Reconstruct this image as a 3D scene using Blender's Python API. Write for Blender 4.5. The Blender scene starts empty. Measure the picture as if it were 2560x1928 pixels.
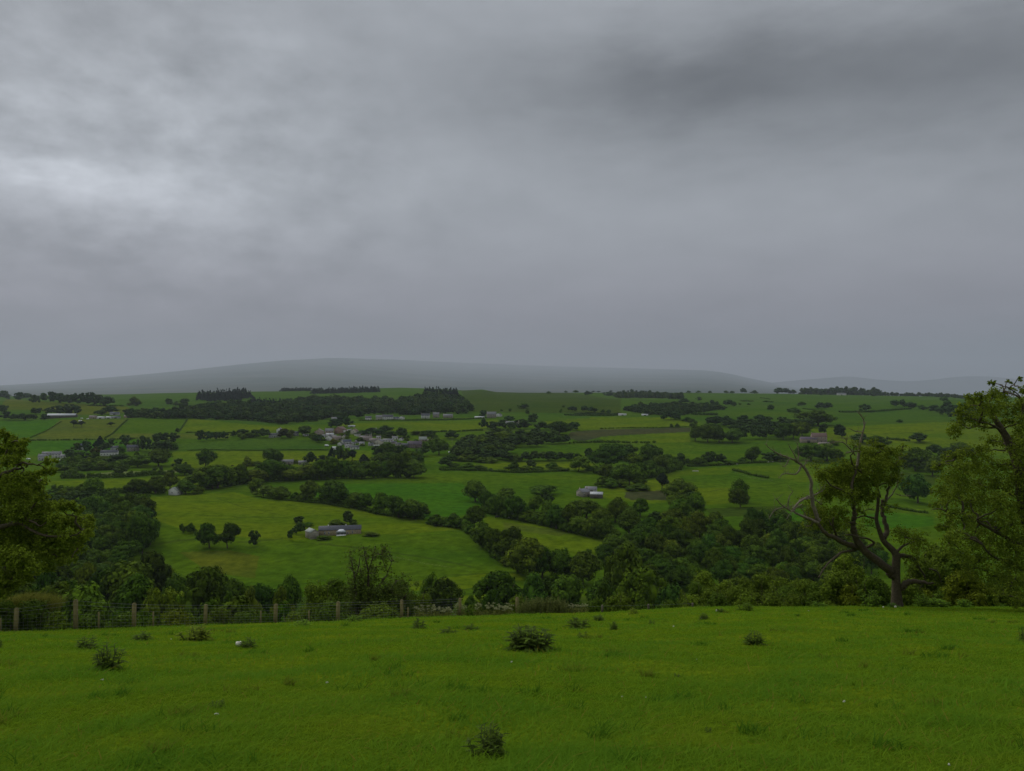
import bpy, math, random
import numpy as np
from mathutils import Vector, Matrix

SC = bpy.context.scene
COL = SC.collection
RNG = np.random.default_rng(7)
random.seed(7)
F = 1922.0            # focal length in photo pixels (photo 2560 x 1928)
HZ = 984.0            # photo row of the true horizon
PITCH = math.atan((HZ - 964.0) / F)

# ------------------------------------------------------------------ basic object helpers
def link(o, parent=None):
    COL.objects.link(o)
    if parent is not None:
        o.parent = parent
    return o

def tag(o, label=None, cat=None, group=None, kind=None):
    if label: o['label'] = label
    if cat: o['category'] = cat
    if group: o['group'] = group
    if kind: o['kind'] = kind
    return o

def thing(name, label, cat, loc=(0, 0, 0), rz=0.0, group=None, scale=(1, 1, 1)):
    o = bpy.data.objects.new(name, None)
    o.empty_display_size = 0.3
    link(o)
    o.location = loc
    o.rotation_euler = (0, 0, rz)
    o.scale = scale
    return tag(o, label, cat, group)

class MB:
    """Collects vertices, quads and triangles; build() links them as one mesh object."""
    def __init__(self):
        self.v = []; self.q = []; self.t = []; self.n = 0; self.c = []
    def add(self, v, q=None, t=None, c=None):
        v = np.asarray(v, float).reshape(-1, 3)
        self.v.append(v)
        if q is not None and len(q): self.q.append(np.asarray(q, int) + self.n)
        if t is not None and len(t): self.t.append(np.asarray(t, int) + self.n)
        if c is not None: self.c.append(np.broadcast_to(np.asarray(c, float), (len(v), 3)))
        self.n += len(v)
        return self
    def box(self, x0, x1, y0, y1, z0, z1):
        v = [(x, y, z) for z in (z0, z1) for y in (y0, y1) for x in (x0, x1)]
        q = [(0, 2, 3, 1), (4, 5, 7, 6), (0, 1, 5, 4), (2, 6, 7, 3), (0, 4, 6, 2), (1, 3, 7, 5)]
        return self.add(v, q)
    def poly_prism(self, pts, h0, h1):
        """Closed outline (x, y) extruded from z=h0 to z=h1."""
        n = len(pts)
        v = [(x, y, h0) for x, y in pts] + [(x, y, h1) for x, y in pts]
        q = [(i, (i + 1) % n, n + (i + 1) % n, n + i) for i in range(n)]
        self.add(v, q)
        t = [(n, n + i, n + i + 1) for i in range(1, n - 1)] + [(0, i + 1, i) for i in range(1, n - 1)]
        self.t.append(np.asarray(t, int) + self.n - 2 * n)
        return self
    def tube(self, pts, rad, k=6, cap=True):
        """Tapered tube along a polyline."""
        pts = np.asarray(pts, float); n = len(pts)
        rad = np.broadcast_to(np.asarray(rad, float), (n,))
        d = np.gradient(pts, axis=0)
        d /= np.maximum(np.linalg.norm(d, axis=1, keepdims=True), 1e-9)
        ref = np.array((0, 0, 1.0)) if abs(d[0][2]) < 0.8 else np.array((1.0, 0, 0))
        a = np.cross(d, ref); a /= np.maximum(np.linalg.norm(a, axis=1, keepdims=True), 1e-9)
        b = np.cross(d, a)
        th = np.arange(k) * 2 * math.pi / k
        ring = pts[:, None, :] + rad[:, None, None] * (np.cos(th)[None, :, None] * a[:, None, :] + np.sin(th)[None, :, None] * b[:, None, :])
        v = ring.reshape(-1, 3)
        q = []
        for i in range(n - 1):
            for j in range(k):
                q.append((i * k + j, i * k + (j + 1) % k, (i + 1) * k + (j + 1) % k, (i + 1) * k + j))
        self.add(v, q)
        if cap and k >= 3:
            base = self.n - len(v)
            e = (n - 1) * k
            self.t.append(np.array([(e, e + j, e + j + 1) for j in range(1, k - 1)] + [(0, j + 1, j) for j in range(1, k - 1)]) + base)
        return self
    def mesh(self, name, mat, smooth=False):
        me = bpy.data.meshes.new(name)
        v = np.concatenate(self.v) if self.v else np.zeros((0, 3))
        q = np.concatenate(self.q) if self.q else np.zeros((0, 4), int)
        t = np.concatenate(self.t) if self.t else np.zeros((0, 3), int)
        me.vertices.add(len(v)); me.vertices.foreach_set('co', v.astype(np.float32).ravel())
        nl = len(q) * 4 + len(t) * 3
        me.loops.add(nl)
        me.loops.foreach_set('vertex_index', np.concatenate([q.ravel(), t.ravel()]).astype(np.int32))
        npoly = len(q) + len(t)
        me.polygons.add(npoly)
        ls = np.concatenate([np.arange(len(q)) * 4, len(q) * 4 + np.arange(len(t)) * 3]).astype(np.int32)
        me.polygons.foreach_set('loop_start', ls)
        if smooth:
            me.polygons.foreach_set('use_smooth', np.ones(npoly, bool))
        if self.c:
            c = np.concatenate(self.c)
            if len(c) == len(v):
                at = me.color_attributes.new('tone', 'FLOAT_COLOR', 'POINT')
                at.data.foreach_set('color', np.concatenate([c, np.ones((len(c), 1))], 1).astype(np.float32).ravel())
        me.update(calc_edges=True)
        me.validate()
        if mat is not None: me.materials.append(mat)
        return me
    def build(self, name, mat, parent=None, smooth=False):
        o = bpy.data.objects.new(name, self.mesh(name, mat, smooth))
        return link(o, parent)

# ------------------------------------------------------------------ photo pixel <-> ground
def crop(name):
    return {'A1': (0, 950, 4), 'A2': (500, 950, 4), 'A3': (1000, 950, 4), 'A4': (1500, 950, 4), 'A5': (2007, 900, 4),
            'B1': (0, 1230, 4), 'B2': (500, 1230, 4), 'B3': (1000, 1230, 4), 'B4': (1500, 1230, 4), 'B5': (2007, 1230, 4),
            'V': (740, 1000, 5.821), 'Q': (1800, 900, 2.603), 'L': (0, 1040, 3.967), 'D': (0, 0, 0.86405), 'S': (0, 0, 1)}[name]

def P(c, pts):
    x0, y0, s = crop(c)
    return [(x0 + x / s, y0 + y / s) for x, y in pts]

FX = np.array([-22.0, -14.3, -8.5, 0.0, 4.9, 11.2, 18.0, 33.0])
FS = np.array([.2615, .2563, .2529, .2477, .2468, .2425, .2430, .2448])
FC = np.array([33.0, 36.0, 38.0, 41.0, 43.0, 46.0, 48.0, 50.0])

def crest(x):
    return np.interp(x, FX, FC)

def field_z(x, y):
    s = np.interp(x, FX, FS); c = np.interp(x, FX, FC)
    d = np.maximum(y - c, 0.0)
    extra = np.where(d < 8, .36 * d * d / 16, .36 * (d - 4))
    bump = .05 * np.sin(x * .55 + 1.1) * np.sin(y * .43 + .4) + .03 * np.sin(x * 1.3 - y * .9) + .018 * np.sin(x * 2.7 + y * 1.9 + 2)
    fade = np.clip(1 - np.abs(y - c) / 10, 0, 1) * 0.6
    return -1.6 - s * y - extra + bump * (1 - fade)

_VY = np.array([40, 60, 100, 150, 200, 250, 300, 340, 380, 440, 510, 600, 720, 850, 1000, 1080, 1250, 1600, 2000, 2600, 3000, 3400, 4500, 30000.0])
_VZ = np.array([-16, -23, -35, -48.5, -62, -75, -84.5, -88, -87.4, -82.7, -81, -79.8, -77, -73.4, -60.4, -54, -43, -30, -16.6, -1.3, 14, 8, -50, -60.0])
_gy = np.exp(np.linspace(math.log(40), math.log(20000), 1200))
_gz = np.interp(_gy, _VY, _VZ)
_k = np.exp(-np.linspace(-2, 2, 41) ** 2); _k /= _k.sum()
_gz = np.convolve(np.pad(_gz, 20, 'edge'), _k, 'valid')
_SKX = np.array([-900, 0, 120, 300, 400, 500, 700, 850, 1000, 1100, 1160, 1205, 1240, 1300, 1500, 1700, 2000, 2200, 2400, 2560, 3400.0])
_SKY = np.array([988, 990, 987, 985, 982, 980, 978, 972, 968, 971, 974, 971.5, 978, 980, 981, 981, 984, 989, 991, 992, 992.0])

def ground(x, y):
    """Height of the land at x, y (eye at z = 0)."""
    x = np.asarray(x, float); y = np.asarray(y, float)
    Y = np.maximum(y, 1.0)
    u = x / Y
    zv = np.interp(Y, _gy, _gz)
    px = 1280 + F * u
    sky = np.interp(px, _SKX, _SKY)
    zs = (HZ - sky) / F * 3000 - 14.0
    w = np.clip((Y - 1500) / 1500, 0, 1); w = w * w * (3 - 2 * w)
    zv = zv + w * zs * np.clip((4400 - Y) / 1200, 0, 1)
    lg = np.log(Y) * 3.2
    amp = .0016 * Y * np.clip((Y - 250) / 300, 0, 1) * np.clip((2900 - Y) / 600, .15, 1)
    zv = zv + amp * (np.sin(u * 9 + lg * 2.1 + 1) + .7 * np.sin(u * 17 - lg * 3.7) + .5 * np.sin(u * 31 + lg * 6 + 2) + .35 * np.sin(u * 55 - lg * 9))
    zf = field_z(x, y)
    k = 2.5
    m = np.maximum(zf, zv); d = np.abs(zf - zv)
    z = np.where(Y > 30, m + k * np.exp(-np.minimum(d / k, 40)) * .5 * np.clip((Y - 60) / 20, 0, 1), zf)
    return np.where(y < 62, zf, z)

def ray(px, py):
    """Slope form of the view ray through a photo pixel: x = u*Y, z = -t*Y."""
    return (px - 1280) / F, (py - HZ) / F

_ry = np.concatenate([np.linspace(5, 62, 600), np.exp(np.linspace(math.log(62), math.log(4400), 5000))])

def hit(px, py, ymin=5.0):
    """First point where the ray through photo pixel (px, py) meets the land, from depth ymin on."""
    u, t = ray(px, py)
    yy = _ry[_ry >= ymin]
    g = ground(u * yy, yy)
    below = np.nonzero(-t * yy <= g)[0]
    if len(below) == 0:
        i = int(np.argmin(-t * yy - g)); Y = yy[i]
    else:
        Y = yy[below[0]]
    return float(u * Y), float(Y), float(ground(u * Y, Y))

def at(px, Y):
    u = (px - 1280) / F
    return float(u * Y), float(Y), float(ground(u * Y, Y))

# ------------------------------------------------------------------ materials
def new_mat(name, rough=.8, spec=.2):
    m = bpy.data.materials.new(name); m.use_nodes = True
    nt = m.node_tree
    b = nt.nodes['Principled BSDF']
    b.inputs['Roughness'].default_value = rough
    b.inputs['Specular IOR Level'].default_value = spec
    return m, nt, b

def N(nt, typ, **kw):
    n = nt.nodes.new(typ)
    for k, v in kw.items():
        if k.startswith('i_'):
            key = k[2:]
            n.inputs[int(key) if key.isdigit() else key.replace('_', ' ')].default_value = v
        else:
            setattr(n, k, v)
    return n

def mixc(nt, fac, a, b, blend='MIX'):
    n = nt.nodes.new('ShaderNodeMix'); n.data_type = 'RGBA'; n.blend_type = blend
    for s, v in ((0, fac), (6, a), (7, b)):
        if hasattr(v, 'is_linked') or isinstance(v, bpy.types.NodeSocket): nt.links.new(v, n.inputs[s])
        else: n.inputs[s].default_value = v if not isinstance(v, tuple) or len(v) == 4 else (*v, 1)
    return n.outputs[2]

def noise(nt, scale, detail=3, coord=None, rough=.55):
    n = N(nt, 'ShaderNodeTexNoise'); n.inputs['Scale'].default_value = scale; n.inputs['Detail'].default_value = detail
    n.inputs['Roughness'].default_value = rough
    if coord is not None: nt.links.new(coord, n.inputs['Vector'])
    return n.outputs['Fac']

def ramp(nt, fac, stops):
    r = N(nt, 'ShaderNodeValToRGB')
    el = r.color_ramp.elements
    while len(el) < len(stops): el.new(.5)
    for e, (p, c) in zip(el, stops):
        e.position = p; e.color = (c, c, c, 1) if not isinstance(c, tuple) else (*c, 1)
    nt.links.new(fac, r.inputs[0])
    return r.outputs[0]

def leaf_mat(name, base, var=.35, transl=.15, hue=(1.25, 1.05, .7), tone=False, spec=.02):
    """Foliage: the object's own tint (object colour) times the base, with clump-to-clump variation."""
    m, nt, b = new_mat(name, .8, spec)
    oi = N(nt, 'ShaderNodeObjectInfo'); geo = N(nt, 'ShaderNodeNewGeometry'); tc = N(nt, 'ShaderNodeTexCoord')
    n1 = noise(nt, 5.0, 3, tc.outputs['Object'])
    isl = geo.outputs['Random Per Island']
    f1 = ramp(nt, n1, [(.3, 0.0), (.7, 1.0)])
    c0 = tuple(x * (1 - var) for x in base); c1 = tuple(min(1, x * (1 + var) * h) for x, h in zip(base, hue))
    c = mixc(nt, f1, c0, c1)
    c = mixc(nt, isl, c, (.55, .55, .6, 1), 'MULTIPLY')
    mm = nt.nodes.new('ShaderNodeMix'); mm.data_type = 'RGBA'; mm.blend_type = 'MULTIPLY'; mm.inputs[0].default_value = 1
    nt.links.new(c, mm.inputs[6])
    if tone:
        vc = N(nt, 'ShaderNodeVertexColor'); vc.layer_name = 'tone'; nt.links.new(vc.outputs[0], mm.inputs[7])
    else:
        nt.links.new(oi.outputs['Color'], mm.inputs[7])
    nt.links.new(mm.outputs[2], b.inputs['Base Color'])
    if transl > 0:
        tr = N(nt, 'ShaderNodeBsdfTranslucent'); nt.links.new(mm.outputs[2], tr.inputs['Color'])
        mx = N(nt, 'ShaderNodeMixShader'); mx.inputs[0].default_value = transl
        nt.links.new(b.outputs[0], mx.inputs[1]); nt.links.new(tr.outputs[0], mx.inputs[2])
        nt.links.new(mx.outputs[0], nt.nodes['Material Output'].inputs['Surface'])
    return m

def plain(name, col, rough=.8, scale=6.0, var=.25, spec=.2, bump=0.0, coord='Object'):
    m, nt, b = new_mat(name, rough, spec)
    tc = N(nt, 'ShaderNodeTexCoord')
    n1 = noise(nt, scale, 5, tc.outputs[coord])
    c = mixc(nt, ramp(nt, n1, [(.3, 0.0), (.7, 1.0)]), tuple(x * (1 - var) for x in col), tuple(min(1, x * (1 + var)) for x in col))
    nt.links.new(c, b.inputs['Base Color'])
    if bump:
        bp = N(nt, 'ShaderNodeBump'); bp.inputs['Strength'].default_value = bump
        nt.links.new(n1, bp.inputs['Height']); nt.links.new(bp.outputs[0], b.inputs['Normal'])
    return m
# ------------------------------------------------------------------ camera, sky, sun, air
cam = bpy.data.cameras.new('camera'); camo = link(bpy.data.objects.new('camera', cam))
cam.sensor_fit = 'HORIZONTAL'; cam.sensor_width = 36.0; cam.lens = 36.0 * F / 2560.0
cam.clip_start = .1; cam.clip_end = 120000
camo.location = (0, 0, 0); camo.rotation_euler = (math.pi / 2 + PITCH, 0, 0)
SC.camera = camo
SC.view_settings.view_transform = 'Standard'; SC.view_settings.look = 'None'
SC.view_settings.exposure = 0.0; SC.view_settings.gamma = 1.0
SC.render.engine = 'CYCLES'
SC.cycles.use_denoising = True
try:
    SC.cycles.denoiser = 'OPENIMAGEDENOISE'; SC.cycles.denoising_input_passes = 'RGB_ALBEDO_NORMAL'
except Exception: pass
SC.cycles.max_bounces = 7; SC.cycles.diffuse_bounces = 2; SC.cycles.glossy_bounces = 1
SC.cycles.transmission_bounces = 2; SC.cycles.volume_bounces = 5; SC.cycles.transparent_max_bounces = 6
SC.cycles.sample_clamp_indirect = 4.0

SUN_EL, SUN_AZ = math.radians(38), math.radians(-48)      # behind cloud, over the bright patch's side
w = bpy.data.worlds.new('World'); SC.world = w; w.use_nodes = True
nt = w.node_tree; nt.nodes.clear()
L = nt.links.new
def M(op, a, b=None, clamp=False):
    n = nt.nodes.new('ShaderNodeMath'); n.operation = op; n.use_clamp = clamp
    for i, v in enumerate((a, b)):
        if v is None: continue
        if isinstance(v, (int, float)): n.inputs[i].default_value = v
        else: L(v, n.inputs[i])
    return n.outputs[0]
tc = N(nt, 'ShaderNodeTexCoord')
sep = N(nt, 'ShaderNodeSeparateXYZ'); L(tc.outputs['Generated'], sep.inputs[0])
X, Yd, Z = sep.outputs
az = M('ARCTAN2', X, Yd)                        # 0 straight ahead, + to the right
el = M('ARCSINE', Z)
# cloud-plane coordinates: streaky towards the horizon
zz = M('ADD', M('MAXIMUM', Z, 0.0), .16)
comb = N(nt, 'ShaderNodeCombineXYZ'); L(M('DIVIDE', X, zz), comb.inputs[0]); L(M('DIVIDE', Yd, zz), comb.inputs[1])
warp = noise(nt, .9, 2, comb.outputs[0])
n_big = noise(nt, .55, 4, comb.outputs[0], .5)
n_mid = noise(nt, 1.7, 5, comb.outputs[0], .52)
comb2 = N(nt, 'ShaderNodeCombineXYZ'); L(M('MULTIPLY', az, 2.2), comb2.inputs[0]); L(M('MULTIPLY', el, 7.0), comb2.inputs[1])
n_w = noise(nt, 1.6, 3, comb2.outputs[0], .5)
n_f = noise(nt, 5.0, 4, comb2.outputs[0], .55)
azw = M('ADD', az, M('MULTIPLY', M('SUBTRACT', n_w, .5), .20))
elw = M('ADD', el, M('MULTIPLY', M('SUBTRACT', n_f, .5), .06))
def pix(px, py):
    d = Vector(((px - 1280) / F, 1, (HZ - py) / F)); 
    return math.atan2(d.x, d.y), math.asin(d.normalized().z)
def blob(px, py, sx, sy, tilt=0.0):
    a0, e0 = pix(px, py)
    da = M('SUBTRACT', azw, a0); de = M('SUBTRACT', M('SUBTRACT', elw, e0), M('MULTIPLY', M('SUBTRACT', azw, a0), tilt))
    q = M('ADD', M('POWER', M('ABSOLUTE', M('DIVIDE', da, sx / F)), 2.0), M('POWER', M('ABSOLUTE', M('DIVIDE', de, sy / F)), 2.0))
    return M('EXPONENT', M('MULTIPLY', q, -1.0))
tone = M('ADD', .385, M('MULTIPLY', M('SUBTRACT', n_mid, .5), .13))
tone = M('ADD', tone, M('MULTIPLY', M('SUBTRACT', n_big, .5), .08))
BLOBS = [  # px, py, sx, sy, amount, tilt: cloud masses of this sky
    (1980, 190, 900, 150, -.15, .0), (1720, 185, 480, 75, -.065, 0), (2560, 930, 520, 60, -.10, 0), (330, 915, 330, 26, -.03, 0), (1560, 200, 330, 95, -.04, 0), (2350, 270, 480, 125, -.06, 0), (1900, 330, 700, 90, -.02, 0), (2560, 120, 300, 200, -.04, 0),
    (60, 440, 420, 70, .145, -.05), (420, 520, 240, 90, .05, .1), (40, 405, 160, 22, .14, -.12), (330, 300, 420, 110, .05, -.2), (380, 430, 330, 160, .055, 0), (600, 85, 100, 34, .07, 0),
    (60, 110, 300, 90, -.055, 0), (360, 20, 230, 50, -.05, 0), (600, 400, 190, 50, -.05, 0), (380, 600, 60, 60, -.055, 0), (80, 600, 90, 60, -.06, 0), (150, 470, 50, 30, -.05, 0),
    (300, 690, 380, 20, .025, 0), (800, 548, 60, 16, -.03, 0), (1000, 300, 500, 160, .03, 0), (1600, 600, 600, 120, .012, 0), (300, 560, 300, 60, .03, 0)]
for (bx, by, sx, sy, amt, tl) in BLOBS:
    tone = M('ADD', tone, M('MULTIPLY', blob(bx, by, sx, sy, tl), amt))
mask = blob(240, 430, 560, 330)
comb3 = N(nt, 'ShaderNodeCombineXYZ'); L(M('MULTIPLY', az, 5.0), comb3.inputs[0]); L(M('MULTIPLY', el, 9.5), comb3.inputs[1]); L(M('MULTIPLY', az, -2.0), comb3.inputs[2])
n_l = noise(nt, 2.4, 6, comb3.outputs[0], .58)
tone = M('ADD', tone, M('MULTIPLY', M('MULTIPLY', M('SUBTRACT', n_l, .46), .66), mask))
tone = M('ADD', tone, M('MULTIPLY', M('SUBTRACT', n_l, .5), .07))
tone = M('ADD', tone, M('MULTIPLY', M('MULTIPLY', M('SUBTRACT', n_w, .5), .18), mask))
# darker towards the horizon, brighter overhead (overcast)
hz = M('EXPONENT', M('MULTIPLY', M('POWER', M('ABSOLUTE', M('DIVIDE', M('MAXIMUM', el, 0.0), .135)), 2.0), -1.0))
tone = M('MULTIPLY', tone, M('SUBTRACT', 1.0, M('MULTIPLY', hz, .54)))
over = M('MULTIPLY', M('MAXIMUM', M('SUBTRACT', el, .46), 0.0), 1.75)
tone = M('MULTIPLY', tone, M('ADD', 1.0, over))
tone = M('MAXIMUM', tone, .03)
tint = mixc(nt, M('MULTIPLY', hz, 1.0, True), (.935, .99, 1.07, 1), (1.06, .94, 1.14, 1))
tint = mixc(nt, M('MULTIPLY', blob(2500, 900, 420, 70), .6, True), tint, (.85, 1.0, 1.22, 1))
vm = N(nt, 'ShaderNodeVectorMath', operation='SCALE'); L(tint, vm.inputs[0]); L(tone, vm.inputs['Scale'])
bgc = N(nt, 'ShaderNodeBackground'); L(vm.outputs[0], bgc.inputs['Color']); bgc.inputs['Strength'].default_value = 1.0
skyt = N(nt, 'ShaderNodeTexSky'); skyt.sky_type = 'NISHITA'; skyt.sun_disc = False
skyt.sun_elevation = SUN_EL; skyt.sun_rotation = SUN_AZ
bgs = N(nt, 'ShaderNodeBackground'); L(skyt.outputs[0], bgs.inputs['Color']); bgs.inputs['Strength'].default_value = .06
ms = N(nt, 'ShaderNodeMixShader'); ms.inputs[0].default_value = .95
L(bgs.outputs[0], ms.inputs[1]); L(bgc.outputs[0], ms.inputs[2])
wo = N(nt, 'ShaderNodeOutputWorld'); L(ms.outputs[0], wo.inputs['Surface'])
w.cycles.sampling_method = 'MANUAL'; w.cycles.sample_map_resolution = 512

sun = bpy.data.lights.new('sun', 'SUN'); sun.energy = 1.3; sun.angle = math.radians(24); sun.color = (1, .965, .91)
suno = link(bpy.data.objects.new('sun', sun))
sd = Vector((math.sin(SUN_AZ) * math.cos(SUN_EL), math.cos(SUN_AZ) * math.cos(SUN_EL), math.sin(SUN_EL)))
suno.rotation_euler = sd.to_track_quat('Z', 'Y').to_euler()

hm = bpy.data.materials.new('air'); hm.use_nodes = True
hn = hm.node_tree; hn.nodes.clear()
pv = N(hn, 'ShaderNodeVolumePrincipled'); pv.inputs['Color'].default_value = (.655, .705, .785, 1); pv.inputs['Density'].default_value = 4.5e-5
pv.inputs['Anisotropy'].default_value = .2
ho = N(hn, 'ShaderNodeOutputMaterial'); hn.links.new(pv.outputs[0], ho.inputs['Volume'])
hz_mb = MB().box(-75000, 75000, -400, 52000, -130, 2300)
haze = hz_mb.build('haze', hm); tag(haze, kind='stuff')
# ------------------------------------------------------------------ land
GREEN = {'g': (.054, .106, .005), 'b': (.043, .114, .006), 'y': (.080, .126, .005), 'd': (.038, .066, .008), 'o': (.074, .104, .012),
         'h': (.048, .056, .022), 'f': (.046, .096, .009), 'r': (.070, .094, .008), 'l': (.12, .15, .05), 't': (.034, .05, .014)}
FIELDS = [  # land use, one outline per field (photo pixels read onto the ground)
    ('f', P('S', [(-400, 940), (2960, 940), (2960, 1062), (-400, 1062)])),
    ('d', P('A3', [(600, 100), (1700, 130), (2212, 200), (2212, 340), (720, 320)])),
    ('r', P('A1', [(60, 190), (1280, 270), (1300, 330), (820, 350), (300, 300), (0, 300)])),
    ('b', P('A1', [(-400, 410), (600, 400), (480, 500), (330, 575), (-400, 570)])),
    ('o', P('A1', [(600, 400), (1290, 395), (1050, 588), (310, 602), (480, 500)])),
    ('g', P('A1', [(1290, 392), (1880, 382), (1790, 525), (1150, 532), (1110, 560), (1240, 470)])),
    ('o', P('A1', [(1130, 536), (2300, 536), (2300, 590), (1060, 590)])),
    ('y', P('A2', [(-124, 380), (20, 398), (970, 490), (700, 533), (300, 533), (-200, 528)])),
    ('b', P('A1', [(240, 614), (1400, 596), (1400, 720), (240, 760)])),
    ('f', P('A2', [(-250, 645), (500, 592), (1050, 592), (1300, 705), (-260, 708)])),
    ('y', P('A2', [(-270, 716), (1285, 710), (1720, 706), (1720, 790), (1100, 870), (750, 880), (-300, 890)])),
    ('o', P('A1', [(640, 810), (1000, 850), (1100, 900), (700, 900)])),
    ('l', P('A1', [(720, 960), (1130, 918), (1800, 900), (2212, 880), (2212, 905), (1800, 925), (1100, 965), (720, 965)])),
    ('y', P('A1', [(400, 1020), (900, 1000), (1800, 965), (2212, 950), (2212, 1060), (1300, 1095), (640, 1110)])),
    ('y', P('A2', [(740, 855), (1010, 870), (850, 905), (760, 890)])),
    ('y', P('A3', [(-700, 440), (-100, 420), (800, 400), (980, 395), (1000, 440), (830, 490), (200, 525), (-250, 520)])),
    ('y', P('A3', [(1380, 410), (2212, 370), (2212, 490), (1690, 510), (1500, 460)])),
    ('y', P('A4', [(-100, 375), (620, 370), (1000, 430), (900, 465), (0, 490), (-100, 490)])),
    ('h', P('A4', [(-300, 520), (0, 495), (900, 475), (900, 520), (550, 535), (120, 560), (0, 570), (-180, 620), (-330, 580)])),
    ('y', P('A4', [(0, 575), (480, 545), (900, 530), (900, 620), (300, 640), (0, 625)])),
    ('g', P('A4', [(-400, 690), (0, 640), (900, 632), (2000, 610), (2400, 650), (2000, 780), (1300, 800), (900, 830), (600, 740), (-380, 745)])),
    ('y', P('A3', [(530, 870), (700, 845), (1300, 820), (1700, 812), (1960, 825), (1900, 890), (1050, 905), (870, 900), (700, 850)])),
    ('g', P('A3', [(-900, 1010), (-400, 990), (0, 960), (400, 925), (1500, 930), (2040, 915), (2020, 980), (1850, 1080), (1300, 1140), (900, 1200), (-300, 1200), (-700, 1170)])),
    ('b', P('B3', [(-1000, 40), (-700, -80), (600, -90), (830, 20), (820, 190), (500, 260), (250, 260), (0, 80), (-600, 60)])),
    ('y', P('B2', [(-1130, 30), (-500, 50), (0, 20), (350, 0), (600, 70), (1200, 110), (1900, 220), (2500, 330), (2650, 370), (2250, 420), (1700, 420), (900, 480), (0, 420), (-640, 220), (-720, 90)])),
    ('g', P('B2', [(-680, 200), (0, 430), (1000, 480), (2000, 420), (2640, 370), (2860, 560), (3100, 790), (2000, 900), (900, 930), (260, 900), (-300, 740), (-640, 560)])),
    ('r', P('B2', [(-200, 600), (300, 580), (600, 640), (550, 860), (100, 800)])),
    ('y', P('B3', [(100, 890), (500, 850), (1000, 800), (1200, 820), (1240, 880), (900, 930), (500, 980), (100, 985)])),
    ('y', P('B3', [(600, 1030), (900, 1020), (900, 1090), (620, 1120)])),
    ('y', P('B3', [(830, 235), (1100, 270), (1700, 390), (2130, 490), (1980, 640), (1700, 640), (1480, 600), (1270, 480), (1000, 400), (860, 330)])),
    ('o', P('B3', [(1030, 300), (1700, 400), (1600, 440), (1050, 370)])),
    ('y', P('A4', [(-50, 1100), (480, 1010), (620, 940), (1000, 880), (1500, 860), (2300, 840), (2400, 1000), (2000, 1020), (1400, 930), (1330, 910), (1200, 1000), (1000, 1200), (400, 1240), (250, 1200), (0, 1180)])),
    ('g', P('A4', [(800, 960), (1500, 940), (1900, 1050), (1900, 1300), (1000, 1260), (850, 1100)])),
    ('y', P('A4', [(900, 1080), (1300, 1080), (1300, 1230), (1050, 1250)])),
    ('h', P('A4', [(250, 1130), (640, 1100), (700, 1200), (300, 1200)])),
    ('h', P('B4', [(250, 0), (650, 0), (640, 60), (470, 80), (250, 60)])),
    ('d', P('B4', [(1050, 165), (2100, 130), (2100, 210), (1500, 240), (1130, 250)])),
    ('b', P('B4', [(1450, 260), (2050, 150), (2050, 330), (1600, 320)])),
    ('b', P('B5', [(620, 230), (830, 190), (1300, 250), (1300, 330), (1000, 370), (620, 350)])),
    ('y', P('A5', [(60, 690), (900, 640), (1500, 620), (2212, 650), (2212, 930), (700, 900), (250, 800)])),
    ('f', P('A5', [(320, 560), (1000, 500), (1400, 520), (1600, 620), (900, 630), (300, 640)])),
    ('d', P('A5', [(900, 1110), (1350, 1160), (1300, 1250), (900, 1230)])),
]
DARKLINES = [  # rushy ditches, sheep tracks and old banks: worn or rank strips in the turf
    ('d', 3.5, P('B2', [(0, 232), (350, 250), (800, 252)])), ('d', 3.5, P('B2', [(170, 60), (400, 140), (850, 235)])), ('o', 2.6, P('B2', [(860, 235), (960, 262)])),
    ('d', 12, P('B2', [(1200, 515), (1450, 540), (1900, 600), (2300, 660), (2700, 740)])), ('l', 2.4, P('B3', [(-100, 640), (0, 655), (300, 720), (520, 750)])),
    ('d', 7, P('B3', [(450, 830), (700, 820), (1000, 798)])), ('d', 13, P('B3', [(580, 985), (750, 960), (930, 935)])), ('d', 7, P('B3', [(600, 1015), (900, 1000)])),
    ('d', 11, P('B2', [(380, 500), (600, 490), (820, 465)])), ('d', 6, P('B2', [(1000, 915), (1150, 905)])), ('d', 15, P('B1', [(1600, 520), (1800, 480), (2000, 470)])),
    ('d', 5, P('A5', [(600, 685), (830, 685)])), ('d', 5, P('A5', [(800, 735), (1150, 725)])), ('d', 4, P('A5', [(250, 675), (450, 665)])), ('d', 5, P('A5', [(1150, 715), (1300, 705)])),
    ('d', 4, P('A5', [(250, 640), (700, 632), (1330, 612)])), ('d', 5, P('A3', [(560, 100), (900, 130), (1300, 160), (1900, 200)])), ('d', 4, P('A3', [(1380, 412), (1700, 402), (1960, 395)])),
    ('t', 4, P('A4', [(840, 990), (960, 1000)])), ('t', 4, P('A4', [(1100, 1110), (1290, 1085)])), ('l', 3.5, P('A3', [(830, 497), (1100, 500), (1480, 505)])),
    ('d', 4, P('A1', [(1200, 205), (1700, 240), (2000, 245)])), ('d', 4, P('A4', [(820, 130), (1500, 128), (2000, 135)])), ('d', 5, P('A4', [(300, 200), (780, 220)])),
    ('d', 4, P('A4', [(1100, 270), (1900, 250)])), ('d', 3, P('A4', [(860, 360), (2000, 340)])),
    ('l', 2.6, P('A4', [(1340, 920), (1500, 975), (1720, 1005)])), ('h', 3, P('A1', [(520, 470), (700, 480), (1150, 470)])),
]
def inside(px, py, poly):
    r = np.zeros(px.shape, bool); n = len(poly); j = n - 1
    for i in range(n):
        xi, yi = poly[i]; xj, yj = poly[j]
        c = ((yi > py) != (yj > py)) & (px < (xj - xi) * (py - yi) / ((yj - yi) if yj != yi else 1e-9) + xi)
        r ^= c; j = i
    return r

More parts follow.
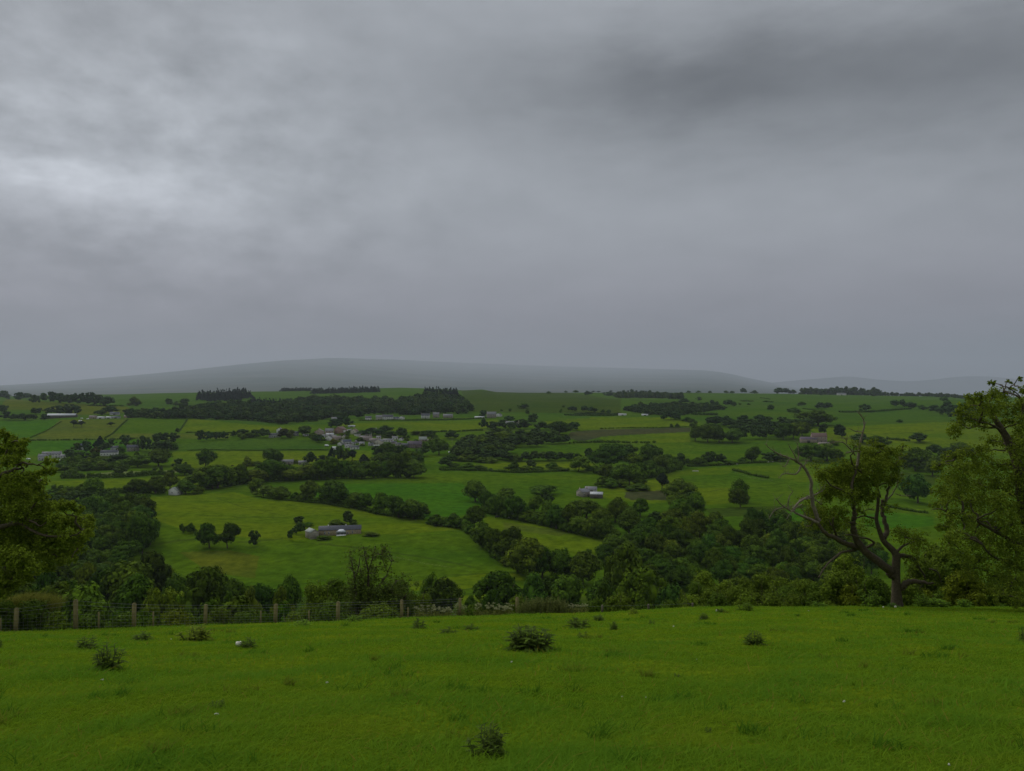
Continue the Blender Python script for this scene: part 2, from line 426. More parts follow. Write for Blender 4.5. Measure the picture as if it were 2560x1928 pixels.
def grid_obj(name, X, Yg, Zg, mat, col=None):
    r, c = X.shape
    v = np.stack([X, Yg, Zg], -1).reshape(-1, 3)
    i = np.arange(r - 1)[:, None] * c + np.arange(c - 1)[None, :]
    q = np.stack([i, i + 1, i + c + 1, i + c], -1).reshape(-1, 4)
    mb = MB(); mb.add(v, q, c=None if col is None else col.reshape(-1, 3))
    return mb.build(name, mat, smooth=True)

def land_mat(name, fine):
    m, nt, b = new_mat(name, 1.0, .0)
    at_ = N(nt, 'ShaderNodeVertexColor'); at_.layer_name = 'tone'
    geo = N(nt, 'ShaderNodeNewGeometry')
    mp = N(nt, 'ShaderNodeMapping'); mp.inputs['Scale'].default_value = (.4, 1, 1); nt.links.new(geo.outputs['Position'], mp.inputs[0])
    n1 = noise(nt, fine, 6, geo.outputs['Position'], .65)
    n2 = noise(nt, fine * .12, 4, mp.outputs[0], .6)
    c = mixc(nt, ramp(nt, n1, [(.32, .0), (.68, 1.0)]), (.64, .68, .62), (1.34, 1.28, 1.3))
    c2 = mixc(nt, ramp(nt, n2, [(.3, .0), (.7, 1.0)]), (.72, .86, .9), (1.27, 1.1, .95))
    o = mixc(nt, 1.0, at_.outputs[0], c, 'MULTIPLY'); o = mixc(nt, 1.0, o, c2, 'MULTIPLY')
    nt.links.new(o, b.inputs['Base Color'])
    bp = N(nt, 'ShaderNodeBump'); bp.inputs['Strength'].default_value = .5; bp.inputs['Distance'].default_value = .4
    nt.links.new(n1, bp.inputs['Height']); nt.links.new(bp.outputs[0], b.inputs['Normal'])
    return m

# valley: rows follow the depth, columns fan out
us = np.concatenate([np.linspace(-1.25, -.70, 60)[:-1], np.linspace(-.70, .70, 1150), np.linspace(.70, 1.25, 60)[1:]])
tt = np.linspace(.285, -.0045, 430)
_mid = np.interp(-tt, -(-np.interp(_gy[_gy > 320], _gy, _gz) / _gy[_gy > 320]), _gy[_gy > 320])
ys = np.unique(np.concatenate([np.linspace(38, 320, 75), _mid[(_mid > 320) & (_mid < 3300)], np.linspace(2500, 3300, 50), np.linspace(3300, 4600, 25)]))
U, YY = np.meshgrid(us, ys); XX = U * YY
ZZ = ground(XX, YY)
cr = crest(XX)
low = np.clip(1 - (YY - cr - 6) / 5, 0, 1)
ZZ = ZZ - .7 * low - np.where(YY < cr + 4, 3.0, 0)
PX = 1280 + F * U; PY = HZ - F * ZZ / YY
colr = np.empty(XX.shape + (3,)); colr[:] = GREEN['g']
wob = 3.0 * np.sin(PX * .11 + PY * .05) + 2.0 * np.sin(PX * .31 - PY * .2)
vis = YY > 300
colr[(YY < 330)] = GREEN['d']
for key, poly in FIELDS:
    xs_ = [p[0] for p in poly]; ys_ = [p[1] for p in poly]
    sel = vis & (PX > min(xs_) - 4) & (PX < max(xs_) + 4) & (PY > min(ys_) - 4) & (PY < max(ys_) + 4)
    idx = np.nonzero(sel)
    s = inside(PX[idx] + wob[idx] * .3, PY[idx], poly)
    colr[idx[0][s], idx[1][s]] = GREEN[key]
for key, wd, line in DARKLINES:
    for (xa, ya), (xb, yb) in zip(line[:-1], line[1:]):
        sel = vis & (PX > min(xa, xb) - 8) & (PX < max(xa, xb) + 8) & (PY > min(ya, yb) - 8) & (PY < max(ya, yb) + 8)
        idx = np.nonzero(sel)
        px, py = PX[idx], PY[idx] + wob[idx] * .15
        dx, dy = xb - xa, yb - ya
        tq = np.clip(((px - xa) * dx + (py - ya) * dy) / (dx * dx + dy * dy + 1e-9), 0, 1)
        dist = np.hypot(px - xa - tq * dx, (py - ya - tq * dy) * 1.6)
        s = np.clip(1.3 - dist / (wd * .32), 0, 1)[:, None] * .8
        colr[idx[0], idx[1]] = colr[idx[0], idx[1]] * (1 - s) + np.array(GREEN[key]) * s
tuft = np.clip(np.sin(PX * .9 + 7 * np.sin(PY * .37)) * np.sin(PY * 1.7 + 5 * np.sin(PX * .021)) - .72, 0, 1)[..., None] * 1.2
colr = colr * (1 - tuft * .45)
valley = grid_obj('valley_farmland', XX, YY, ZZ, land_mat('pasture_turf_far', .16), colr)
tag(valley, kind='structure')

# the near field we stand in
xs = np.concatenate([np.linspace(-90, -32, 30)[:-1], np.linspace(-32, 40, 290), np.linspace(40, 90, 26)[1:]])
rows = np.concatenate([np.linspace(-60, 3, 40)[:-1], np.linspace(3, 30, 130)[:-1], np.linspace(30, 64, 110)])
XX, RR = np.meshgrid(xs, rows)
off = (crest(XX) - 41) * np.clip((RR - 5) / 36, 0, 1)
YY = RR + off
ZZ = field_z(XX, YY)
ncol = np.empty(XX.shape + (3,)); ncol[:] = (.094, .156, .007)
pn = 1.5 * np.sin(XX * .5 + 2 * np.sin(YY * .21)) * np.sin(YY * .9 + 1.5 * np.sin(XX * .33))
ncol = ncol * (1 + .12 * pn[..., None] * np.array((1.2, .6, 1)))
near = grid_obj('pasture', XX, YY, ZZ, land_mat('pasture_turf', 6.0), ncol)
tag(near, kind='structure')

# moorland hill with its head in the cloud, and the farther hills
RX = np.array([-1500, -500, 0, 120, 231, 350, 463, 590, 694, 833, 984, 1157, 1389, 1620, 1770, 1820, 1875, 1955, 2050, 2200, 3600.0])
RYp = np.array([990, 975, 964, 957, 947, 937, 926, 912, 902, 894.5, 899, 907, 916, 922, 926, 933, 946, 962, 978, 992, 1000.0])
R2X = np.array([-1500, 1500, 1800, 1900, 1990, 2060, 2118, 2199, 2268, 2330, 2390, 2430, 2500, 2560, 2700, 3600.0])
R2Y = np.array([995, 985, 972, 960, 951, 946, 940, 950, 954, 950, 942, 940, 943, 950, 956, 980.0])
def hill(name, rx, ry, Yr, y0, y1, mat, seed, recede=None):
    uu = np.linspace(-1.3, 1.3, 520)
    yr = np.concatenate([np.linspace(y0, Yr, 110), np.linspace(Yr, y1, 16)[1:]])
    U, YY = np.meshgrid(uu, yr)
    Yc = np.interp(1280 + F * uu, *recede) if recede else np.full(len(uu), float(Yr))
    pyr = np.interp(1280 + F * uu, rx, ry)
    k = np.exp(-np.linspace(-2, 2, 13) ** 2); k /= k.sum()
    pyr = np.convolve(np.pad(pyr, 6, 'edge'), k, 'valid')
    top = (HZ - pyr) / F * Yc
    fr = (YY - y0) / (Yr - y0)
    YY = np.where(YY <= Yr, y0 + fr * (Yc[None, :] - y0), Yc[None, :] + (YY - Yr))
    Yr = Yc[None, :]; y1 = Yr + (y1 - yr[109])
    s = np.clip((YY - y0) / (Yr - y0), 0, 1); s = s ** 1.5
    b = np.clip((y1 - YY) / (y1 - Yr), 0, 1)
    Z = -60 + (top[None, :] + 60) * np.where(YY <= Yr, s, b)
    r = np.random.default_rng(seed)
    g = np.zeros_like(Z)
    for i in range(7):
        fu = r.uniform(6, 34); g += np.sin(U * fu * 2 + YY / r.uniform(500, 1400) + r.uniform(0, 6)) / (1 + i * .5)
    Z = Z + g * Yr * .00025 * np.sin(np.clip(s, 0, 1) * math.pi)
    o = grid_obj(name, U * YY, YY, Z, mat)
    tag(o, kind='structure')
def moor_mat(name, a, b_, sc):
    m, nt, b = new_mat(name, .95, .05)
    geo = N(nt, 'ShaderNodeNewGeometry')
    n1 = noise(nt, sc, 6, geo.outputs['Position'], .62)
    c = mixc(nt, ramp(nt, n1, [(.36, 0.0), (.64, 1.0)]), a, b_)
    nt.links.new(c, b.inputs['Base Color'])
    return m
hill('moorland_hill', RX, RYp, 31000, 4450, 34500, moor_mat('moor_grass', (.026, .05, .034), (.072, .078, .06), .0007), 3, ([-1500, 0, 700, 1150, 1500, 1800, 3600], [24000, 24000, 29000, 45000, 45500, 34000, 33000]))
hill('distant_hills', R2X, R2Y, 37000, 34700, 41000, moor_mat('far_moor', (.02, .035, .03), (.05, .055, .045), .0006), 5)
# ------------------------------------------------------------------ foliage building blocks
def rand_dirs(r, n):
    d = r.normal(size=(n, 3)); return d / np.linalg.norm(d, axis=1, keepdims=True)

def quads(mb, cen, nor, size, r, c=None, asp=1.0):
    """Leaf-spray quads at cen facing nor."""
    n = len(cen)
    a = np.cross(nor, rand_dirs(r, n)); a /= np.maximum(np.linalg.norm(a, axis=1, keepdims=True), 1e-6)
    b = np.cross(nor, a)
    s = np.broadcast_to(np.asarray(size, float), (n,))[:, None] * .5
    a = a * s * asp; b = b * s
    v = np.stack([cen - a - b * .6, cen + a * .7 - b, cen + a + b * .6, cen - a * .7 + b], 1).reshape(-1, 3)
    q = np.arange(n * 4).reshape(n, 4)
    mb.add(v, q, c=None if c is None else np.repeat(c, 4, 0))

_t = (1 + 5 ** .5) / 2
ICO_V = np.array([(-1, _t, 0), (1, _t, 0), (-1, -_t, 0), (1, -_t, 0), (0, -1, _t), (0, 1, _t), (0, -1, -_t), (0, 1, -_t), (_t, 0, -1), (_t, 0, 1), (-_t, 0, -1), (-_t, 0, 1)]) / math.hypot(1, _t)
ICO_F = np.array([(0, 11, 5), (0, 5, 1), (0, 1, 7), (0, 7, 10), (0, 10, 11), (1, 5, 9), (5, 11, 4), (11, 10, 2), (10, 7, 6), (7, 1, 8), (3, 9, 4), (3, 4, 2), (3, 2, 6), (3, 6, 8), (3, 8, 9), (4, 9, 5), (2, 4, 11), (6, 2, 10), (8, 6, 7), (9, 8, 1)])

def puff(mb, r, c, rad, n, leaf, core=.66, squash=.85, c_tone=None):
    """One leaf clump: a small dark core with leaf sprays over it."""
    d = rand_dirs(r, n); d[:, 2] = np.where(r.random(n) < .35, np.abs(d[:, 2]), d[:, 2])
    rr = rad * r.uniform(.72, 1.12, n)[:, None]
    cen = c + d * rr * np.array((1, 1, squash))
    nor = d * 1.3 + rand_dirs(r, n) * .42 + np.array((0, 0, .15)); nor /= np.linalg.norm(nor, axis=1, keepdims=True)
    quads(mb, cen, nor, leaf * r.uniform(.6, 1.35, n), r, None if c_tone is None else np.broadcast_to(c_tone, (n, 3)))
    if core:
        v = ICO_V * rad * core * r.uniform(.85, 1.1, (12, 1)) * np.array((1, 1, squash)) + c
        mb.add(v, None, ICO_F, c=c_tone)

def crown_mb(r, shape, nclump, per, leaf, z0=.14, core=.58):
    """Crown in unit space: width 1, base z0, top 1."""
    mb = MB()
    H = 1 - z0
    lean = r.uniform(-.14, .14, 2); lob = r.uniform(.12, .3, 2) * (1, .6); ph = r.uniform(0, 6.28, 2)
    done = []
    tries = 0
    while len(done) < nclump and tries < nclump * 60:
        tries += 1
        f = r.uniform(.02, 1) ** .8               # height fraction in the crown
        if shape == 'cone': w_ = .5 * (1 - f) ** .8 + .02; rad = .045 + .10 * (1 - f)
        elif shape == 'tall': w_ = .5 * math.sin(math.pi * min(1, .12 + .82 * f)) ** .55; rad = r.uniform(.12, .2)
        elif shape == 'bush': w_ = .5 * math.sqrt(max(0, 1 - (f * .97) ** 2.4)); rad = r.uniform(.13, .22)
        elif shape == 'pine': w_ = .5 * math.sin(math.pi * min(1, .25 + .7 * f)) ** .8 * (.8 if f < .5 else 1); rad = r.uniform(.13, .2)
        else: w_ = .5 * math.sin(math.pi * min(1, .16 + .76 * f)) ** .62; rad = r.uniform(.11, .2) * (1.15 if shape == 'broad' else 1)
        th = r.uniform(0, 2 * math.pi)
        q = math.sqrt(r.uniform(.25 if shape != 'cone' else .5, 1)) if f < .88 else math.sqrt(r.random())
        if shape not in ('cone',): w_ *= 1 + lob[0] * math.sin(2 * th + ph[0] + 3 * f) + lob[1] * math.sin(3 * th + ph[1] - 4 * f)
        rr = max(0, w_ - rad * .75) * q
        x, y = rr * math.cos(th) * r.uniform(.86, 1.12), rr * math.sin(th)
        z = z0 + rad * .7 + f * (H - rad * 1.5)
        c = np.array((x + lean[0] * f, y + lean[1] * f, z))
        if any(np.linalg.norm(c - d[0]) < .55 * (rad + d[1]) * .62 for d in done): continue
        done.append((c, rad))
        puff(mb, r, c, rad, int(per * (rad / .16) ** 2) + 8, leaf, core, squash=1.0 if shape in ('tall',) else .88)
    if shape not in ('cone',):
        v = ICO_V * np.array((.25, .25, H * .30)) + np.array((0, 0, z0 + H * .48)); mb.add(v, None, ICO_F)
    allv = np.concatenate(mb.v)
    wx = np.percentile(np.abs(allv[:, :2]), 97.5) * 2; zt = np.percentile(allv[:, 2], 99.7)
    sc = np.array((1 / wx, 1 / wx, (1 - z0) / (zt - z0)))
    mb.v = [(v - np.array((0, 0, z0))) * sc + np.array((0, 0, z0)) for v in mb.v]
    return mb

def trunk_mb(r, z0, thick=.035, forks=4):
    mb = MB()
    top = np.array((r.uniform(-.04, .04), r.uniform(-.04, .04), z0 + .25))
    mb.tube([(0, 0, -.06), (0, 0, .02), top * np.array((.5, .5, .55)), top], [thick * 1.5, thick * 1.15, thick * .9, thick * .6], 7)
    for i in range(forks):
        a = i * 2 * math.pi / forks + r.uniform(0, 1)
        s = top * np.array((1, 1, r.uniform(.55, .95)))
        e = np.array((math.cos(a) * .26, math.sin(a) * .26, r.uniform(.5, .8)))
        mb.tube([s, s * .5 + e * .5 + np.array((0, 0, .03)), e], [thick * .5, thick * .35, thick * .15], 5)
    return mb

LEAF = leaf_mat('leaf_green', (.072, .136, .015), .45, .08)
LEAF_NEAR = leaf_mat('leaf_near', (.072, .094, .022), .4, .25)
NEEDLE = leaf_mat('needle_green', (.028, .048, .024), .25, 0, (1, 1, 1))
BARK = plain('bark', (.072, .058, .035), .9, 9, .4, bump=.6)
BARK_PALE = plain('bark_pale', (.15, .128, .09), .85, 9, .35, bump=.5)

PROTO = {}
def make_protos():
    spec = {'r': ('round', .13, 5), 'b': ('broad', .10, 5), 't': ('tall', .12, 3), 's': ('bush', .0, 4), 'c': ('cone', .04, 2), 'p': ('pine', .3, 1)}
    for k, (shape, z0, nv) in spec.items():
        PROTO[k] = []
        for i in range(nv):
            r = np.random.default_rng(100 + ord(k) * 7 + i)
            n, per, leaf = {'c': (60, 50, .05), 's': (22, 105, .055), 'p': (16, 100, .055)}.get(k, (34, 95, .05))
            cm = crown_mb(r, shape, n, per, leaf, z0).mesh('crown', NEEDLE if k in 'cp' else LEAF)
            tm = trunk_mb(r, z0, .022 if k in 'ct' else .03).mesh('trunk', BARK)
            PROTO[k].append((cm, tm))
make_protos()

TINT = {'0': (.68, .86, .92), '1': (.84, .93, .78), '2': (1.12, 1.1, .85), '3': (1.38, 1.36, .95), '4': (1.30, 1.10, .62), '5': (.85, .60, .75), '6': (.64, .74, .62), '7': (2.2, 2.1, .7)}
TINTW = {'0': 'blue-green', '1': 'dark green', '2': 'mid green', '3': 'light green', '4': 'olive green', '5': 'purple-leaved', '6': 'very dark', '7': 'yellow'}
KINDW = {'r': 'round', 'b': 'broad', 't': 'tall', 's': 'low', 'c': 'pointed', 'p': 'pine-like'}
KNAME = {'r': 'broadleaf_tree', 'b': 'broadleaf_tree', 't': 'broadleaf_tree', 's': 'bush', 'c': 'conifer_tree', 'p': 'pine_tree'}
KCAT = {'broadleaf_tree': 'tree', 'bush': 'bush', 'conifer_tree': 'conifer', 'pine_tree': 'pine'}
ORD = ['', 'first', 'second', 'third', 'fourth', 'fifth', 'sixth', 'seventh', 'eighth', 'ninth', 'tenth', 'eleventh', 'twelfth', 'thirteenth', 'fourteenth', 'fifteenth', 'sixteenth', 'seventeenth', 'eighteenth', 'nineteenth', 'twentieth',
       'twenty-first', 'twenty-second', 'twenty-third', 'twenty-fourth', 'twenty-fifth', 'twenty-sixth', 'twenty-seventh', 'twenty-eighth', 'twenty-ninth', 'thirtieth', 'thirty-first', 'thirty-second', 'thirty-third', 'thirty-fourth', 'thirty-fifth', 'thirty-sixth']

PLAN = []
def put_tree(loc, w, h, code, label, group, r):
    PLAN.append((w * h / loc[1] ** 2, loc, w, h, code, label, group, r.integers(1 << 30)))

def plant_all(limit=300):
    """The 300 broadleaf trees that show largest become things; the smaller ones far off become one mass."""
    PLAN.sort(key=lambda q: -q[0])
    n = 0; mb = MB(); org = None
    for a, loc, w, h, code, label, group, seed in PLAN:
        r = np.random.default_rng(seed)
        if KNAME[code[0]] == 'broadleaf_tree':
            n += 1
            if n > limit:
                if org is None: org = np.array(loc)
                add_low(mb, 'b' if code[0] == 'b' else 'r', loc, w, h, org, r, TINT[code[1]])
                continue
        make_tree(loc, w, h, code, label, group, r)
    print('plan', len(PLAN), 'broadleaf', n)
    if org is not None:
        o = mb.build('distant_trees', WOOD); o.location = org
        tag(o, 'small distant broadleaf trees along the far hedges and copses', 'trees', None, 'stuff')

def add_low(mb, k, loc, W, H, org, r, tint=(1, 1, 1)):
    v, q, t = LOWP[k][int(r.integers(3))]
    a = r.uniform(0, 6.28); ca, sa = math.cos(a), math.sin(a)
    vv = np.stack([v[:, 0] * ca - v[:, 1] * sa, v[:, 0] * sa + v[:, 1] * ca, v[:, 2]], 1) * np.array((W, W, H)) + np.array(loc) - org
    mb.add(vv, q, t, c=np.array(tint) * r.uniform(.8, 1.2))

def make_tree(loc, w, h, code, label, group, r):
    k = code[0]; tint = np.array(TINT[code[1]]) * r.uniform(.74, 1.3) * (r.uniform(.85, 1.2), 1, r.uniform(.8, 1.25)); w *= r.uniform(.93, 1.1); h *= r.uniform(.92, 1.1)
    cm, tm = PROTO[k][int(r.integers(len(PROTO[k])))]
    name = KNAME[k]
    t = thing(name, label, KCAT[name], loc, r.uniform(0, 6.28), group, (w, w, h))
    c = bpy.data.objects.new('crown' if k != 's' else 'foliage', cm); link(c, t); c.color = (*tint, 1)
    if k != 's':
        tr = bpy.data.objects.new('trunk', tm); link(tr, t)
    else:
        tr = bpy.data.objects.new('stem', tm); link(tr, t)
    return t

NTREE = [0]
def place_of(cn, cx, base, w, h, Y=None, ymin=70):
    x0, y0, s = crop(cn)
    px, pb, ptop = x0 + cx / s, y0 + base / s, y0 + (base - h) / s
    if Y is None:
        x, y, z = hit(px, pb, ymin)
        return (x, y, z), w / s * y / F, h / s * y / F
    x, y, z = at(px, Y)
    return (x, y, z), 1.22 * w / s * Y / F, max(.4, (HZ - ptop) / F * Y - z)

def row(where, cn, items, group=None, Y=None, ymin=70):
    """Trees one can tell apart: each its own thing with its own label; ordinals run from the left."""
    r = np.random.default_rng(abs(hash_(where)) % 99991)
    items = sorted(items, key=lambda q: q[0])
    n = len(items)
    for i, it in enumerate(items):
        cx, base, w, h, code = it[:5]
        yy = it[5] if len(it) > 5 else Y
        loc, W, H = place_of(cn, cx, base, w * (1.13 if yy is None else 1), h * (1.16 if code[0] in 'rbs' and yy is None else 1), yy, ymin)
        noun = {'broadleaf_tree': 'tree', 'bush': 'bush', 'conifer_tree': 'conifer', 'pine_tree': 'pine'}[KNAME[code[0]]]
        pos = '' if n == 1 else (f'{ORD[i + 1]} from left ' if i < n - 1 else 'rightmost ')
        wh = where[len('of the trees '):] if where.startswith('of the trees ') else where
        if wh.startswith('of the') and n == 1: wh = wh[3:]
        lab = f'{KINDW[code[0]]} {TINTW[code[1]]} {noun}, {pos}{wh}' if n > 1 else f'{KINDW[code[0]]} {TINTW[code[1]]} {noun} {wh}'
        if len(lab.replace('-', '').split()) > 16: print('LONG', lab)
        put_tree(loc, W, H, code, lab, group, r)
        NTREE[0] += 1

def hash_(s):
    h = 5381
    for ch in s: h = (h * 33 + ord(ch)) & 0xffffffff
    return h

def spread_pts(cn, poly, n, r, mind):
    xs = [p[0] for p in poly]; ys = [p[1] for p in poly]
    out = []; tries = 0
    while len(out) < n and tries < n * 200:
        tries += 1
        x, y = r.uniform(min(xs), max(xs)), r.uniform(min(ys), max(ys))
        if not inside(np.array([x]), np.array([y]), poly)[0]: continue
        if any((x - a) ** 2 + ((y - b) * 1.8) ** 2 < mind * mind for a, b in out): continue
        out.append((x, y))
    return out

def fill(cn, poly, n, wr, hr, codes, label, group, mind=None, ymin=70):
    """Trees of a wood that nothing tells apart: single things that share one label and group."""
    r = np.random.default_rng(hash_(label) % 99991)
    for x, y in spread_pts(cn, poly, n, r, mind or wr[0] * .62):
        loc, W, H = place_of(cn, x, y, r.uniform(*wr), r.uniform(*hr), None, ymin)
        put_tree(loc, W, H, codes[int(r.integers(len(codes)))], label, group, r)
        NTREE[0] += 1

# low-detail crowns for far woods that read as one mass
WOOD = leaf_mat('far_wood_leaf', (.044, .084, .024), .3, 0, tone=True)
WOODC = leaf_mat('far_wood_needle', (.022, .038, .026), .2, 0, (1, 1, 1), tone=True)
LOWP = {}
for k, shape, z0 in (('r', 'round', .04), ('b', 'broad', .02), ('c', 'cone', .02)):
    LOWP[k] = []
    for i in range(3):
        r = np.random.default_rng(900 + i + ord(k))
        m = crown_mb(r, shape, 14 if k != 'c' else 16, 17, .11, z0, .75)
        LOWP[k].append((np.concatenate(m.v), np.concatenate(m.q), np.concatenate(m.t)))

def mass(name, label, cn, polys, wr, hr, n, kinds='rb', mat=None, mind=None, cat='woodland'):
    r = np.random.default_rng(hash_(label) % 99991)
    mb = MB(); org = None
    for poly in polys:
        for x, y in spread_pts(cn, poly, n, r, mind or wr[0] * .5):
            loc, W, H = place_of(cn, x, y, r.uniform(*wr), r.uniform(*hr))
            loc = (loc[0], loc[1], loc[2] - (.3 if 'skyline' in label else .1) * H); H *= 1.3 if 'skyline' in label else 1.1
            if org is None: org = np.array(loc)
            add_low(mb, kinds[int(r.integers(len(kinds)))], loc, W, H * r.uniform(.9, 1.1), org, r, TINT['0126'[int(r.integers(4))]] if 'c' not in kinds else (1, 1, 1))
    o = mb.build(name, mat or WOOD); o.location = org
    tag(o, label, cat, None, 'stuff')
    return o

def hedge(label, cn, pts, h, wd, tint='1', ymin=70, gaps=0.0, name='hedge', Y=None):
    """A hedge along a field edge; h and wd in metres."""
    r = np.random.default_rng(hash_(label) % 99991)
    x0, y0, s = crop(cn)
    w3 = [np.array(hit(x0 + x / s, y0 + y / s, ymin) if Y is None else at(x0 + x / s, Y)) for x, y in pts]
    mb = MB(); org = w3[0]
    for a, b in zip(w3[:-1], w3[1:]):
        d = np.linalg.norm((b - a)[:2]); n = max(2, min(160, int(d / (wd * .55))))
        for i in range(n):
            if gaps and r.random() < gaps: continue
            f = (i + r.uniform(-.3, .3)) / n
            p = a + (b - a) * f
            hh = h * r.uniform(.65, 1.35)
            g = float(ground(p[0], p[1]))
            k = 2 if h > wd * 1.2 else 1
            for j in range(k):
                c = np.array((p[0] + r.uniform(-.2, .2) * wd, p[1] + r.uniform(-.25, .25) * wd, g + hh * (.42 if k == 1 else (.3 + .4 * j)))) - org
                rad = max(wd * .5, hh * (.55 if k == 1 else .36)) * r.uniform(.85, 1.2)
                puff(mb, r, c, rad, 42, rad * .42, .72, squash=min(1.0, hh * .55 / rad) if k == 1 else .9)
    o = mb.build(name, LEAF); o.location = org
    o.color = (*TINT[tint], 1)
    tag(o, label, 'hedge')
    return o
# ------------------------------------------------------------------ trees of the valley, group by group
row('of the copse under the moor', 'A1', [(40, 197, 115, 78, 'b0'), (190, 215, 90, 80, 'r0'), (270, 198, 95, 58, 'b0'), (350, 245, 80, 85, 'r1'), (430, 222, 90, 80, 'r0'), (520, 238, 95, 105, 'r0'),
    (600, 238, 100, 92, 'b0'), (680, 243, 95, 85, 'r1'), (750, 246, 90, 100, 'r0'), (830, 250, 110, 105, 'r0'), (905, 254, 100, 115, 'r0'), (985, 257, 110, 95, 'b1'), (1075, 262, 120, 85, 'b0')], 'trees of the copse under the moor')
row('around the cattle sheds', 'A1', [(340, 345, 62, 58, 'r1'), (393, 345, 62, 56, 'r0'), (495, 342, 80, 58, 'r1'), (600, 347, 110, 82, 'b1'), (685, 352, 120, 98, 'r1'), (765, 352, 90, 84, 'r0'), (1105, 342, 125, 68, 'b0'), (995, 352, 95, 42, 'b1'),
    (70, 402, 100, 76, 'r0'), (145, 405, 90, 58, 'r1'), (225, 405, 95, 62, 'b0'), (300, 406, 100, 58, 'b1'), (440, 406, 72, 58, 'r0'), (35, 330, 90, 70, 'b1')], 'trees around the cattle sheds')
row('on the heathery bank', 'A1', [(740, 470, 78, 66, 'p1'), (818, 470, 62, 60, 'p1'), (1112, 465, 62, 48, 'p1')], 'wind-bent trees on the heathery bank')
row('in the rough field below the plantation', 'A1', [(1355, 262, 100, 80, 's1'), (1690, 260, 75, 65, 'r1'), (1850, 265, 85, 70, 'r1'), (1780, 262, 70, 45, 's1')])
row('of the garden trees by the white bungalow', 'A1', [(865, 738, 95, 130, 't0'), (990, 690, 105, 130, 'c1'), (1060, 705, 110, 70, 'b1'), (1115, 665, 80, 60, 'r1'), (1250, 668, 100, 105, 'r1'), (1335, 660, 50, 40, 's1'), (960, 740, 80, 60, 's5'),
    (1300, 665, 50, 36, 's7'), (1430, 715, 85, 160, 't1'), (1490, 720, 70, 130, 't0'), (775, 720, 90, 80, 'r2'), (695, 790, 110, 85, 'r1'), (800, 820, 130, 90, 'b1'), (920, 790, 70, 40, 's1'), (1205, 740, 80, 70, 's1'), (1370, 770, 50, 42, 's1')], 'garden trees by the white bungalow')
row('of the trees beside the bright green paddock', 'A1', [(1560, 640, 110, 90, 'b1'), (1600, 720, 150, 95, 'b1'), (1650, 625, 90, 85, 'r1'), (1690, 700, 120, 90, 'r2'), (1730, 635, 90, 95, 'r1'), (1600, 575, 70, 40, 's1'), (1775, 530, 38, 52, 't1'), (1740, 700, 70, 60, 's1')], 'trees beside the bright green paddock')
row('of the trees along the village lane', 'A2', [(10, 615, 80, 100, 'r0'), (90, 608, 75, 85, 'r0'), (165, 600, 80, 70, 'r1'), (235, 600, 85, 75, 'r0'), (335, 570, 60, 55, 'r1'), (420, 560, 110, 60, 'b1'), (420, 592, 80, 60, 's2'), (500, 575, 110, 50, 's2'), (540, 560, 90, 55, 'b1'), (630, 580, 120, 85, 'r1'),
    (840, 585, 120, 85, 'b5'), (900, 580, 80, 70, 's5'), (1060, 560, 140, 90, 'b2'), (1190, 625, 100, 70, 'r0'), (1130, 600, 90, 60, 's1')], 'trees along the village lane')
row('of the trees in the flat pasture', 'A1', [(1590, 862, 190, 140, 'b1'), (1380, 870, 210, 110, 'b2'), (1180, 830, 180, 75, 'b1'), (2058, 878, 165, 172, 'r1'), (1185, 965, 120, 92, 'r2'), (1790, 900, 110, 100, 'r1'), (1850, 950, 170, 100, 'b1'), (1545, 920, 46, 50, 't2'), (1615, 925, 36, 70, 't2')], 'trees in the flat pasture')
row('of the trees over the white-gabled cottage', 'A1', [(965, 1155, 165, 150, 'r2'), (830, 1150, 130, 100, 's1'), (720, 1130, 120, 55, 's1'), (1340, 1135, 150, 125, 'r1'), (1440, 1135, 80, 70, 's1'), (1560, 1135, 165, 160, 'r1'), (1705, 1105, 125, 150, 'r2'), (1860, 1140, 160, 110, 'b1'), (1920, 1060, 190, 100, 'b2'), (2130, 1090, 220, 190, 'b1'), (1985, 1140, 90, 55, 's1')], 'trees over the white-gabled cottage')
row('of the dark tree belt across the valley', 'A2', [(180, 1080, 320, 200, 'b1'), (400, 1040, 180, 180, 'r1'), (560, 1030, 230, 110, 'b2'), (680, 1010, 240, 175, 'r1'), (475, 860, 100, 90, 's2'), (570, 850, 130, 35, 's1'), (850, 980, 110, 95, 'r1'), (930, 1005, 170, 105, 'b2'), (1060, 990, 170, 120, 'b2'), (1180, 1000, 150, 120, 'b1'), (1330, 990, 230, 185, 'b1'),
    (1470, 985, 150, 150, 'r1'), (1620, 985, 190, 150, 'b2'), (1740, 980, 150, 160, 'r1'), (1850, 975, 150, 130, 'b1'), (2010, 975, 200, 220, 'r1'), (2140, 980, 180, 190, 't1')], 'trees of the dark belt across the valley')
row('of the trees by the grey cottages', 'A2', [(740, 855, 165, 140, 'b6'), (1115, 850, 115, 115, 'r1'), (1225, 830, 90, 70, 'b1'), (960, 838, 60, 35, 's2')])
row('of the tall garden conifers', 'A2', [(1310, 815, 75, 140, 'c0'), (1400, 815, 90, 160, 't1'), (1465, 818, 80, 130, 't2'), (1525, 818, 85, 130, 'p6'), (1650, 835, 110, 100, 'c1')], 'tall conifers under the village')
row('of the trees beneath the village', 'A2', [(1780, 770, 130, 100, 'r1'), (1880, 770, 140, 125, 'b1'), (1990, 760, 120, 90, 'r1'), (1820, 850, 170, 110, 'b2'), (1950, 860, 200, 120, 'b1'), (2080, 870, 180, 140, 'b2'), (2180, 860, 160, 120, 'r1'), (2050, 780, 90, 80, 's1'), (1870, 700, 90, 60, 's1')], 'trees beneath the village')
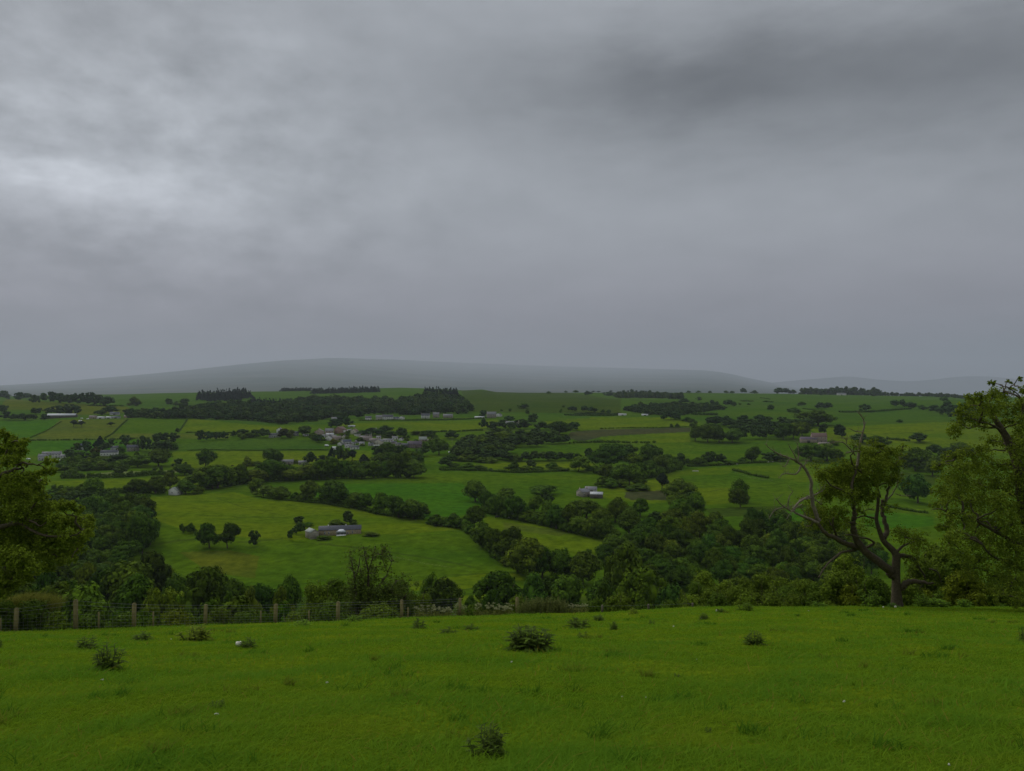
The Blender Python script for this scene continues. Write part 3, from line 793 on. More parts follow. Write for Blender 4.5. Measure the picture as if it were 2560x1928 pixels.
row('among the village roofs', 'A2', [(1340, 640, 70, 40, 's4'), (1460, 575, 80, 55, 's1'), (1600, 630, 90, 50, 'b1'), (1640, 560, 130, 50, 'b0'), (1720, 545, 110, 60, 'b1'), (1780, 560, 120, 60, 'b0'), (1850, 540, 130, 75, 'b1'), (1900, 580, 110, 60, 'b1'), (2020, 580, 110, 90, 'r1'), (1350, 480, 110, 80, 'b0'), (1460, 470, 110, 85, 'r0'), (1400, 420, 90, 60, 'r0'), (1590, 385, 100, 80, 'r0')], 'trees among the village roofs')
row('of the trees at the village end', 'A3', [(390, 750, 165, 150, 'r1'), (510, 590, 120, 70, 'b1'), (350, 610, 90, 60, 's1'), (280, 560, 130, 50, 'b1'), (170, 545, 110, 35, 's1'), (200, 770, 150, 80, 'b1'), (30, 740, 90, 80, 'r1'), (20, 570, 100, 80, 'r1'), (260, 690, 70, 50, 's1')], 'trees at the village end')
row('of the trees around the two grey cottages', 'A3', [(840, 490, 80, 90, 'r0'), (830, 375, 80, 65, 'r0'), (930, 495, 110, 70, 'b1'), (1025, 490, 100, 80, 'b1'), (1090, 420, 90, 55, 'r0'), (1120, 490, 100, 60, 'b1'), (1230, 495, 130, 90, 'b1'), (1330, 445, 105, 95, 'r1'), (1420, 500, 110, 75, 'b1'), (1500, 505, 90, 60, 'b1'), (1590, 550, 180, 110, 'b0'), (1740, 505, 105, 75, 'r0'), (1660, 635, 85, 75, 'r6'), (210, 560, 60, 30, 's1')], 'trees around the two grey cottages')
fill('A3', [(540, 770), (700, 810), (1090, 815), (1110, 720), (1330, 680), (1590, 645), (1600, 600), (1350, 580), (1000, 590), (700, 640), (600, 680)], 44, (120, 190), (80, 130), ['r2', 'b2', 'b1', 'r1', 'b1', 't2'], 'broadleaf tree inside the thick wood beyond the village end', 'trees of the wood beyond the village end', 62)
row('of the bushes skirting the thick wood', 'A3', [(520, 805, 130, 60, 's1'), (620, 815, 120, 55, 's2'), (720, 818, 130, 60, 's1'), (830, 828, 110, 50, 's2'), (930, 830, 120, 50, 's1'), (560, 880, 110, 40, 's1'), (680, 895, 170, 55, 's1'), (800, 900, 130, 45, 's1'), (460, 870, 130, 90, 'b1')], 'bushes skirting the thick wood')
row('of the shrubby strip across the middle', 'A3', [(1160, 815, 100, 65, 's1'), (1260, 812, 120, 80, 'b1'), (1340, 810, 110, 90, 'b2'), (1430, 810, 110, 80, 'b2'), (1510, 808, 110, 85, 'b1'), (1600, 806, 120, 75, 'b1'), (1700, 806, 110, 70, 'b1'), (1885, 800, 85, 105, 'r1'), (1960, 815, 110, 80, 's1'), (1780, 800, 100, 60, 's1')], 'trees of the shrubby strip')
row('of the trees in the hedge below the strip', 'A3', [(1140, 915, 150, 80, 's1'), (1310, 885, 110, 80, 'r2'), (1280, 905, 120, 45, 's1'), (1520, 890, 105, 55, 's1'), (1390, 910, 110, 40, 's1'), (1785, 915, 190, 165, 't2'), (1600, 905, 140, 35, 's1'), (1900, 905, 90, 40, 's1')], 'trees in the hedge below the strip')
row('of the great clump above the stone farm', 'A4', [(60, 880, 290, 190, 'b6'), (200, 800, 190, 145, 'r0'), (290, 790, 170, 125, 'r1'), (335, 890, 160, 150, 'r4'), (440, 880, 200, 200, 'r0'), (540, 840, 190, 180, 'r0'), (590, 930, 150, 175, 't1'), (690, 890, 130, 140, 'r1'), (800, 880, 130, 130, 'r1'), (480, 960, 170, 140, 'b1'),
    (180, 1050, 200, 190, 'r1'), (290, 1050, 170, 180, 'r2'), (390, 980, 150, 130, 'r1'), (100, 1000, 170, 130, 'r1'), (20, 1070, 120, 90, 's1'), (120, 1080, 140, 80, 's1'), (230, 1070, 140, 70, 's1'), (400, 1060, 120, 80, 's1')], 'trees of the great clump above the stone farm')
row('of the trees along the flock hedge', 'A4', [(870, 850, 90, 60, 's1'), (960, 860, 110, 70, 's1'), (1040, 850, 100, 60, 's1'), (1110, 845, 130, 115, 'r1'), (1210, 845, 110, 95, 'r1'), (1300, 850, 80, 40, 's1'), (1510, 825, 175, 140, 'b1'), (1430, 830, 90, 50, 's1'), (1690, 815, 150, 80, 'b1'), (1800, 812, 120, 55, 's1')], 'trees along the flock hedge')
row('of the field trees on the knoll', 'A4', [(1385, 1225, 180, 190, 'r1'), (770, 1200, 250, 190, 'b1'), (620, 1120, 130, 185, 'p1'), (930, 1240, 150, 110, 'r1'), (360, 1045, 60, 42, 's7'), (420, 1100, 170, 60, 's1'), (300, 1110, 120, 45, 's1')], 'trees on the knoll')
row('of the trees in the rough field by the red-roofed farm', 'A4', [(950, 615, 130, 145, 'r6'), (1075, 625, 140, 150, 'b1'), (1190, 626, 160, 150, 'b1'), (1320, 626, 170, 115, 'b1'), (1440, 598, 100, 125, 'r1'), (1555, 596, 110, 125, 'r1'), (1640, 590, 100, 105, 'r1'), (1745, 570, 120, 90, 'b1'), (1830, 598, 150, 160, 'b1'), (1930, 590, 140, 140, 'r1'), (2020, 560, 150, 120, 'b1'), (2070, 470, 130, 75, 'b2'),
    (930, 475, 85, 55, 's0'), (718, 475, 38, 34, 's0'), (766, 475, 40, 34, 's0'), (640, 402, 80, 60, 'r0'), (710, 395, 70, 60, 'p0'), (770, 400, 110, 70, 'b0'), (860, 415, 80, 40, 's0'), (905, 425, 70, 30, 's0')], 'trees near the red-roofed farm')
fill('A4', [(1030, 445), (1250, 470), (1380, 520), (1700, 540), (1990, 500), (1990, 450), (1700, 435), (1300, 440)], 22, (110, 160), (60, 100), ['b0', 'b1', 'r1'], 'tree in the long wood behind the red-roofed farm', 'trees of the long wood behind the farm', 62)
row('of the trees about the red-roofed farm', 'A5', [(150, 655, 285, 125, 'b6'), (30, 680, 130, 80, 'b1'), (200, 745, 90, 95, 'r1'), (365, 780, 120, 120, 'r6'), (575, 830, 170, 80, 'b1'), (765, 870, 180, 100, 'b1'), (1150, 825, 150, 85, 'b1'), (80, 1010, 220, 150, 'b1'), (240, 1010, 240, 140, 'b1'), (340, 1000, 130, 90, 's1'), (310, 850, 90, 45, 's1'), (965, 628, 60, 30, 's0'),
    (1320, 960, 130, 100, 'b1'), (1120, 1110, 240, 210, 'r2'), (1180, 1120, 110, 120, 't2'), (1290, 1160, 190, 170, 'b1'), (1040, 1090, 90, 60, 's2'), (1145, 1430, 260, 240, 'b0'), (1240, 1100, 180, 180, 'b1'), (1450, 1000, 150, 110, 'b1'), (1600, 960, 170, 120, 'b1')], 'trees about the red-roofed farm')
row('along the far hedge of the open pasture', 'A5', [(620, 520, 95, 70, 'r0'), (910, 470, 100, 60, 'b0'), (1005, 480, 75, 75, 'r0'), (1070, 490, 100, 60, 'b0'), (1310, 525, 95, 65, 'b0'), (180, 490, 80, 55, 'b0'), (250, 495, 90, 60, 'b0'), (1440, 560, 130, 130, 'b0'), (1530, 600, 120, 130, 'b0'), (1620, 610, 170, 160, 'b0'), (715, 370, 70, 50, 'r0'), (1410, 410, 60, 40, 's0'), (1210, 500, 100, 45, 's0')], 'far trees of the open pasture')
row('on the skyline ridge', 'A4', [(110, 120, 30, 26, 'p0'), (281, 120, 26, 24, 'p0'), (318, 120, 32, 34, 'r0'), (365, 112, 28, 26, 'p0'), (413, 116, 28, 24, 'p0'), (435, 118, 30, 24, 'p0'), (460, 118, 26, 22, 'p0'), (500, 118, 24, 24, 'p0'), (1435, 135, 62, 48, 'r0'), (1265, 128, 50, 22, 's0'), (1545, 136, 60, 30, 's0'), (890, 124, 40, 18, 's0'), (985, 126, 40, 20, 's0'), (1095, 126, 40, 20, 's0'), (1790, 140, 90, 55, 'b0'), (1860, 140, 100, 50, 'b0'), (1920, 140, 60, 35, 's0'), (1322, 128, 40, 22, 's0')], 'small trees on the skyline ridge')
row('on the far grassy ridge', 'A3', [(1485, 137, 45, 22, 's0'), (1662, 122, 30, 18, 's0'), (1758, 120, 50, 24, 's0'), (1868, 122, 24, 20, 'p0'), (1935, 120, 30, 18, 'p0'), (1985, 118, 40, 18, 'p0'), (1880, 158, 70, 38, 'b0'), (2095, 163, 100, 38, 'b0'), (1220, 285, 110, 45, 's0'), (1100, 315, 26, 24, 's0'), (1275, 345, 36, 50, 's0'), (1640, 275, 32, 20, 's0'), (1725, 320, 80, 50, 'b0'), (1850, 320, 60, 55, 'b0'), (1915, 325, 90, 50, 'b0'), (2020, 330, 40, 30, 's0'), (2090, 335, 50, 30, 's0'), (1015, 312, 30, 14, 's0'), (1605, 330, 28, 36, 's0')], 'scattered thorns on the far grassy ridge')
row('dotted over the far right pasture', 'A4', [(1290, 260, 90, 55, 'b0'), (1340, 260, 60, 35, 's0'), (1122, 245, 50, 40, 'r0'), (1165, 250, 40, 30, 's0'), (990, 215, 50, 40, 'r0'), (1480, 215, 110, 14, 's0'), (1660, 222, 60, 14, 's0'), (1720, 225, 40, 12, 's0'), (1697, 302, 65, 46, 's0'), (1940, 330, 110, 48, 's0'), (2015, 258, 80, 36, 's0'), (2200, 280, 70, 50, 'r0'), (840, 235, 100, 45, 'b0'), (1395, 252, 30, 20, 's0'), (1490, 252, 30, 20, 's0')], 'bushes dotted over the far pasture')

# valley-bottom and near-slope trees
row('of the thorn trees beside the lone stone farmhouse', 'B2', [(100, 560, 190, 225, 'r6'), (280, 560, 160, 215, 'r6'), (540, 545, 100, 165, 't1'), (908, 480, 65, 105, 't1'), (995, 310, 110, 60, 'r1'), (1000, 425, 100, 110, 'b1'), (1380, 330, 120, 55, 's1'), (1480, 325, 110, 140, 't2'), (1540, 330, 70, 50, 's1'), (1240, 474, 110, 38, 's1'), (1720, 435, 130, 38, 's2'), (1090, 340, 100, 30, 's1')], 'trees beside the lone stone farmhouse')
row('of the pair of small bushes up the slope', 'B1', [(1835, 405, 65, 85, 's1'), (1915, 410, 75, 80, 's1')])
row('of the tree line above the lone farmhouse', 'B2', [(640, 45, 200, 90, 's1'), (560, 0, 160, 120, 's1'), (810, 70, 180, 110, 'b1'), (950, 80, 80, 70, 's1'), (1020, 95, 90, 80, 's1'), (1110, 95, 170, 165, 'r1'), (1290, 110, 190, 180, 'r1'), (1390, 130, 230, 200, 'b1'), (1570, 160, 200, 130, 'b1'), (1660, 175, 190, 130, 'b1'), (1830, 220, 170, 175, 'r1'), (1990, 255, 220, 180, 'b1'), (2140, 270, 200, 180, 'b1'), (2230, 240, 120, 90, 's1')], 'trees of the line above the lone farmhouse')
row('of the thorn hedge down to the dingle', 'B3', [(380, 335, 150, 90, 's1'), (320, 320, 100, 60, 's1'), (480, 340, 100, 60, 's1'), (560, 355, 150, 120, 's1'), (650, 370, 130, 120, 's1'), (745, 350, 160, 170, 'b1'), (700, 420, 120, 80, 's1'), (780, 480, 170, 150, 's2'), (860, 560, 190, 180, 'b2'), (950, 640, 190, 250, 'b1'), (1040, 680, 190, 200, 'r1'), (1140, 660, 230, 250, 'r6'), (1080, 740, 130, 90, 's4')], 'trees of the hedge down to the dingle')
row('of the trees around the dingle mouth', 'B3', [(1180, 800, 190, 140, 'b3'), (1290, 860, 300, 330, 'b3'), (1420, 860, 230, 260, 'b1'), (1620, 880, 230, 275, 'r6'), (1540, 850, 170, 160, 'b1'), (1830, 930, 270, 270, 'b1'), (1720, 880, 110, 130, 't1'), (1480, 640, 60, 60, 's1'), (1860, 640, 100, 60, 's2')], 'trees around the dingle mouth')
row('of the dark trees topping the strip of pasture', 'B3', [(880, 200, 130, 175, 'r1'), (970, 240, 150, 190, 'b1'), (1050, 100, 190, 110, 'r1'), (1080, 250, 160, 190, 'b1'), (1180, 275, 190, 210, 'b6'), (1300, 290, 190, 90, 's3'), (1340, 200, 150, 140, 'b1'), (1420, 320, 170, 110, 's2'), (1480, 120, 100, 90, 'r1'), (1480, 300, 150, 200, 'r1'), (1560, 370, 170, 210, 'r0'), (1410, 40, 270, 90, 'b1'), (1690, 380, 180, 230, 'r1'), (1780, 410, 190, 150, 'b2'), (1860, 260, 240, 160, 'b1'), (1940, 460, 210, 180, 'b2'), (2060, 470, 210, 190, 'b1'), (2030, 320, 200, 140, 'b1'), (2150, 300, 220, 200, 'b1')], 'trees topping the strip of pasture')
row('standing alone in the smooth pasture', 'B3', [(755, 100, 225, 170, 'b1')])
row('of the bank trees beside the pasture strip', 'B4', [(80, 480, 180, 120, 'b1'), (180, 300, 150, 190, 'b1'), (290, 420, 230, 190, 'b1'), (400, 250, 170, 150, 'r1'), (320, 330, 180, 160, 'b1'), (130, 620, 220, 150, 'b1'), (40, 690, 160, 130, 'b6'), (560, 320, 150, 110, 'b1'), (770, 180, 180, 130, 'b1'), (760, 260, 200, 160, 'b1'), (960, 240, 190, 210, 'r1'), (1400, 155, 150, 150, 'r1')], 'bank trees right of the strip of pasture')

fill('B4', [(420, 420), (700, 330), (1100, 330), (1500, 330), (1900, 400), (2500, 430), (2800, 600), (2750, 1000), (2100, 1020), (1500, 1000), (1250, 1000), (950, 1020), (700, 1000), (420, 980), (300, 820), (180, 700), (250, 560)], 100, (150, 260), (150, 270), ['b6', 'r6', 'b1', 'r1', 'b2', 'b0', 't1', 'r2', 't2', 'b6'], 'dark broadleaf tree deep in the dense wood of the dingle', 'trees of the dense wood of the dingle', 84)
row('of the front trees along the valley floor', 'B3', [(1040, 1080, 330, 290, 'r6', 270), (950, 1150, 170, 160, 'r6', 240), (1330, 1080, 250, 230, 'r0', 265), (1480, 1080, 260, 230, 'b6', 270), (1690, 1120, 340, 300, 'b0', 250), (1990, 1150, 270, 290, 'r0', 245), (1170, 1130, 180, 120, 's0', 235), (430, 1120, 330, 270, 'r6', 260), (310, 1080, 180, 240, 'r2', 275), (730, 1120, 130, 70, 's1', 255), (2150, 1100, 150, 140, 's1', 250), (820, 1130, 110, 60, 's1', 250)], 'front trees along the valley floor')
row('of the leafy trees before the dense wood', 'B4', [(210, 930, 280, 350, 'r2', 260), (490, 1100, 330, 310, 'r3', 225), (740, 1130, 260, 240, 'b0', 215), (220, 1080, 200, 140, 's2', 230), (340, 1090, 170, 240, 's0', 232), (820, 1110, 120, 110, 's2', 200), (30, 1120, 170, 260, 'r0', 235)], 'leafy trees before the dense wood')
fill('B1', [(960, 640), (1290, 640), (1510, 610), (1520, 400), (1470, 250), (1200, 190), (1000, 180), (900, 260), (860, 420), (880, 560)], 26, (180, 250), (190, 260), ['b1', 'r1', 'b0', 'r6', 'b1'], 'tree in the steep wood at the edge of the sloping meadow', 'trees of the steep wood at the meadow edge', 100)
fill('B1', [(480, 60), (860, 90), (1000, 60), (1060, 130), (900, 200), (600, 170), (480, 130)], 12, (130, 190), (70, 110), ['b1', 'b2', 's1'], 'bushy tree at the head of the steep wood', 'bushy trees at the head of the steep wood', 80)
row('of the trees at the meadow corner', 'B1', [(1050, 95, 90, 100, 'r1'), (1410, 600, 230, 360, 'b6'), (1380, 220, 190, 180, 'b1'), (1500, 310, 100, 130, 'b0')])
fill('B1', [(150, 780), (700, 760), (1000, 740), (1250, 700), (1250, 800), (950, 950), (600, 900), (150, 900)], 20, (200, 290), (150, 210), ['b1', 'r6', 'b2', 'b6', 'r1', 'b0'], 'tree low in the valley wood behind the wire fence', 'trees low in the valley wood', 120)
row('of the rounded crowns behind the wire fence', 'B1', [(1470, 850, 280, 250, 'r6', 300), (1260, 960, 420, 240, 'b1', 270), (900, 900, 230, 190, 'r2', 280), (1090, 930, 330, 220, 'b6', 275), (1320, 1130, 320, 300, 'r1', 200), (890, 1200, 420, 300, 'b3', 150), (540, 1150, 380, 290, 'b1', 165), (200, 1130, 330, 320, 'b1', 160), (1680, 800, 180, 90, 'b2', 310), (1800, 1000, 250, 210, 'b1', 250), (2060, 1080, 350, 360, 'b1', 230),
    (1680, 1130, 240, 200, 'r3', 185), (1560, 1140, 260, 160, 'b3', 170), (1780, 1140, 160, 140, 's3', 175), (1890, 1140, 160, 150, 's2', 172), (1800, 1330, 330, 210, 'b4', 95), (2120, 1180, 180, 125, 's1', 160), (500, 960, 200, 170, 'r0', 230), (1560, 1380, 260, 170, 's1', 80), (1180, 1400, 280, 200, 's1', 75), (900, 1420, 300, 160, 's1', 70), (40, 1000, 240, 190, 'b1', 170), (700, 1050, 260, 150, 'b1', 190), (1000, 1400, 260, 260, 's1', 85), (1400, 1420, 260, 230, 's1', 88)], 'rounded crowns behind the wire fence')
row('of the meadow-foot trees behind the fence', 'B2', [(130, 1080, 300, 355, 'b6', 255), (380, 1080, 240, 205, 'b1', 250), (620, 1130, 230, 230, 'b0', 225), (860, 1120, 260, 320, 'r1', 240), (290, 1180, 190, 200, 's2', 180), (550, 1150, 150, 180, 's2', 190), (850, 1190, 200, 200, 's2', 180), (330, 1300, 420, 200, 's1', 90), (600, 1300, 260, 150, 's1', 85), (110, 1200, 150, 130, 's1', 170), (60, 1320, 300, 180, 's1', 92), (800, 1310, 300, 160, 's1', 80)], 'meadow-foot trees behind the fence')

fill('A1', [(560, 900), (700, 965), (1000, 905), (1500, 885), (1500, 835), (900, 800), (620, 850)], 26, (90, 150), (50, 90), ['s1', 's2', 's1', 's2'], 'bush of the scrubby ground below the hamlet', 'bushes below the hamlet', 55)
fill('V', [(250, 600), (700, 620), (1000, 680), (1500, 700), (1900, 660), (1900, 600), (1500, 520), (900, 440), (300, 470)], 26, (50, 90), (30, 50), ['s1', 's2', 's1', 's0'], 'garden bush between the village houses', 'garden bushes of the village', 70)
# far woods that read as one mass
mass('far_woodland', 'great dark wood spread over the slope above the village', 'A2', [[(0, 390), (470, 405), (800, 450), (1180, 410), (1500, 375), (1640, 345), (2212, 350), (2212, 245), (1950, 240), (1300, 215), (1000, 230), (700, 290), (520, 270), (0, 285)]], (70, 120), (50, 85), 420, mind=30)
mass('far_woodland', 'dark wooded shoulder right of the white houses', 'A3', [[(0, 350), (690, 338), (700, 300), (560, 215), (230, 200), (0, 245)]], (70, 110), (65, 95), 130, mind=28)
mass('conifer_plantation', 'dark square block of conifers standing above the wooded shoulder', 'A3', [[(240, 190), (570, 200), (565, 160), (250, 150)]], (45, 70), (75, 95), 70, 'c', WOODC, 20)
mass('conifer_plantation', 'long flat conifer plantation crossing the skyline', 'A2', [[(1130, 140), (1790, 122), (1790, 112), (1130, 130)]], (40, 60), (42, 58), 110, 'c', WOODC, 13)
mass('conifer_plantation', 'small conifer block on the crest of the ridge', 'A2', [[(815, 115), (1115, 112), (1115, 106), (815, 108)]], (36, 56), (28, 36), 50, 'c', WOODC, 10)
mass('conifer_plantation', 'blue-black plantation with a straight top beside the rough field', 'A2', [[(-10, 215), (290, 218), (520, 180), (400, 150), (-10, 180)]], (45, 70), (60, 85), 110, 'c', WOODC, 20)
mass('conifer_plantation', 'dark oval plantation inside the great wood', 'A2', [[(500, 265), (800, 290), (790, 250), (520, 235)]], (50, 75), (55, 75), 60, 'c', WOODC, 22)
mass('far_woodland', 'thin belt of trees between plantation and yellow field', 'A1', [[(1270, 378), (2212, 396), (2212, 330), (1900, 300), (1700, 345), (1270, 360)]], (70, 120), (45, 80), 90, mind=34)
mass('far_woodland', 'flat-topped wood on the slope below the skyline trees', 'A4', [[(170, 182), (550, 182), (815, 196), (815, 178), (560, 165), (170, 168)]], (45, 75), (42, 66), 90, mind=18)
mass('far_woodland', 'long scrubby wood trailing across the distant pasture', 'A4', [[(250, 312), (480, 352), (900, 358), (1080, 310), (1250, 305), (1220, 275), (800, 265), (400, 270), (260, 298)]], (50, 90), (30, 58), 150, mind=26)
mass('far_woodland', 'dark wood along the skyline around the white shed', 'A5', [[(-10, 350), (330, 352), (440, 352), (760, 352), (760, 344), (-10, 342)]], (55, 90), (50, 82), 60, mind=22)
mass('far_woodland', 'thinning wooded tail of the skyline', 'A5', [[(740, 345), (1050, 348), (1300, 370), (1640, 390), (1640, 378), (1200, 352), (750, 338)]], (40, 70), (24, 42), 60, mind=22)
mass('far_woodland', 'low scrub beside the two white sheds', 'A3', [[(1760, 352), (2212, 356), (2212, 345), (1780, 345)]], (40, 70), (16, 26), 40, mind=20)

# hedges
HEDGES = [
    ('tall scrubby understorey of the dark belt across the valley', 'A2', [(60, 1085), (250, 1070), (480, 1030), (700, 1008), (1000, 998), (1300, 988), (1600, 983), (1900, 972), (2150, 975)], 8.0, 7.0, '1', .0),
    ('second scrubby strip behind the dark belt below the village', 'A2', [(820, 930), (1050, 920), (1250, 890), (1500, 880), (1800, 870), (2150, 880)], 7.0, 7.0, '1', .0),
    ('understorey of the great clump above the stone farm', 'A4', [(-60, 930), (100, 960), (300, 1010), (480, 980), (640, 930), (820, 885)], 7.0, 8.0, '1', .0),
    ('scrub along the thorn hedge down to the dingle', 'B3', [(320, 325), (560, 350), (700, 400), (800, 500), (920, 620), (1060, 730)], 4.5, 5.0, '1', .0),
    ('scrub beneath the dark trees topping the pasture strip', 'B3', [(840, 205), (1050, 255), (1250, 290), (1500, 350), (1750, 410), (2050, 470)], 5.5, 5.0, '1', .0),
    ('thick hedge bottom of the tree line above the farmhouse', 'B2', [(1050, 95), (1300, 120), (1600, 175), (1900, 240), (2250, 275)], 4.0, 4.0, '1', .0),
    ('low straight hedge along the foot of the three hillside fields', 'A1', [(300, 610), (600, 606), (950, 598), (1400, 586), (1500, 590)], 2.0, 2.0, '1', .25),
    ('hedge climbing between the rough olive field and the green field', 'A1', [(1050, 585), (1130, 540), (1200, 470), (1280, 400)], 1.6, 1.8, '1', .2),
    ('thin hedge running up to the wind-bent trees', 'A1', [(310, 578), (400, 540), (480, 505), (620, 415)], 1.3, 1.6, '2', .3),
    ('short hedge climbing beside the yellow field', 'A1', [(1795, 515), (1840, 450), (1880, 388)], 1.6, 1.8, '1', .1),
    ('hedge at the foot of the yellow hillside field', 'A2', [(-150, 530), (0, 527), (300, 532), (640, 540)], 1.8, 2.0, '1', .15),
    ('ruler-straight hedge between two bright village paddocks', 'A2', [(-120, 710), (300, 706), (320, 705), (900, 704), (1290, 703)], 1.3, 1.6, '1', .0),
    ('dark hedge below the pale strip field', 'A1', [(620, 985), (800, 985), (1000, 982), (1200, 975), (1500, 955), (1750, 942)], 4.2, 3.4, '1', .0),
    ('hedge over the pale strip field', 'A1', [(690, 905), (900, 905), (1150, 900), (1300, 890)], 5.5, 4.5, '1', .0),
    ('hedge joining the flat pasture trees to the dark belt', 'A1', [(1900, 945), (2050, 945), (2212, 935)], 4.0, 3.4, '1', .0),
    ('dark hedge under the trees of the white-gabled cottage', 'A1', [(540, 1120), (700, 1130), (900, 1145), (1100, 1135), (1300, 1132), (1680, 1130)], 4.5, 3.6, '1', .0),
    ('hedge under the row of white houses', 'A2', [(1590, 408), (1800, 408), (2100, 408)], 2.0, 2.4, '1', .0),
    ('dark hedge running on below the pale houses', 'A3', [(60, 408), (300, 404), (550, 398), (840, 385)], 2.2, 2.4, '1', .0),
    ('hedge across the wide yellow field below the houses', 'A3', [(240, 525), (400, 522), (600, 518), (840, 505)], 2.4, 2.6, '1', .1),
    ('long low hedge under the pasture with the lone clumps', 'A3', [(400, 905), (600, 905), (880, 912), (1100, 928), (1400, 925), (1700, 908)], 2.6, 2.6, '1', .0),
    ('hedge along the brown heather strip', 'A3', [(1690, 635), (1850, 630), (2000, 625), (2180, 625)], 3.0, 3.0, '1', .12),
    ('broken hedge above the great clump', 'A4', [(-60, 625), (100, 628), (260, 630), (480, 632), (560, 630)], 2.6, 3.0, '1', .25),
    ('hedge above the brown heather strip', 'A4', [(0, 490), (170, 485), (450, 482), (900, 470)], 1.6, 2.0, '1', .25),
    ('hedge behind the grazing sheep', 'A4', [(880, 868), (1060, 862), (1240, 852), (1420, 838), (1660, 828)], 2.8, 2.8, '1', .0),
    ('dark field hedge climbing the knoll', 'A4', [(1330, 908), (1480, 945), (1690, 988)], 2.4, 2.4, '1', .0),
    ('hedge running below the two white sheds', 'A4', [(-350, 355), (-100, 358), (180, 358)], 3.2, 4.0, '0', .1),
    ('far hedge from the long scrubby wood', 'A4', [(940, 352), (1110, 352), (1180, 352)], 4.5, 5.0, '0', .05),
    ('far dark hedge over the open pasture', 'A5', [(370, 525), (540, 525), (700, 520), (900, 505), (1080, 492)], 3.4, 4.0, '0', .05),
    ('pale hedge bank at the bottom of the open pasture', 'A5', [(850, 795), (960, 805), (1080, 815)], 3.0, 3.2, '1', .0),
    ('hedge in the far pasture behind the broad dark tree', 'A5', [(0, 490), (100, 502), (210, 522)], 2.6, 3.4, '0', .0),
    ('hedge closing the small green field behind the old oak', 'B5', [(850, 150), (1000, 180), (1250, 215)], 1.8, 2.0, '1', .0),
    ('low hedge under the tree line above the lone farmhouse', 'B2', [(620, 62), (900, 88), (1250, 118), (1500, 165)], 1.6, 2.0, '1', .0),
    ('low hedge below the dark trees topping the strip of pasture', 'B3', [(1250, 300), (1500, 345), (1750, 415), (2050, 470)], 2.0, 2.2, '1', .0),
    ('far hedge dividing the grassy ridge', 'A4', [(1600, 182), (1700, 195)], 2.0, 3.0, '0', .1),
    ('rough hedge below the copse under the moor', 'A1', [(860, 258), (1100, 265), (1250, 264)], 3.0, 4.0, '0', .15),
]
for lab, cn, pts, h, wd, tn, gp in HEDGES:
    hedge(lab, cn, pts, h, wd, tn, gaps=gp)
plant_all()
print('trees', NTREE[0], 'objects', len(bpy.data.objects))
# ------------------------------------------------------------------ buildings
def masonry(name, col, var=.3, sc=1.2):
    m, nt, b = new_mat(name, .9, .1)
    tc = N(nt, 'ShaderNodeTexCoord')
    br = N(nt, 'ShaderNodeTexBrick'); br.inputs['Scale'].default_value = 1.0
    br.inputs['Brick Width'].default_value = .5; br.inputs['Row Height'].default_value = .22; br.inputs['Mortar Size'].default_value = .02
    mp = N(nt, 'ShaderNodeMapping'); mp.inputs['Rotation'].default_value = (math.pi / 2, 0, 0)
    nt.links.new(tc.outputs['Object'], mp.inputs[0]); nt.links.new(mp.outputs[0], br.inputs['Vector'])
    br.inputs['Color1'].default_value = (*[x * (1 - var) for x in col], 1); br.inputs['Color2'].default_value = (*[min(1, x * (1 + var)) for x in col], 1)
    br.inputs['Mortar'].default_value = (*[min(1, x * 1.1 + .03) for x in col], 1)
    n1 = noise(nt, sc, 4, tc.outputs['Object'])
    c = mixc(nt, ramp(nt, n1, [(.3, 0.0), (.7, 1.0)]), (.78, .76, .74), (1.18, 1.16, 1.12))
    nt.links.new(mixc(nt, 1.0, br.outputs['Color'], c, 'MULTIPLY'), b.inputs['Base Color'])
    return m
def slates(name, col):
    m, nt, b = new_mat(name, .6, .3)
    tc = N(nt, 'ShaderNodeTexCoord')
    n1 = noise(nt, 1.4, 5, tc.outputs['Object']); wv = N(nt, 'ShaderNodeTexWave'); wv.bands_direction = 'Z'; wv.inputs['Scale'].default_value = 1.6; wv.inputs['Distortion'].default_value = .6
    nt.links.new(tc.outputs['Object'], wv.inputs['Vector'])
    c = mixc(nt, ramp(nt, n1, [(.3, 0.0), (.7, 1.0)]), tuple(x * .72 for x in col), tuple(min(1, x * 1.3) for x in col))
    c = mixc(nt, .25, c, wv.outputs['Color'], 'MULTIPLY')
    nt.links.new(c, b.inputs['Base Color'])
    return m
WM = {'white': plain('white_render', (.74, .73, .70), .85, 1.5, .12), 'cream': plain('cream_render', (.56, .52, .42), .85, 1.5, .12),
      'stone': masonry('grey_stone', (.34, .31, .265)), 'tan': masonry('sandstone', (.42, .34, .235)), 'brown': masonry('brown_stone', (.33, .27, .23)),
      'brick': masonry('red_brick', (.30, .18, .145)), 'pink': masonry('pinkish_stone', (.42, .34, .29)), 'purple': masonry('plum_brick', (.20, .135, .14)),
      'tin': plain('pale_cladding', (.5, .52, .52), .5, 2, .1), 'grey': plain('grey_render', (.50, .50, .49), .85, 1.5, .15), 'dark': masonry('dark_stone', (.13, .12, .115))}
RM = {'slate': slates('slate_roof', (.085, .09, .105)), 'grey': slates('grey_slate', (.21, .21, .215)), 'blue': slates('blue_slate', (.07, .08, .12)), 'red': slates('red_tile', (.20, .125, .105)),
      'brown': slates('brown_tile', (.21, .175, .155)), 'tin': slates('pale_sheet', (.52, .54, .54)), 'moss': slates('mossy_sheet', (.30, .33, .29)), 'purple': slates('purple_slate', (.115, .09, .115))}
GLASS = new_mat('window_glass', .15, .5); GLASS[2].inputs['Base Color'].default_value = (.03, .035, .04, 1); GLASS = GLASS[0]
FRAME = plain('window_frame_white', (.7, .7, .68), .6, 5, .05)
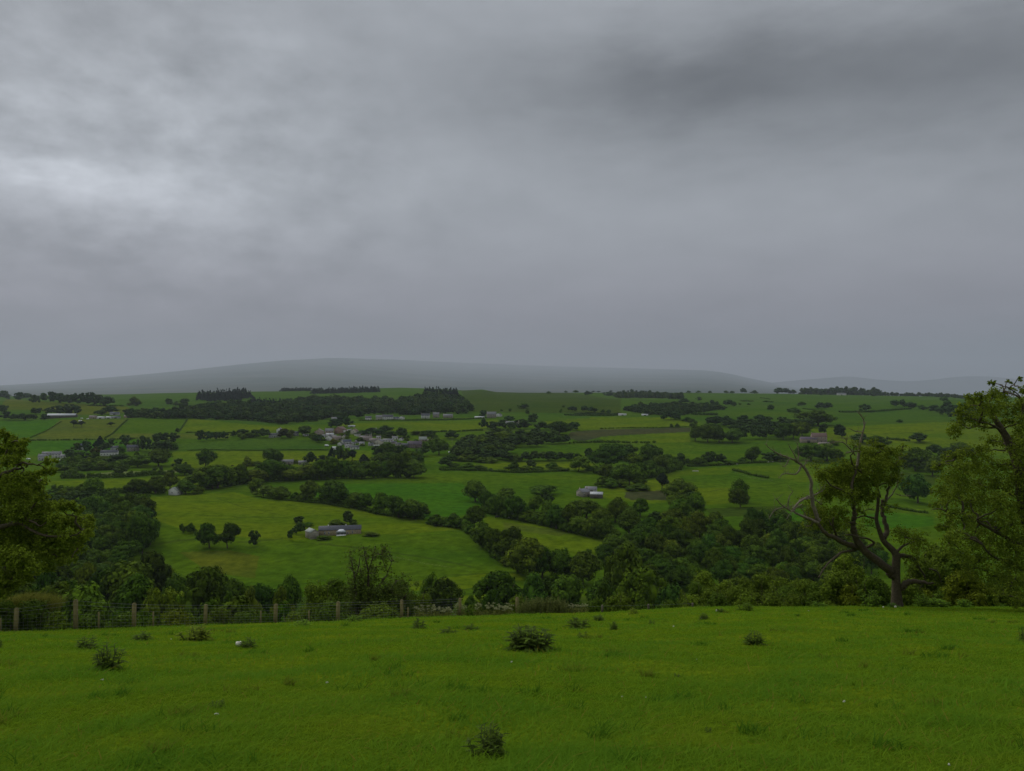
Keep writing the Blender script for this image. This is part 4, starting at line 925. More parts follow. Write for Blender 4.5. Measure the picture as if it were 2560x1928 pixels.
DOORM = plain('door_paint', (.08, .07, .065), .6, 5, .1)
CHIM = masonry('chimney_stone', (.24, .19, .16))
POT = plain('chimney_pot', (.36, .2, .13), .8, 5, .1)

def window_at(parent, x, z, w, h, y, face=-1, axis='y'):
    fr = MB(); t = .07
    if axis == 'y':
        for (a, b_, c, d) in ((x - w / 2, x + w / 2, z, z + t), (x - w / 2, x + w / 2, z + h - t, z + h), (x - w / 2, x - w / 2 + t, z + t, z + h - t), (x + w / 2 - t, x + w / 2, z + t, z + h - t), (x - t / 2, x + t / 2, z + t, z + h - t)):
            fr.box(a, b_, y + face * .07 if face < 0 else y, y if face < 0 else y + .07, c, d)
        pa = MB().box(x - w / 2 + t, x + w / 2 - t, min(y, y + face * .03), max(y, y + face * .03), z + t, z + h - t)
    else:
        for (a, b_, c, d) in ((x - w / 2, x + w / 2, z, z + t), (x - w / 2, x + w / 2, z + h - t, z + h), (x - w / 2, x - w / 2 + t, z + t, z + h - t), (x + w / 2 - t, x + w / 2, z + t, z + h - t)):
            fr.box(min(y, y + face * .07), max(y, y + face * .07), a, b_, c, d)
        pa = MB().box(min(y, y + face * .03), max(y, y + face * .03), x - w / 2 + t, x + w / 2 - t, z + t, z + h - t)
    f = fr.build('window', FRAME, parent); pa.build('pane', GLASS, f)

def house(label, loc, W, D, eave, ridge, rz, wall, roof, cat='house', name='house', chim=(-1, 1), nwin=3, storeys=2, gable_win=True, group=None, door=True, shed=False):
    """Ridge runs along local x; front faces local -y."""
    t = thing(name, label, cat, loc, rz, group)
    m = MB(); hw, hd = W / 2, D / 2
    v = [(-hw, -hd, -2.2), (hw, -hd, -2.2), (hw, hd, -2.2), (-hw, hd, -2.2), (-hw, -hd, eave), (hw, -hd, eave), (hw, hd, eave), (-hw, hd, eave), (-hw, 0, ridge), (hw, 0, ridge)]
    m.add(v, [(0, 1, 5, 4), (2, 3, 7, 6), (1, 2, 6, 5), (3, 0, 4, 7), (0, 3, 2, 1)], [(4, 8, 7), (5, 6, 9)])
    m.build('wall', WM[wall], t)
    r = MB(); ov, th, oe = .22, .16, .28
    sl = (ridge - eave) / hd
    for sgn in (-1, 1):
        ye, ze = sgn * (hd + oe), eave - oe * sl + .03
        a = [(-hw - ov, ye, ze), (hw + ov, ye, ze), (hw + ov, 0, ridge + .03), (-hw - ov, 0, ridge + .03)]
        b_ = [(x, y, z + th) for x, y, z in a]
        q = [(0, 1, 2, 3), (7, 6, 5, 4), (0, 4, 5, 1), (1, 5, 6, 2), (3, 7, 4, 0)]
        if sgn > 0: q = [tuple(reversed(f)) for f in q]
        r.add(a + b_, q)
    ro = r.build('roof', RM[roof], t)
    for cx in chim:
        x = cx * (hw - .5)
        c = MB().box(x - .32, x + .32, -.42, .42, ridge - .5, ridge + 1.0).build('chimney', CHIM, ro)
        for dy in (-.18, .18):
            MB().tube([(x, dy, ridge + 1.0), (x, dy, ridge + 1.4)], [.11, .09], 8).build('chimney_pot', POT, c)
    if not shed:
        hs = eave / storeys
        for s in range(storeys):
            for i in range(nwin):
                x = (i + .5) / nwin * W - hw
                if door and s == 0 and i == nwin // 2:
                    d = MB().box(x - .5, x + .5, -hd - .05, -hd, 0.0, 2.05).build('door', DOORM, t)
                    MB().box(x + .33, x + .40, -hd - .10, -hd - .05, .95, 1.1).build('handle', POT, d)
                    continue
                ww = min(1.2, W / nwin * .5)
                window_at(t, x, s * hs + hs * .36, ww, min(1.25, hs * .48), -hd)
        if gable_win:
            for s in range(storeys):
                window_at(t, 0, s * hs + hs * .36, 1.0, min(1.2, hs * .46), hw, 1, 'x')
                window_at(t, .4, s * hs + hs * .36, 1.0, min(1.2, hs * .46), -hw, -1, 'x')
    else:
        d = MB().box(-min(1.8, W * .2), min(1.8, W * .2), -hd - .06, -hd, 0, min(3.2, eave * .8)).build('door', DOORM, t)
    return t

def build_at(label, cn, cx, base, wpx, hpx, rot, wall, roof, D=7.0, **kw):
    """A building whose footprint centre front sits at a photo pixel, with the width and height it has there."""
    x0, y0, s = crop(cn)
    x, y, z = hit(x0 + cx / s, y0 + base / s, 70)
    k = y / F / s * (.94 if cn == 'V' else 1.04)
    W = wpx * k; H = hpx * k
    rr = math.radians(rot); face = math.atan2(x, y)
    if abs(rot) > 50: W, D2 = D, W; W = max(W, 4); W, D = W, max(3.5, D2)          # gable to the viewer
    H = max(2.6, H); eave = H * kw.pop('ef', .62)
    st = kw.pop('storeys', None) or (2 if eave > 4.2 else 1)
    nw = kw.pop('nwin', None) or max(2, min(7, int(W / 2.8)))
    return house(label, (x, y + D * .3, z), W, D, eave, H, rr - face * .5, wall, roof, storeys=st, nwin=nw, **kw)

VG = 'houses of the village'
SG = 'houses on the road above the village'
H_ = [
 # village
 ('brown stone house with a broad gable at the upper village edge', 'V', 330, 520, 140, 100, 90, 'brown', 'brown', {'D': 11}),
 ('grey-brown village house with twin roof peaks', 'V', 480, 500, 125, 88, 12, 'pink', 'grey', {}),
 ('long low white outbuilding in front of the grey-brown house', 'V', 490, 522, 115, 36, 8, 'white', 'tin', {'shed': True, 'chim': (), 'cat': 'shed', 'name': 'shed'}),
 ('tall red brick house towering over the village', 'V', 640, 492, 135, 108, 62, 'brick', 'red', {'D': 12}),
 ('white-gabled wing against the tall red brick house', 'V', 705, 492, 80, 62, 88, 'white', 'red', {'chim': (), 'D': 8}),
 ('white house with a steep gable in the lower village', 'V', 480, 590, 100, 74, 86, 'white', 'slate', {'D': 9}),
 ('brown-roofed row beside the white steep gable', 'V', 590, 590, 130, 66, 6, 'pink', 'brown', {}),
 ('bungalow with a dark blue slate roof at the lower village edge', 'V', 735, 645, 130, 70, 18, 'grey', 'blue', {}),
 ('pale flat-fronted cottage below the blue slate bungalow', 'V', 755, 695, 100, 48, 4, 'white', 'grey', {}),
 ('white bungalow among the tall garden conifers', 'V', 565, 722, 85, 42, 4, 'white', 'tin', {'chim': ()}),
 ('long white-roofed shed at the top of the village', 'V', 805, 396, 108, 20, 4, 'tin', 'tin', {'shed': True, 'chim': (), 'cat': 'shed', 'name': 'shed', 'ef': .62}),
 ('pale pink house with red roof in the upper village', 'V', 850, 500, 100, 78, 74, 'cream', 'red', {'D': 8}),
 ('small pale lean house beside the pink house', 'V', 905, 528, 95, 50, 30, 'white', 'brown', {'chim': (1,)}),
 ('long brown-roofed terrace across the middle of the village', 'V', 1010, 602, 200, 76, 4, 'brown', 'brown', {'chim': (-1, 0, 1)}),
 ('brown terrace continuing behind the cream gable', 'V', 1140, 622, 150, 64, -4, 'stone', 'brown', {}),
 ('big cream gable house in the middle of the village', 'V', 1205, 655, 110, 92, 78, 'cream', 'grey', {'D': 10}),
 ('long white house with a grey roof beside the cream gable', 'V', 1340, 612, 165, 48, -2, 'white', 'grey', {'chim': (-1,)}),
 ('low stone barn below the cream gable', 'V', 1190, 695, 125, 42, 6, 'stone', 'moss', {'shed': True, 'chim': (), 'cat': 'barn', 'name': 'barn'}),
 ('white and grey cottage row at the lower village edge', 'V', 850, 718, 140, 55, 4, 'white', 'slate', {'chim': (-1, 1)}),
 ('dark slate house with white porch in the lower village', 'V', 1590, 692, 120, 62, 4, 'dark', 'slate', {}),
 ('plum brick terrace with a row of white windows', 'V', 1740, 702, 190, 105, -3, 'purple', 'purple', {'nwin': 6, 'chim': (-1, 0, 1)}),
 ('house with a pale rounded roof over the plum terrace', 'V', 1845, 600, 120, 66, 8, 'pink', 'moss', {'ef': .4}),
 ('small white house behind the dark slate house', 'V', 1530, 592, 60, 40, 80, 'white', 'slate', {'chim': (1,)}),
 ('cottage with small white windows right of the pale rounded roof', 'V', 1950, 612, 80, 40, 4, 'brown', 'brown', {}),
 ('grey-roofed house on the lane left of the brown gable', 'V', 120, 440, 120, 40, 6, 'grey', 'grey', {}),
 ('pale low cottage at the lane end', 'V', 150, 525, 60, 30, 8, 'white', 'grey', {'chim': (1,)}),
 ('small pale cottage beneath the brown gable', 'V', 265, 555, 80, 45, 10, 'cream', 'brown', {'chim': (1,)}),
 ('grey bungalow hidden behind the purple tree', 'A2', 745, 575, 110, 40, 6, 'grey', 'slate', {}),
 ('white gable peeping over the purple tree', 'A2', 795, 525, 50, 42, 80, 'white', 'grey', {'chim': (1,)}),
 ('pale house end right of the purple tree', 'A2', 945, 560, 70, 42, 10, 'grey', 'slate', {'chim': (1,)}),
 ('small white cottage between the brick house and the pink house', 'V', 775, 470, 60, 44, 20, 'white', 'grey', {'chim': (1,)}),
 ('pale gable facing the lane in the heart of the village', 'V', 700, 560, 62, 50, 84, 'cream', 'slate', {'chim': (1,)}),
 ('white cottage end beneath the long brown terrace', 'V', 955, 655, 80, 46, 6, 'white', 'grey', {'chim': (1,)}),
 ('grey cottage left of the cream gable house', 'V', 1090, 668, 80, 46, -4, 'grey', 'slate', {'chim': (1,)}),
 ('pale house beyond the brown terrace', 'V', 1050, 528, 100, 48, 6, 'cream', 'grey', {}),
 ('white house half behind the long white grey-roofed house', 'V', 1440, 575, 90, 46, 4, 'white', 'grey', {}),
 ('pale cottage left of the dark slate house', 'V', 1480, 668, 80, 46, 2, 'cream', 'slate', {'chim': (1,)}),
 ('small white gable low by the blue slate bungalow', 'V', 640, 660, 60, 46, 82, 'white', 'slate', {'chim': (1,)}),
 ('grey house on the slope below the upper road', 'V', 1130, 450, 90, 40, 8, 'grey', 'grey', {}),
 ('white bungalow right of the grey slope house', 'V', 1270, 440, 70, 34, 4, 'white', 'grey', {'chim': (1,)}),
 ('little white house under the brown gable', 'V', 400, 545, 60, 40, 20, 'white', 'grey', {'chim': (1,)}),
 ('little pink house above the steep white gable', 'V', 550, 548, 70, 40, 8, 'pink', 'grey', {'chim': (1,)}),
 ('little cream house right of the steep white gable', 'V', 560, 606, 56, 36, 80, 'cream', 'brown', {'chim': (1,)}),
 ('pale garage-like cottage above the blue slate bungalow', 'V', 690, 612, 60, 34, 4, 'white', 'grey', {'chim': ()}),
 ('white cottage right of the blue slate bungalow', 'V', 830, 650, 70, 38, 4, 'white', 'slate', {'chim': (1,)}),
 ('grey cottage tucked below the long terrace', 'V', 900, 628, 76, 38, 6, 'grey', 'slate', {'chim': (1,)}),
 ('small brown house behind the long terrace', 'V', 970, 560, 76, 40, 6, 'brown', 'grey', {'chim': (1,)}),
 ('small white house above the cream gable', 'V', 1200, 560, 70, 36, 6, 'white', 'grey', {'chim': (1,)}),
 ('low pale cottage right of the stone barn', 'V', 1300, 670, 80, 36, 2, 'white', 'moss', {'chim': (1,)}),
 ('grey house between the cream gable and the plum terrace', 'V', 1420, 640, 90, 44, 4, 'stone', 'slate', {}),
 ('small white house at the foot of the plum terrace', 'V', 1650, 640, 60, 34, 6, 'white', 'slate', {'chim': (1,)}),
 # road above
 ('small white house at the left end of the upper road', 'V', 1050, 296, 95, 62, 4, 'white', 'slate', {}),
 ('cream house with a tall chimney on the upper road', 'V', 1205, 292, 95, 72, 4, 'cream', 'grey', {}),
 ('long white house with a dark slate roof on the upper road', 'V', 1335, 292, 160, 80, -2, 'white', 'slate', {'nwin': 5}),
 ('low grey-blue cottage right of the long white house', 'V', 1455, 288, 80, 42, 4, 'grey', 'blue', {'chim': (1,)}),
 ('white gabled cottage at the right end of the upper row', 'V', 1535, 284, 90, 48, 84, 'white', 'slate', {'chim': (1,)}),
 ('pale shed roofs against the dark wood', 'V', 1000, 200, 150, 36, 4, 'tin', 'tin', {'shed': True, 'chim': (), 'cat': 'shed', 'name': 'shed', 'ef': .5}),
 ('small pale shed at the edge of the dark wood', 'V', 862, 205, 55, 30, 60, 'tin', 'tin', {'shed': True, 'chim': (), 'cat': 'shed', 'name': 'shed'}),
 ('grey house standing between the wood and the village', 'V', 578, 312, 130, 64, 4, 'grey', 'grey', {}),
 ('white cube-like house alone on the upper road', 'A3', 254, 385, 80, 46, 6, 'white', 'slate', {}),
 ('tall grey stone house on the upper road', 'A3', 360, 378, 60, 50, 4, 'stone', 'grey', {}),
 ('low stone cottage right of the tall grey house', 'A3', 480, 380, 92, 36, -4, 'stone', 'grey', {}),
 ('long white farm shed beside the road hedge', 'A3', 795, 384, 92, 18, 0, 'white', 'tin', {'shed': True, 'chim': (), 'cat': 'shed', 'name': 'shed', 'ef': .6}),
 ('grey stone farmhouse with a hipped look by the road', 'A3', 915, 380, 90, 58, 8, 'stone', 'grey', {}),
 ('small white annexe of the stone farmhouse by the road', 'A3', 990, 368, 48, 32, 60, 'white', 'slate', {'chim': (1,)}),
 ('grey cottage half hidden by dark trees', 'A3', 1100, 448, 86, 32, 4, 'grey', 'grey', {}),
 ('pale cottage right of the grey half-hidden cottage', 'A3', 1195, 446, 62, 34, 4, 'cream', 'brown', {'chim': (1,)}),
 # left
 ('long grey cattle shed with a pale roof edge', 'A1', 608, 380, 250, 40, -2, 'dark', 'tin', {'shed': True, 'chim': (), 'cat': 'barn', 'name': 'cattle_shed', 'D': 14, 'ef': .62}),
 ('tan-roofed farm building by the cattle shed', 'A1', 925, 388, 66, 30, 4, 'tan', 'brown', {'chim': ()}),
 ('bright white low shed by the farm road', 'A1', 1002, 388, 66, 20, 0, 'white', 'tin', {'shed': True, 'chim': (), 'cat': 'shed', 'name': 'shed'}),
 ('little white shed right of the bright low shed', 'A1', 1085, 386, 52, 18, 0, 'white', 'tin', {'shed': True, 'chim': (), 'cat': 'shed', 'name': 'shed'}),
 ('blue-grey barn below the broad dark tree', 'A1', 1143, 352, 82, 28, 4, 'grey', 'blue', {'shed': True, 'chim': (), 'cat': 'barn', 'name': 'barn'}),
 ('blue-grey low shed in front of the blue-grey barn', 'A1', 1155, 385, 76, 20, 2, 'grey', 'blue', {'shed': True, 'chim': (), 'cat': 'shed', 'name': 'shed'}),
 ('tan field barn at the end of the sheds', 'A1', 1280, 380, 76, 24, 4, 'tan', 'brown', {'shed': True, 'chim': (), 'cat': 'barn', 'name': 'barn'}),
 ('long white bungalow with a dark roof in a garden', 'A1', 1088, 760, 150, 54, 4, 'white', 'slate', {'nwin': 6}),
 ('grey house behind the long white bungalow', 'A1', 1142, 705, 64, 42, 4, 'grey', 'slate', {}),
 ('dark-roofed cottage beside the yellow shrub', 'A1', 1325, 712, 110, 58, 12, 'stone', 'slate', {}),
 ('blue-grey house between the garden conifers', 'A1', 790, 702, 66, 60, 10, 'grey', 'blue', {}),
 ('grey house at the left of the hamlet', 'A1', 425, 805, 80, 58, 6, 'grey', 'grey', {}),
 ('square white house of the hamlet', 'A1', 562, 780, 78, 60, 4, 'white', 'grey', {}),
 ('white annexe right of the square white house', 'A1', 628, 782, 46, 32, 4, 'white', 'grey', {'chim': ()}),
 ('pale-roofed shed below the square white house', 'A1', 560, 826, 112, 26, 6, 'tin', 'tin', {'shed': True, 'chim': (), 'cat': 'shed', 'name': 'shed'}),
 ('low grey house behind the square white house', 'A1', 470, 752, 90, 30, 4, 'grey', 'grey', {}),
 ('white-gabled cottage with a pale roof by the hedge trees', 'A1', 1752, 1148, 92, 72, 62, 'white', 'moss', {'D': 8, 'chim': (1,)}),
 ('grey stone cottage beside the very dark tree', 'A2', 872, 843, 112, 42, 6, 'stone', 'grey', {}),
 ('grey stone row by the tree gap', 'A2', 1032, 848, 92, 38, 4, 'stone', 'grey', {}),
 # farms right
 ('grey slate farmhouse on the hillock', 'A3', 1835, 1166, 95, 72, 30, 'stone', 'grey', {'D': 8}),
 ('tall grey barn behind the hillock farmhouse', 'A3', 1912, 1132, 110, 60, -8, 'grey', 'grey', {'shed': True, 'chim': (), 'cat': 'barn', 'name': 'barn'}),
 ('low stone barn with a pale sheet roof on the hillock', 'A3', 1968, 1182, 118, 56, -6, 'dark', 'tin', {'shed': True, 'chim': (), 'cat': 'barn', 'name': 'barn', 'ef': .7}),
 ('red-roofed stone farmhouse with a chimney', 'A5', 165, 822, 140, 86, 4, 'pink', 'red', {'nwin': 4}),
 ('long purple-roofed barn of the red-roofed farm', 'A5', 60, 828, 150, 54, -2, 'pink', 'purple', {'shed': True, 'chim': (), 'cat': 'barn', 'name': 'barn'}),
 ('pale low farm building right of the red-roofed farmhouse', 'A5', 215, 858, 100, 32, 4, 'tan', 'brown', {'shed': True, 'chim': (), 'cat': 'shed', 'name': 'shed'}),
 ('long white shed in the distant hedge', 'A4', 225, 355, 76, 16, 0, 'white', 'tin', {'shed': True, 'chim': (), 'cat': 'shed', 'name': 'shed', 'ef': .6}),
 ('second white shed along the distant hedge', 'A4', 450, 357, 60, 14, 0, 'white', 'tin', {'shed': True, 'chim': (), 'cat': 'shed', 'name': 'shed', 'ef': .6}),
 ('white building before the skyline wood', 'A5', 390, 354, 84, 22, 0, 'white', 'grey', {'shed': True, 'chim': (), 'cat': 'barn', 'name': 'barn', 'ef': .6}),
]
for lab, cn, cx, base, wpx, hpx, rot, wl, rf, kw in H_:
    build_at(lab, cn, cx, base, wpx, hpx, rot, wl, rf, **kw)

# the lone stone farmhouse: a long single-storey wing with a conservatory, and its barn
fa = Vector(hit(*P('B2', [(1190, 440)])[0])); fb = Vector(hit(*P('B2', [(1612, 414)])[0]))
d = fb - fa; W = d.length; rz = math.atan2(d.y, d.x)
mid = (fa + fb) / 2; D = 6.2; nrm = Vector((-math.sin(rz), math.cos(rz), 0))
k = mid.y / F / 4
eave, ridge = 44 * k, 86 * k * .92
cen = mid + nrm * D / 2
fh = house('long low stone farmhouse with slate roof alone on the far meadow', (cen.x, cen.y, min(fa.z, fb.z) + .4), W, D, eave + .35, ridge + .2, rz, 'tan', 'slate', name='farmhouse', chim=(), nwin=1, storeys=1, gable_win=False, door=False)
for cx in (.14, -.28):
    c = MB().box(cx * W - .2, cx * W + .2, -.25, .25, ridge - .4, ridge + .9).build('chimney', FRAME, fh)
    MB().tube([(cx * W, 0, ridge + .9), (cx * W, 0, ridge + 1.2)], [.11, .09], 8).build('chimney_pot', POT, c)
for fx, ww, hh in ((-.355, .85, 1.5), (-.26, .7, 1.4), (.185, .9, .9), (.30, .7, 1.7)):
    window_at(fh, fx * W, .55, ww, min(hh, eave - .3), -D / 2)
cons = MB(); cw, cd, ch = 5.4, 2.6, 1.9; cx = .035 * W; yf = -D / 2 - cd
cons.box(cx - cw / 2, cx + cw / 2, yf, -D / 2 - .01, -1.0, .55)
for i in range(8):
    x = cx - cw / 2 + .06 + i * (cw - .12) / 7
    cons.box(x - .05, x + .05, yf, yf + .1, .55, ch)
cons.box(cx - cw / 2, cx + cw / 2, yf - .02, yf + .12, ch, ch + .14)
co = cons.build('conservatory', FRAME, fh); co['label'] = 'white framed conservatory with a pale hipped roof'
MB().box(cx - cw / 2 + .06, cx + cw / 2 - .06, yf + .03, yf + .06, .56, ch - .01).build('pane', GLASS, co)
cr_ = MB(); e = .2
cr_.add([(cx - cw / 2 - e, yf - e, ch + .12), (cx + cw / 2 + e, yf - e, ch + .12), (cx + cw / 2 + e, -D / 2 - .02, ch + .15), (cx - cw / 2 - e, -D / 2 - .02, ch + .15), (cx - .9, -D / 2 - .6, ch + 1.5), (cx + .9, -D / 2 - .6, ch + 1.5)],
        [(0, 1, 5, 4), (0, 3, 2, 1), (2, 3, 4, 5)], [(1, 2, 5), (0, 4, 3)])
cr_.build('conservatory_roof', plain('conservatory_sheet', (.5, .53, .55), .4, 3, .06), co)
pa = Vector(hit(*P('B2', [(1108, 470)])[0])); kk = pa.y / F / 4
house('tall stone barn with a pale mossy roof at the farmhouse end', (pa.x, pa.y + 3.6, pa.z), 7.6, 26.5 * kk * 4 * .82, 20.5 * kk * 4 * .82, 28 * kk * 4 * .82, rz + math.radians(118), 'stone', 'moss', 'barn', 'barn', chim=(), shed=True)

# white vans, cars and a caravan
PAINT = {'white': new_mat('white_paint', .35, .5)[0], 'dark': new_mat('dark_paint', .35, .5)[0]}
PAINT['white'].node_tree.nodes['Principled BSDF'].inputs['Base Color'].default_value = (.72, .73, .74, 1)
PAINT['dark'].node_tree.nodes['Principled BSDF'].inputs['Base Color'].default_value = (.05, .055, .07, 1)
TYRE = plain('tyre_rubber', (.02, .02, .02), .9, 8, .1)
def car(label, cn, cx, base, rot, van=False, paint='white'):
    x0, y0, s = crop(cn)
    x, y, z = hit(x0 + cx / s, y0 + base / s)
    t = thing('van' if van else 'car', label, 'van' if van else 'car', (x, y, z), math.radians(rot))
    Lc, Wd, H = (5.0, 1.9, 2.2) if van else (4.2, 1.75, 1.45)
    b = MB()
    if van: prof = [(-2.5, .35), (2.5, .35), (2.5, 1.05), (2.0, 1.25), (1.4, 2.2), (-2.5, 2.2)]
    else: prof = [(-2.1, .3), (2.1, .3), (2.12, .75), (1.1, .92), (.4, 1.42), (-1.2, 1.45), (-2.0, .95), (-2.12, .8)]
    n = len(prof)
    v = [(px, -Wd / 2, pz) for px, pz in prof] + [(px, Wd / 2, pz) for px, pz in prof]
    b.add(v, [(i, (i + 1) % n, n + (i + 1) % n, n + i) for i in range(n)], [(0, i + 1, i) for i in range(1, n - 1)] + [(n, n + i, n + i + 1) for i in range(1, n - 1)])
    b.build('body', PAINT[paint], t)
    for sy in (-1, 1):
        for wx in (-1.35, 1.35):
            MB().tube([(wx, sy * (Wd / 2 - .18), .32), (wx, sy * (Wd / 2 + .02), .32)], [.32, .32], 12).build('wheel', TYRE, t)
        yy = sy * (Wd / 2 + .012)
        MB().box(-.9 if not van else .7, .35 if not van else 1.6, min(yy, yy - sy * .03), max(yy, yy - sy * .03), .98 if not van else 1.3, 1.36 if not van else 1.9).build('side_window', GLASS, t)
for a in [('white van parked on the lane below the village', 'V', 452, 676, 8, True), ('white caravan-like van at the lane end by the conifers', 'A2', 1050, 558, 4, True), ('white van parked above the wind-bent trees', 'A1', 805, 416, 0, True),
          ('white car parked between the cattle shed and farm', 'A1', 820, 388, 0), ('white car parked nearest the tan farm building', 'A1', 880, 394, 0), ('white car parked left of the hamlet houses', 'A1', 290, 795, 0), ('white car parked by the hedge beside the cottage', 'A1', 2000, 1118, 12),
          ('dark car standing in the village end yard', 'A3', 495, 765, 20, False, 'dark'), ('white car parked beside the village end tree', 'A3', 497, 728, 70)]:
    car(*a)

# grazing animals: each one continuous body
def beast(label, cn, cx, base, rot, kind='sheep', col=(.55, .53, .47), group=None):
    x0, y0, s = crop(cn)
    x, y, z = hit(x0 + cx / s, y0 + base / s)
    k = 1.0 if kind == 'sheep' else 1.75
    P_ = [(-.5, 0, .62), (-.2, 0, .66), (.15, 0, .66), (.42, 0, .66), (.62, 0, .72), (.80, 0, .52), (.92, 0, .32),
          (-.46, .13, .36), (-.5, .13, .18), (-.47, .13, .0), (-.46, -.13, .36), (-.5, -.13, .18), (-.47, -.13, .0),
          (.36, .13, .36), (.37, .13, .18), (.37, .13, .0), (.36, -.13, .36), (.37, -.13, .18), (.37, -.13, .0), (-.62, 0, .55), (-.66, 0, .36)]
    E = [(0, 1), (1, 2), (2, 3), (3, 4), (4, 5), (5, 6), (0, 7), (7, 8), (8, 9), (0, 10), (10, 11), (11, 12), (3, 13), (13, 14), (14, 15), (3, 16), (16, 17), (17, 18), (0, 19), (19, 20)]
    R = [.24, .28, .28, .24, .15, .12, .08, .10, .055, .045, .10, .055, .045, .09, .05, .045, .09, .05, .045, .07, .04]
    me = bpy.data.meshes.new(kind); me.from_pydata([(a * k, b * k, c * k) for a, b, c in P_], E, [])
    o = link(bpy.data.objects.new(kind, me)); o.location = (x, y, z); o.rotation_euler = (0, 0, math.radians(rot))
    sm = o.modifiers.new('body', 'SKIN')
    for i, rr in enumerate(R): me.skin_vertices[0].data[i].radius = (rr * k, rr * k)
    me.skin_vertices[0].data[1].use_root = True
    o.modifiers.new('smooth', 'SUBSURF').levels = 1
    mt = bpy.data.materials.get('coat_%s_%d' % (kind, int(col[0] * 100))) or plain('coat_%s_%d' % (kind, int(col[0] * 100)), col, .95, 4, .15)
    me.materials.append(mt)
    tag(o, label, kind, group)
for i, (cx, base, rot, pos) in enumerate([(1257, 852, 0, 'leftmost'), (1290, 850, 180, 'second from the left'), (1318, 850, 20, 'third from the left'), (1367, 846, 190, 'rightmost')]):
    beast(f'white sheep grazing under the long hedge, {pos} of four', 'A4', cx, base, rot, group='sheep grazing under the long hedge')
for cx, base, rot, pos in [(1680, 825, 10, 'left'), (1725, 823, 180, 'right')]:
    beast(f'white sheep by the hedge near the bare branches, {pos} of two', 'A4', cx, base, rot, group='sheep near the bare branches')
beast('black cow at the top hedge of the strip of pasture', 'B3', 968, 262, 20, 'cow', (.03, .027, .025))
beast('black cow alone in the flat pasture by the dark belt', 'A2', 327, 866, 10, 'cow', (.03, .027, .025))
for cx, base, pos in [(1085, 262, 0)]:
    beast('pale sheep lying near the black cow under the trees', 'B3', cx, base, 170, 'sheep')
stonep = plain('pale_stone', (.42, .41, .38), .9, 3, .2)
def slab(label, cn, cx, base, w, h):
    x0, y0, s = crop(cn); x, y, z = hit(x0 + cx / s, y0 + base / s); k = y / F / s
    m = MB(); r = np.random.default_rng(3)
    for i in range(5):
        m.add(ICO_V * np.array((w * k / 8, w * k / 12, h * k / 2)) * r.uniform(.7, 1.2) + np.array(((i - 2) * w * k / 6, r.uniform(-.3, .3), h * k * .3)), None, ICO_F)
    o = m.build('stone_heap', stonep); o.location = (x, y, z); tag(o, label, 'stones')
slab('pale stone heap on the yellow knoll field', 'A4', 950, 915, 74, 14)

# overhead-line poles
WOODP = plain('pole_wood', (.16, .14, .12), .9, 6, .2)
def pole(label, cn, cx, base, h):
    x0, y0, s = crop(cn); x, y, z = hit(x0 + cx / s, y0 + base / s); k = y / F / s; H = h * k
    t = thing('utility_pole', label, 'pole', (x, y, z), .3)
    MB().tube([(0, 0, -.3), (0, 0, H)], [.16, .12], 8).build('mast', WOODP, t)
    MB().box(-.9, .9, -.05, .05, H - .5, H - .36).build('crossarm', WOODP, t)
    for xx in (-.75, 0, .75):
        MB().tube([(xx, 0, H - .36), (xx, 0, H - .15)], [.05, .04], 6).build('insulator', FRAME, t)
pole('wooden pole standing at the village end lane', 'A3', 521, 690, 110)
pole('pale tall pole in front of the great dark wood', 'A2', 1040, 292, 95)
pole('pale pole before the dark wooded shoulder', 'A3', 566, 346, 110)
# ------------------------------------------------------------------ near trees, shrubs, fence, thistles
def px3(px, py, Y):
    """A point at depth Y seen at a photo pixel (used to read branch shapes off the photo into the tree's own plane)."""
    return np.array(((px - 1280) / F * Y, Y, (HZ - py) / F * Y))

def wiggle(r, a, b, n, amp, sag=0.0):
    """A crooked limb path from a to b."""
    a = np.asarray(a, float); b = np.asarray(b, float)
    f = np.linspace(0, 1, n)[:, None]
    L_ = np.linalg.norm(b - a)
    p = a + (b - a) * f
    o = np.cumsum(r.normal(size=(n, 3)), 0); o -= o[0] + (o[-1] - o[0]) * f
    p = p + o * amp * L_ / math.sqrt(n)
    p[:, 2] += sag * L_ * np.sin(f[:, 0] * math.pi)
    return p

def smooth_path(pts, n):
    pts = np.asarray(pts, float)
    for _ in range(2):
        q = [pts[0]]
        for a, b in zip(pts[:-1], pts[1:]): q += [a * .75 + b * .25, a * .25 + b * .75]
        q.append(pts[-1]); pts = np.asarray(q)
    return pts

def leaf_blob(mb, r, c, rad, n, leaf, asp=.75, flat=.8, hollow=.0):
    """Leaves in small sprays through a ball: thinner outside, so sky shows through the edge."""
    ns = max(4, int(n / 16))
    d = rand_dirs(r, ns); q = (r.random(ns) ** .45 * (1 - hollow) + hollow)[:, None]
    sc = c + d * q * rad * 1.14 * np.array((1, 1, flat))
    idx = r.integers(ns, size=n)
    cen = sc[idx] + r.normal(size=(n, 3)) * rad * .15
    nor = rand_dirs(r, n) * .8 + np.array((0, 0, .6)) + d[idx] * .5
    nor /= np.linalg.norm(nor, axis=1, keepdims=True)
    quads(mb, cen, nor, leaf * r.uniform(.6, 1.3, n), r, None, asp)
    return sc

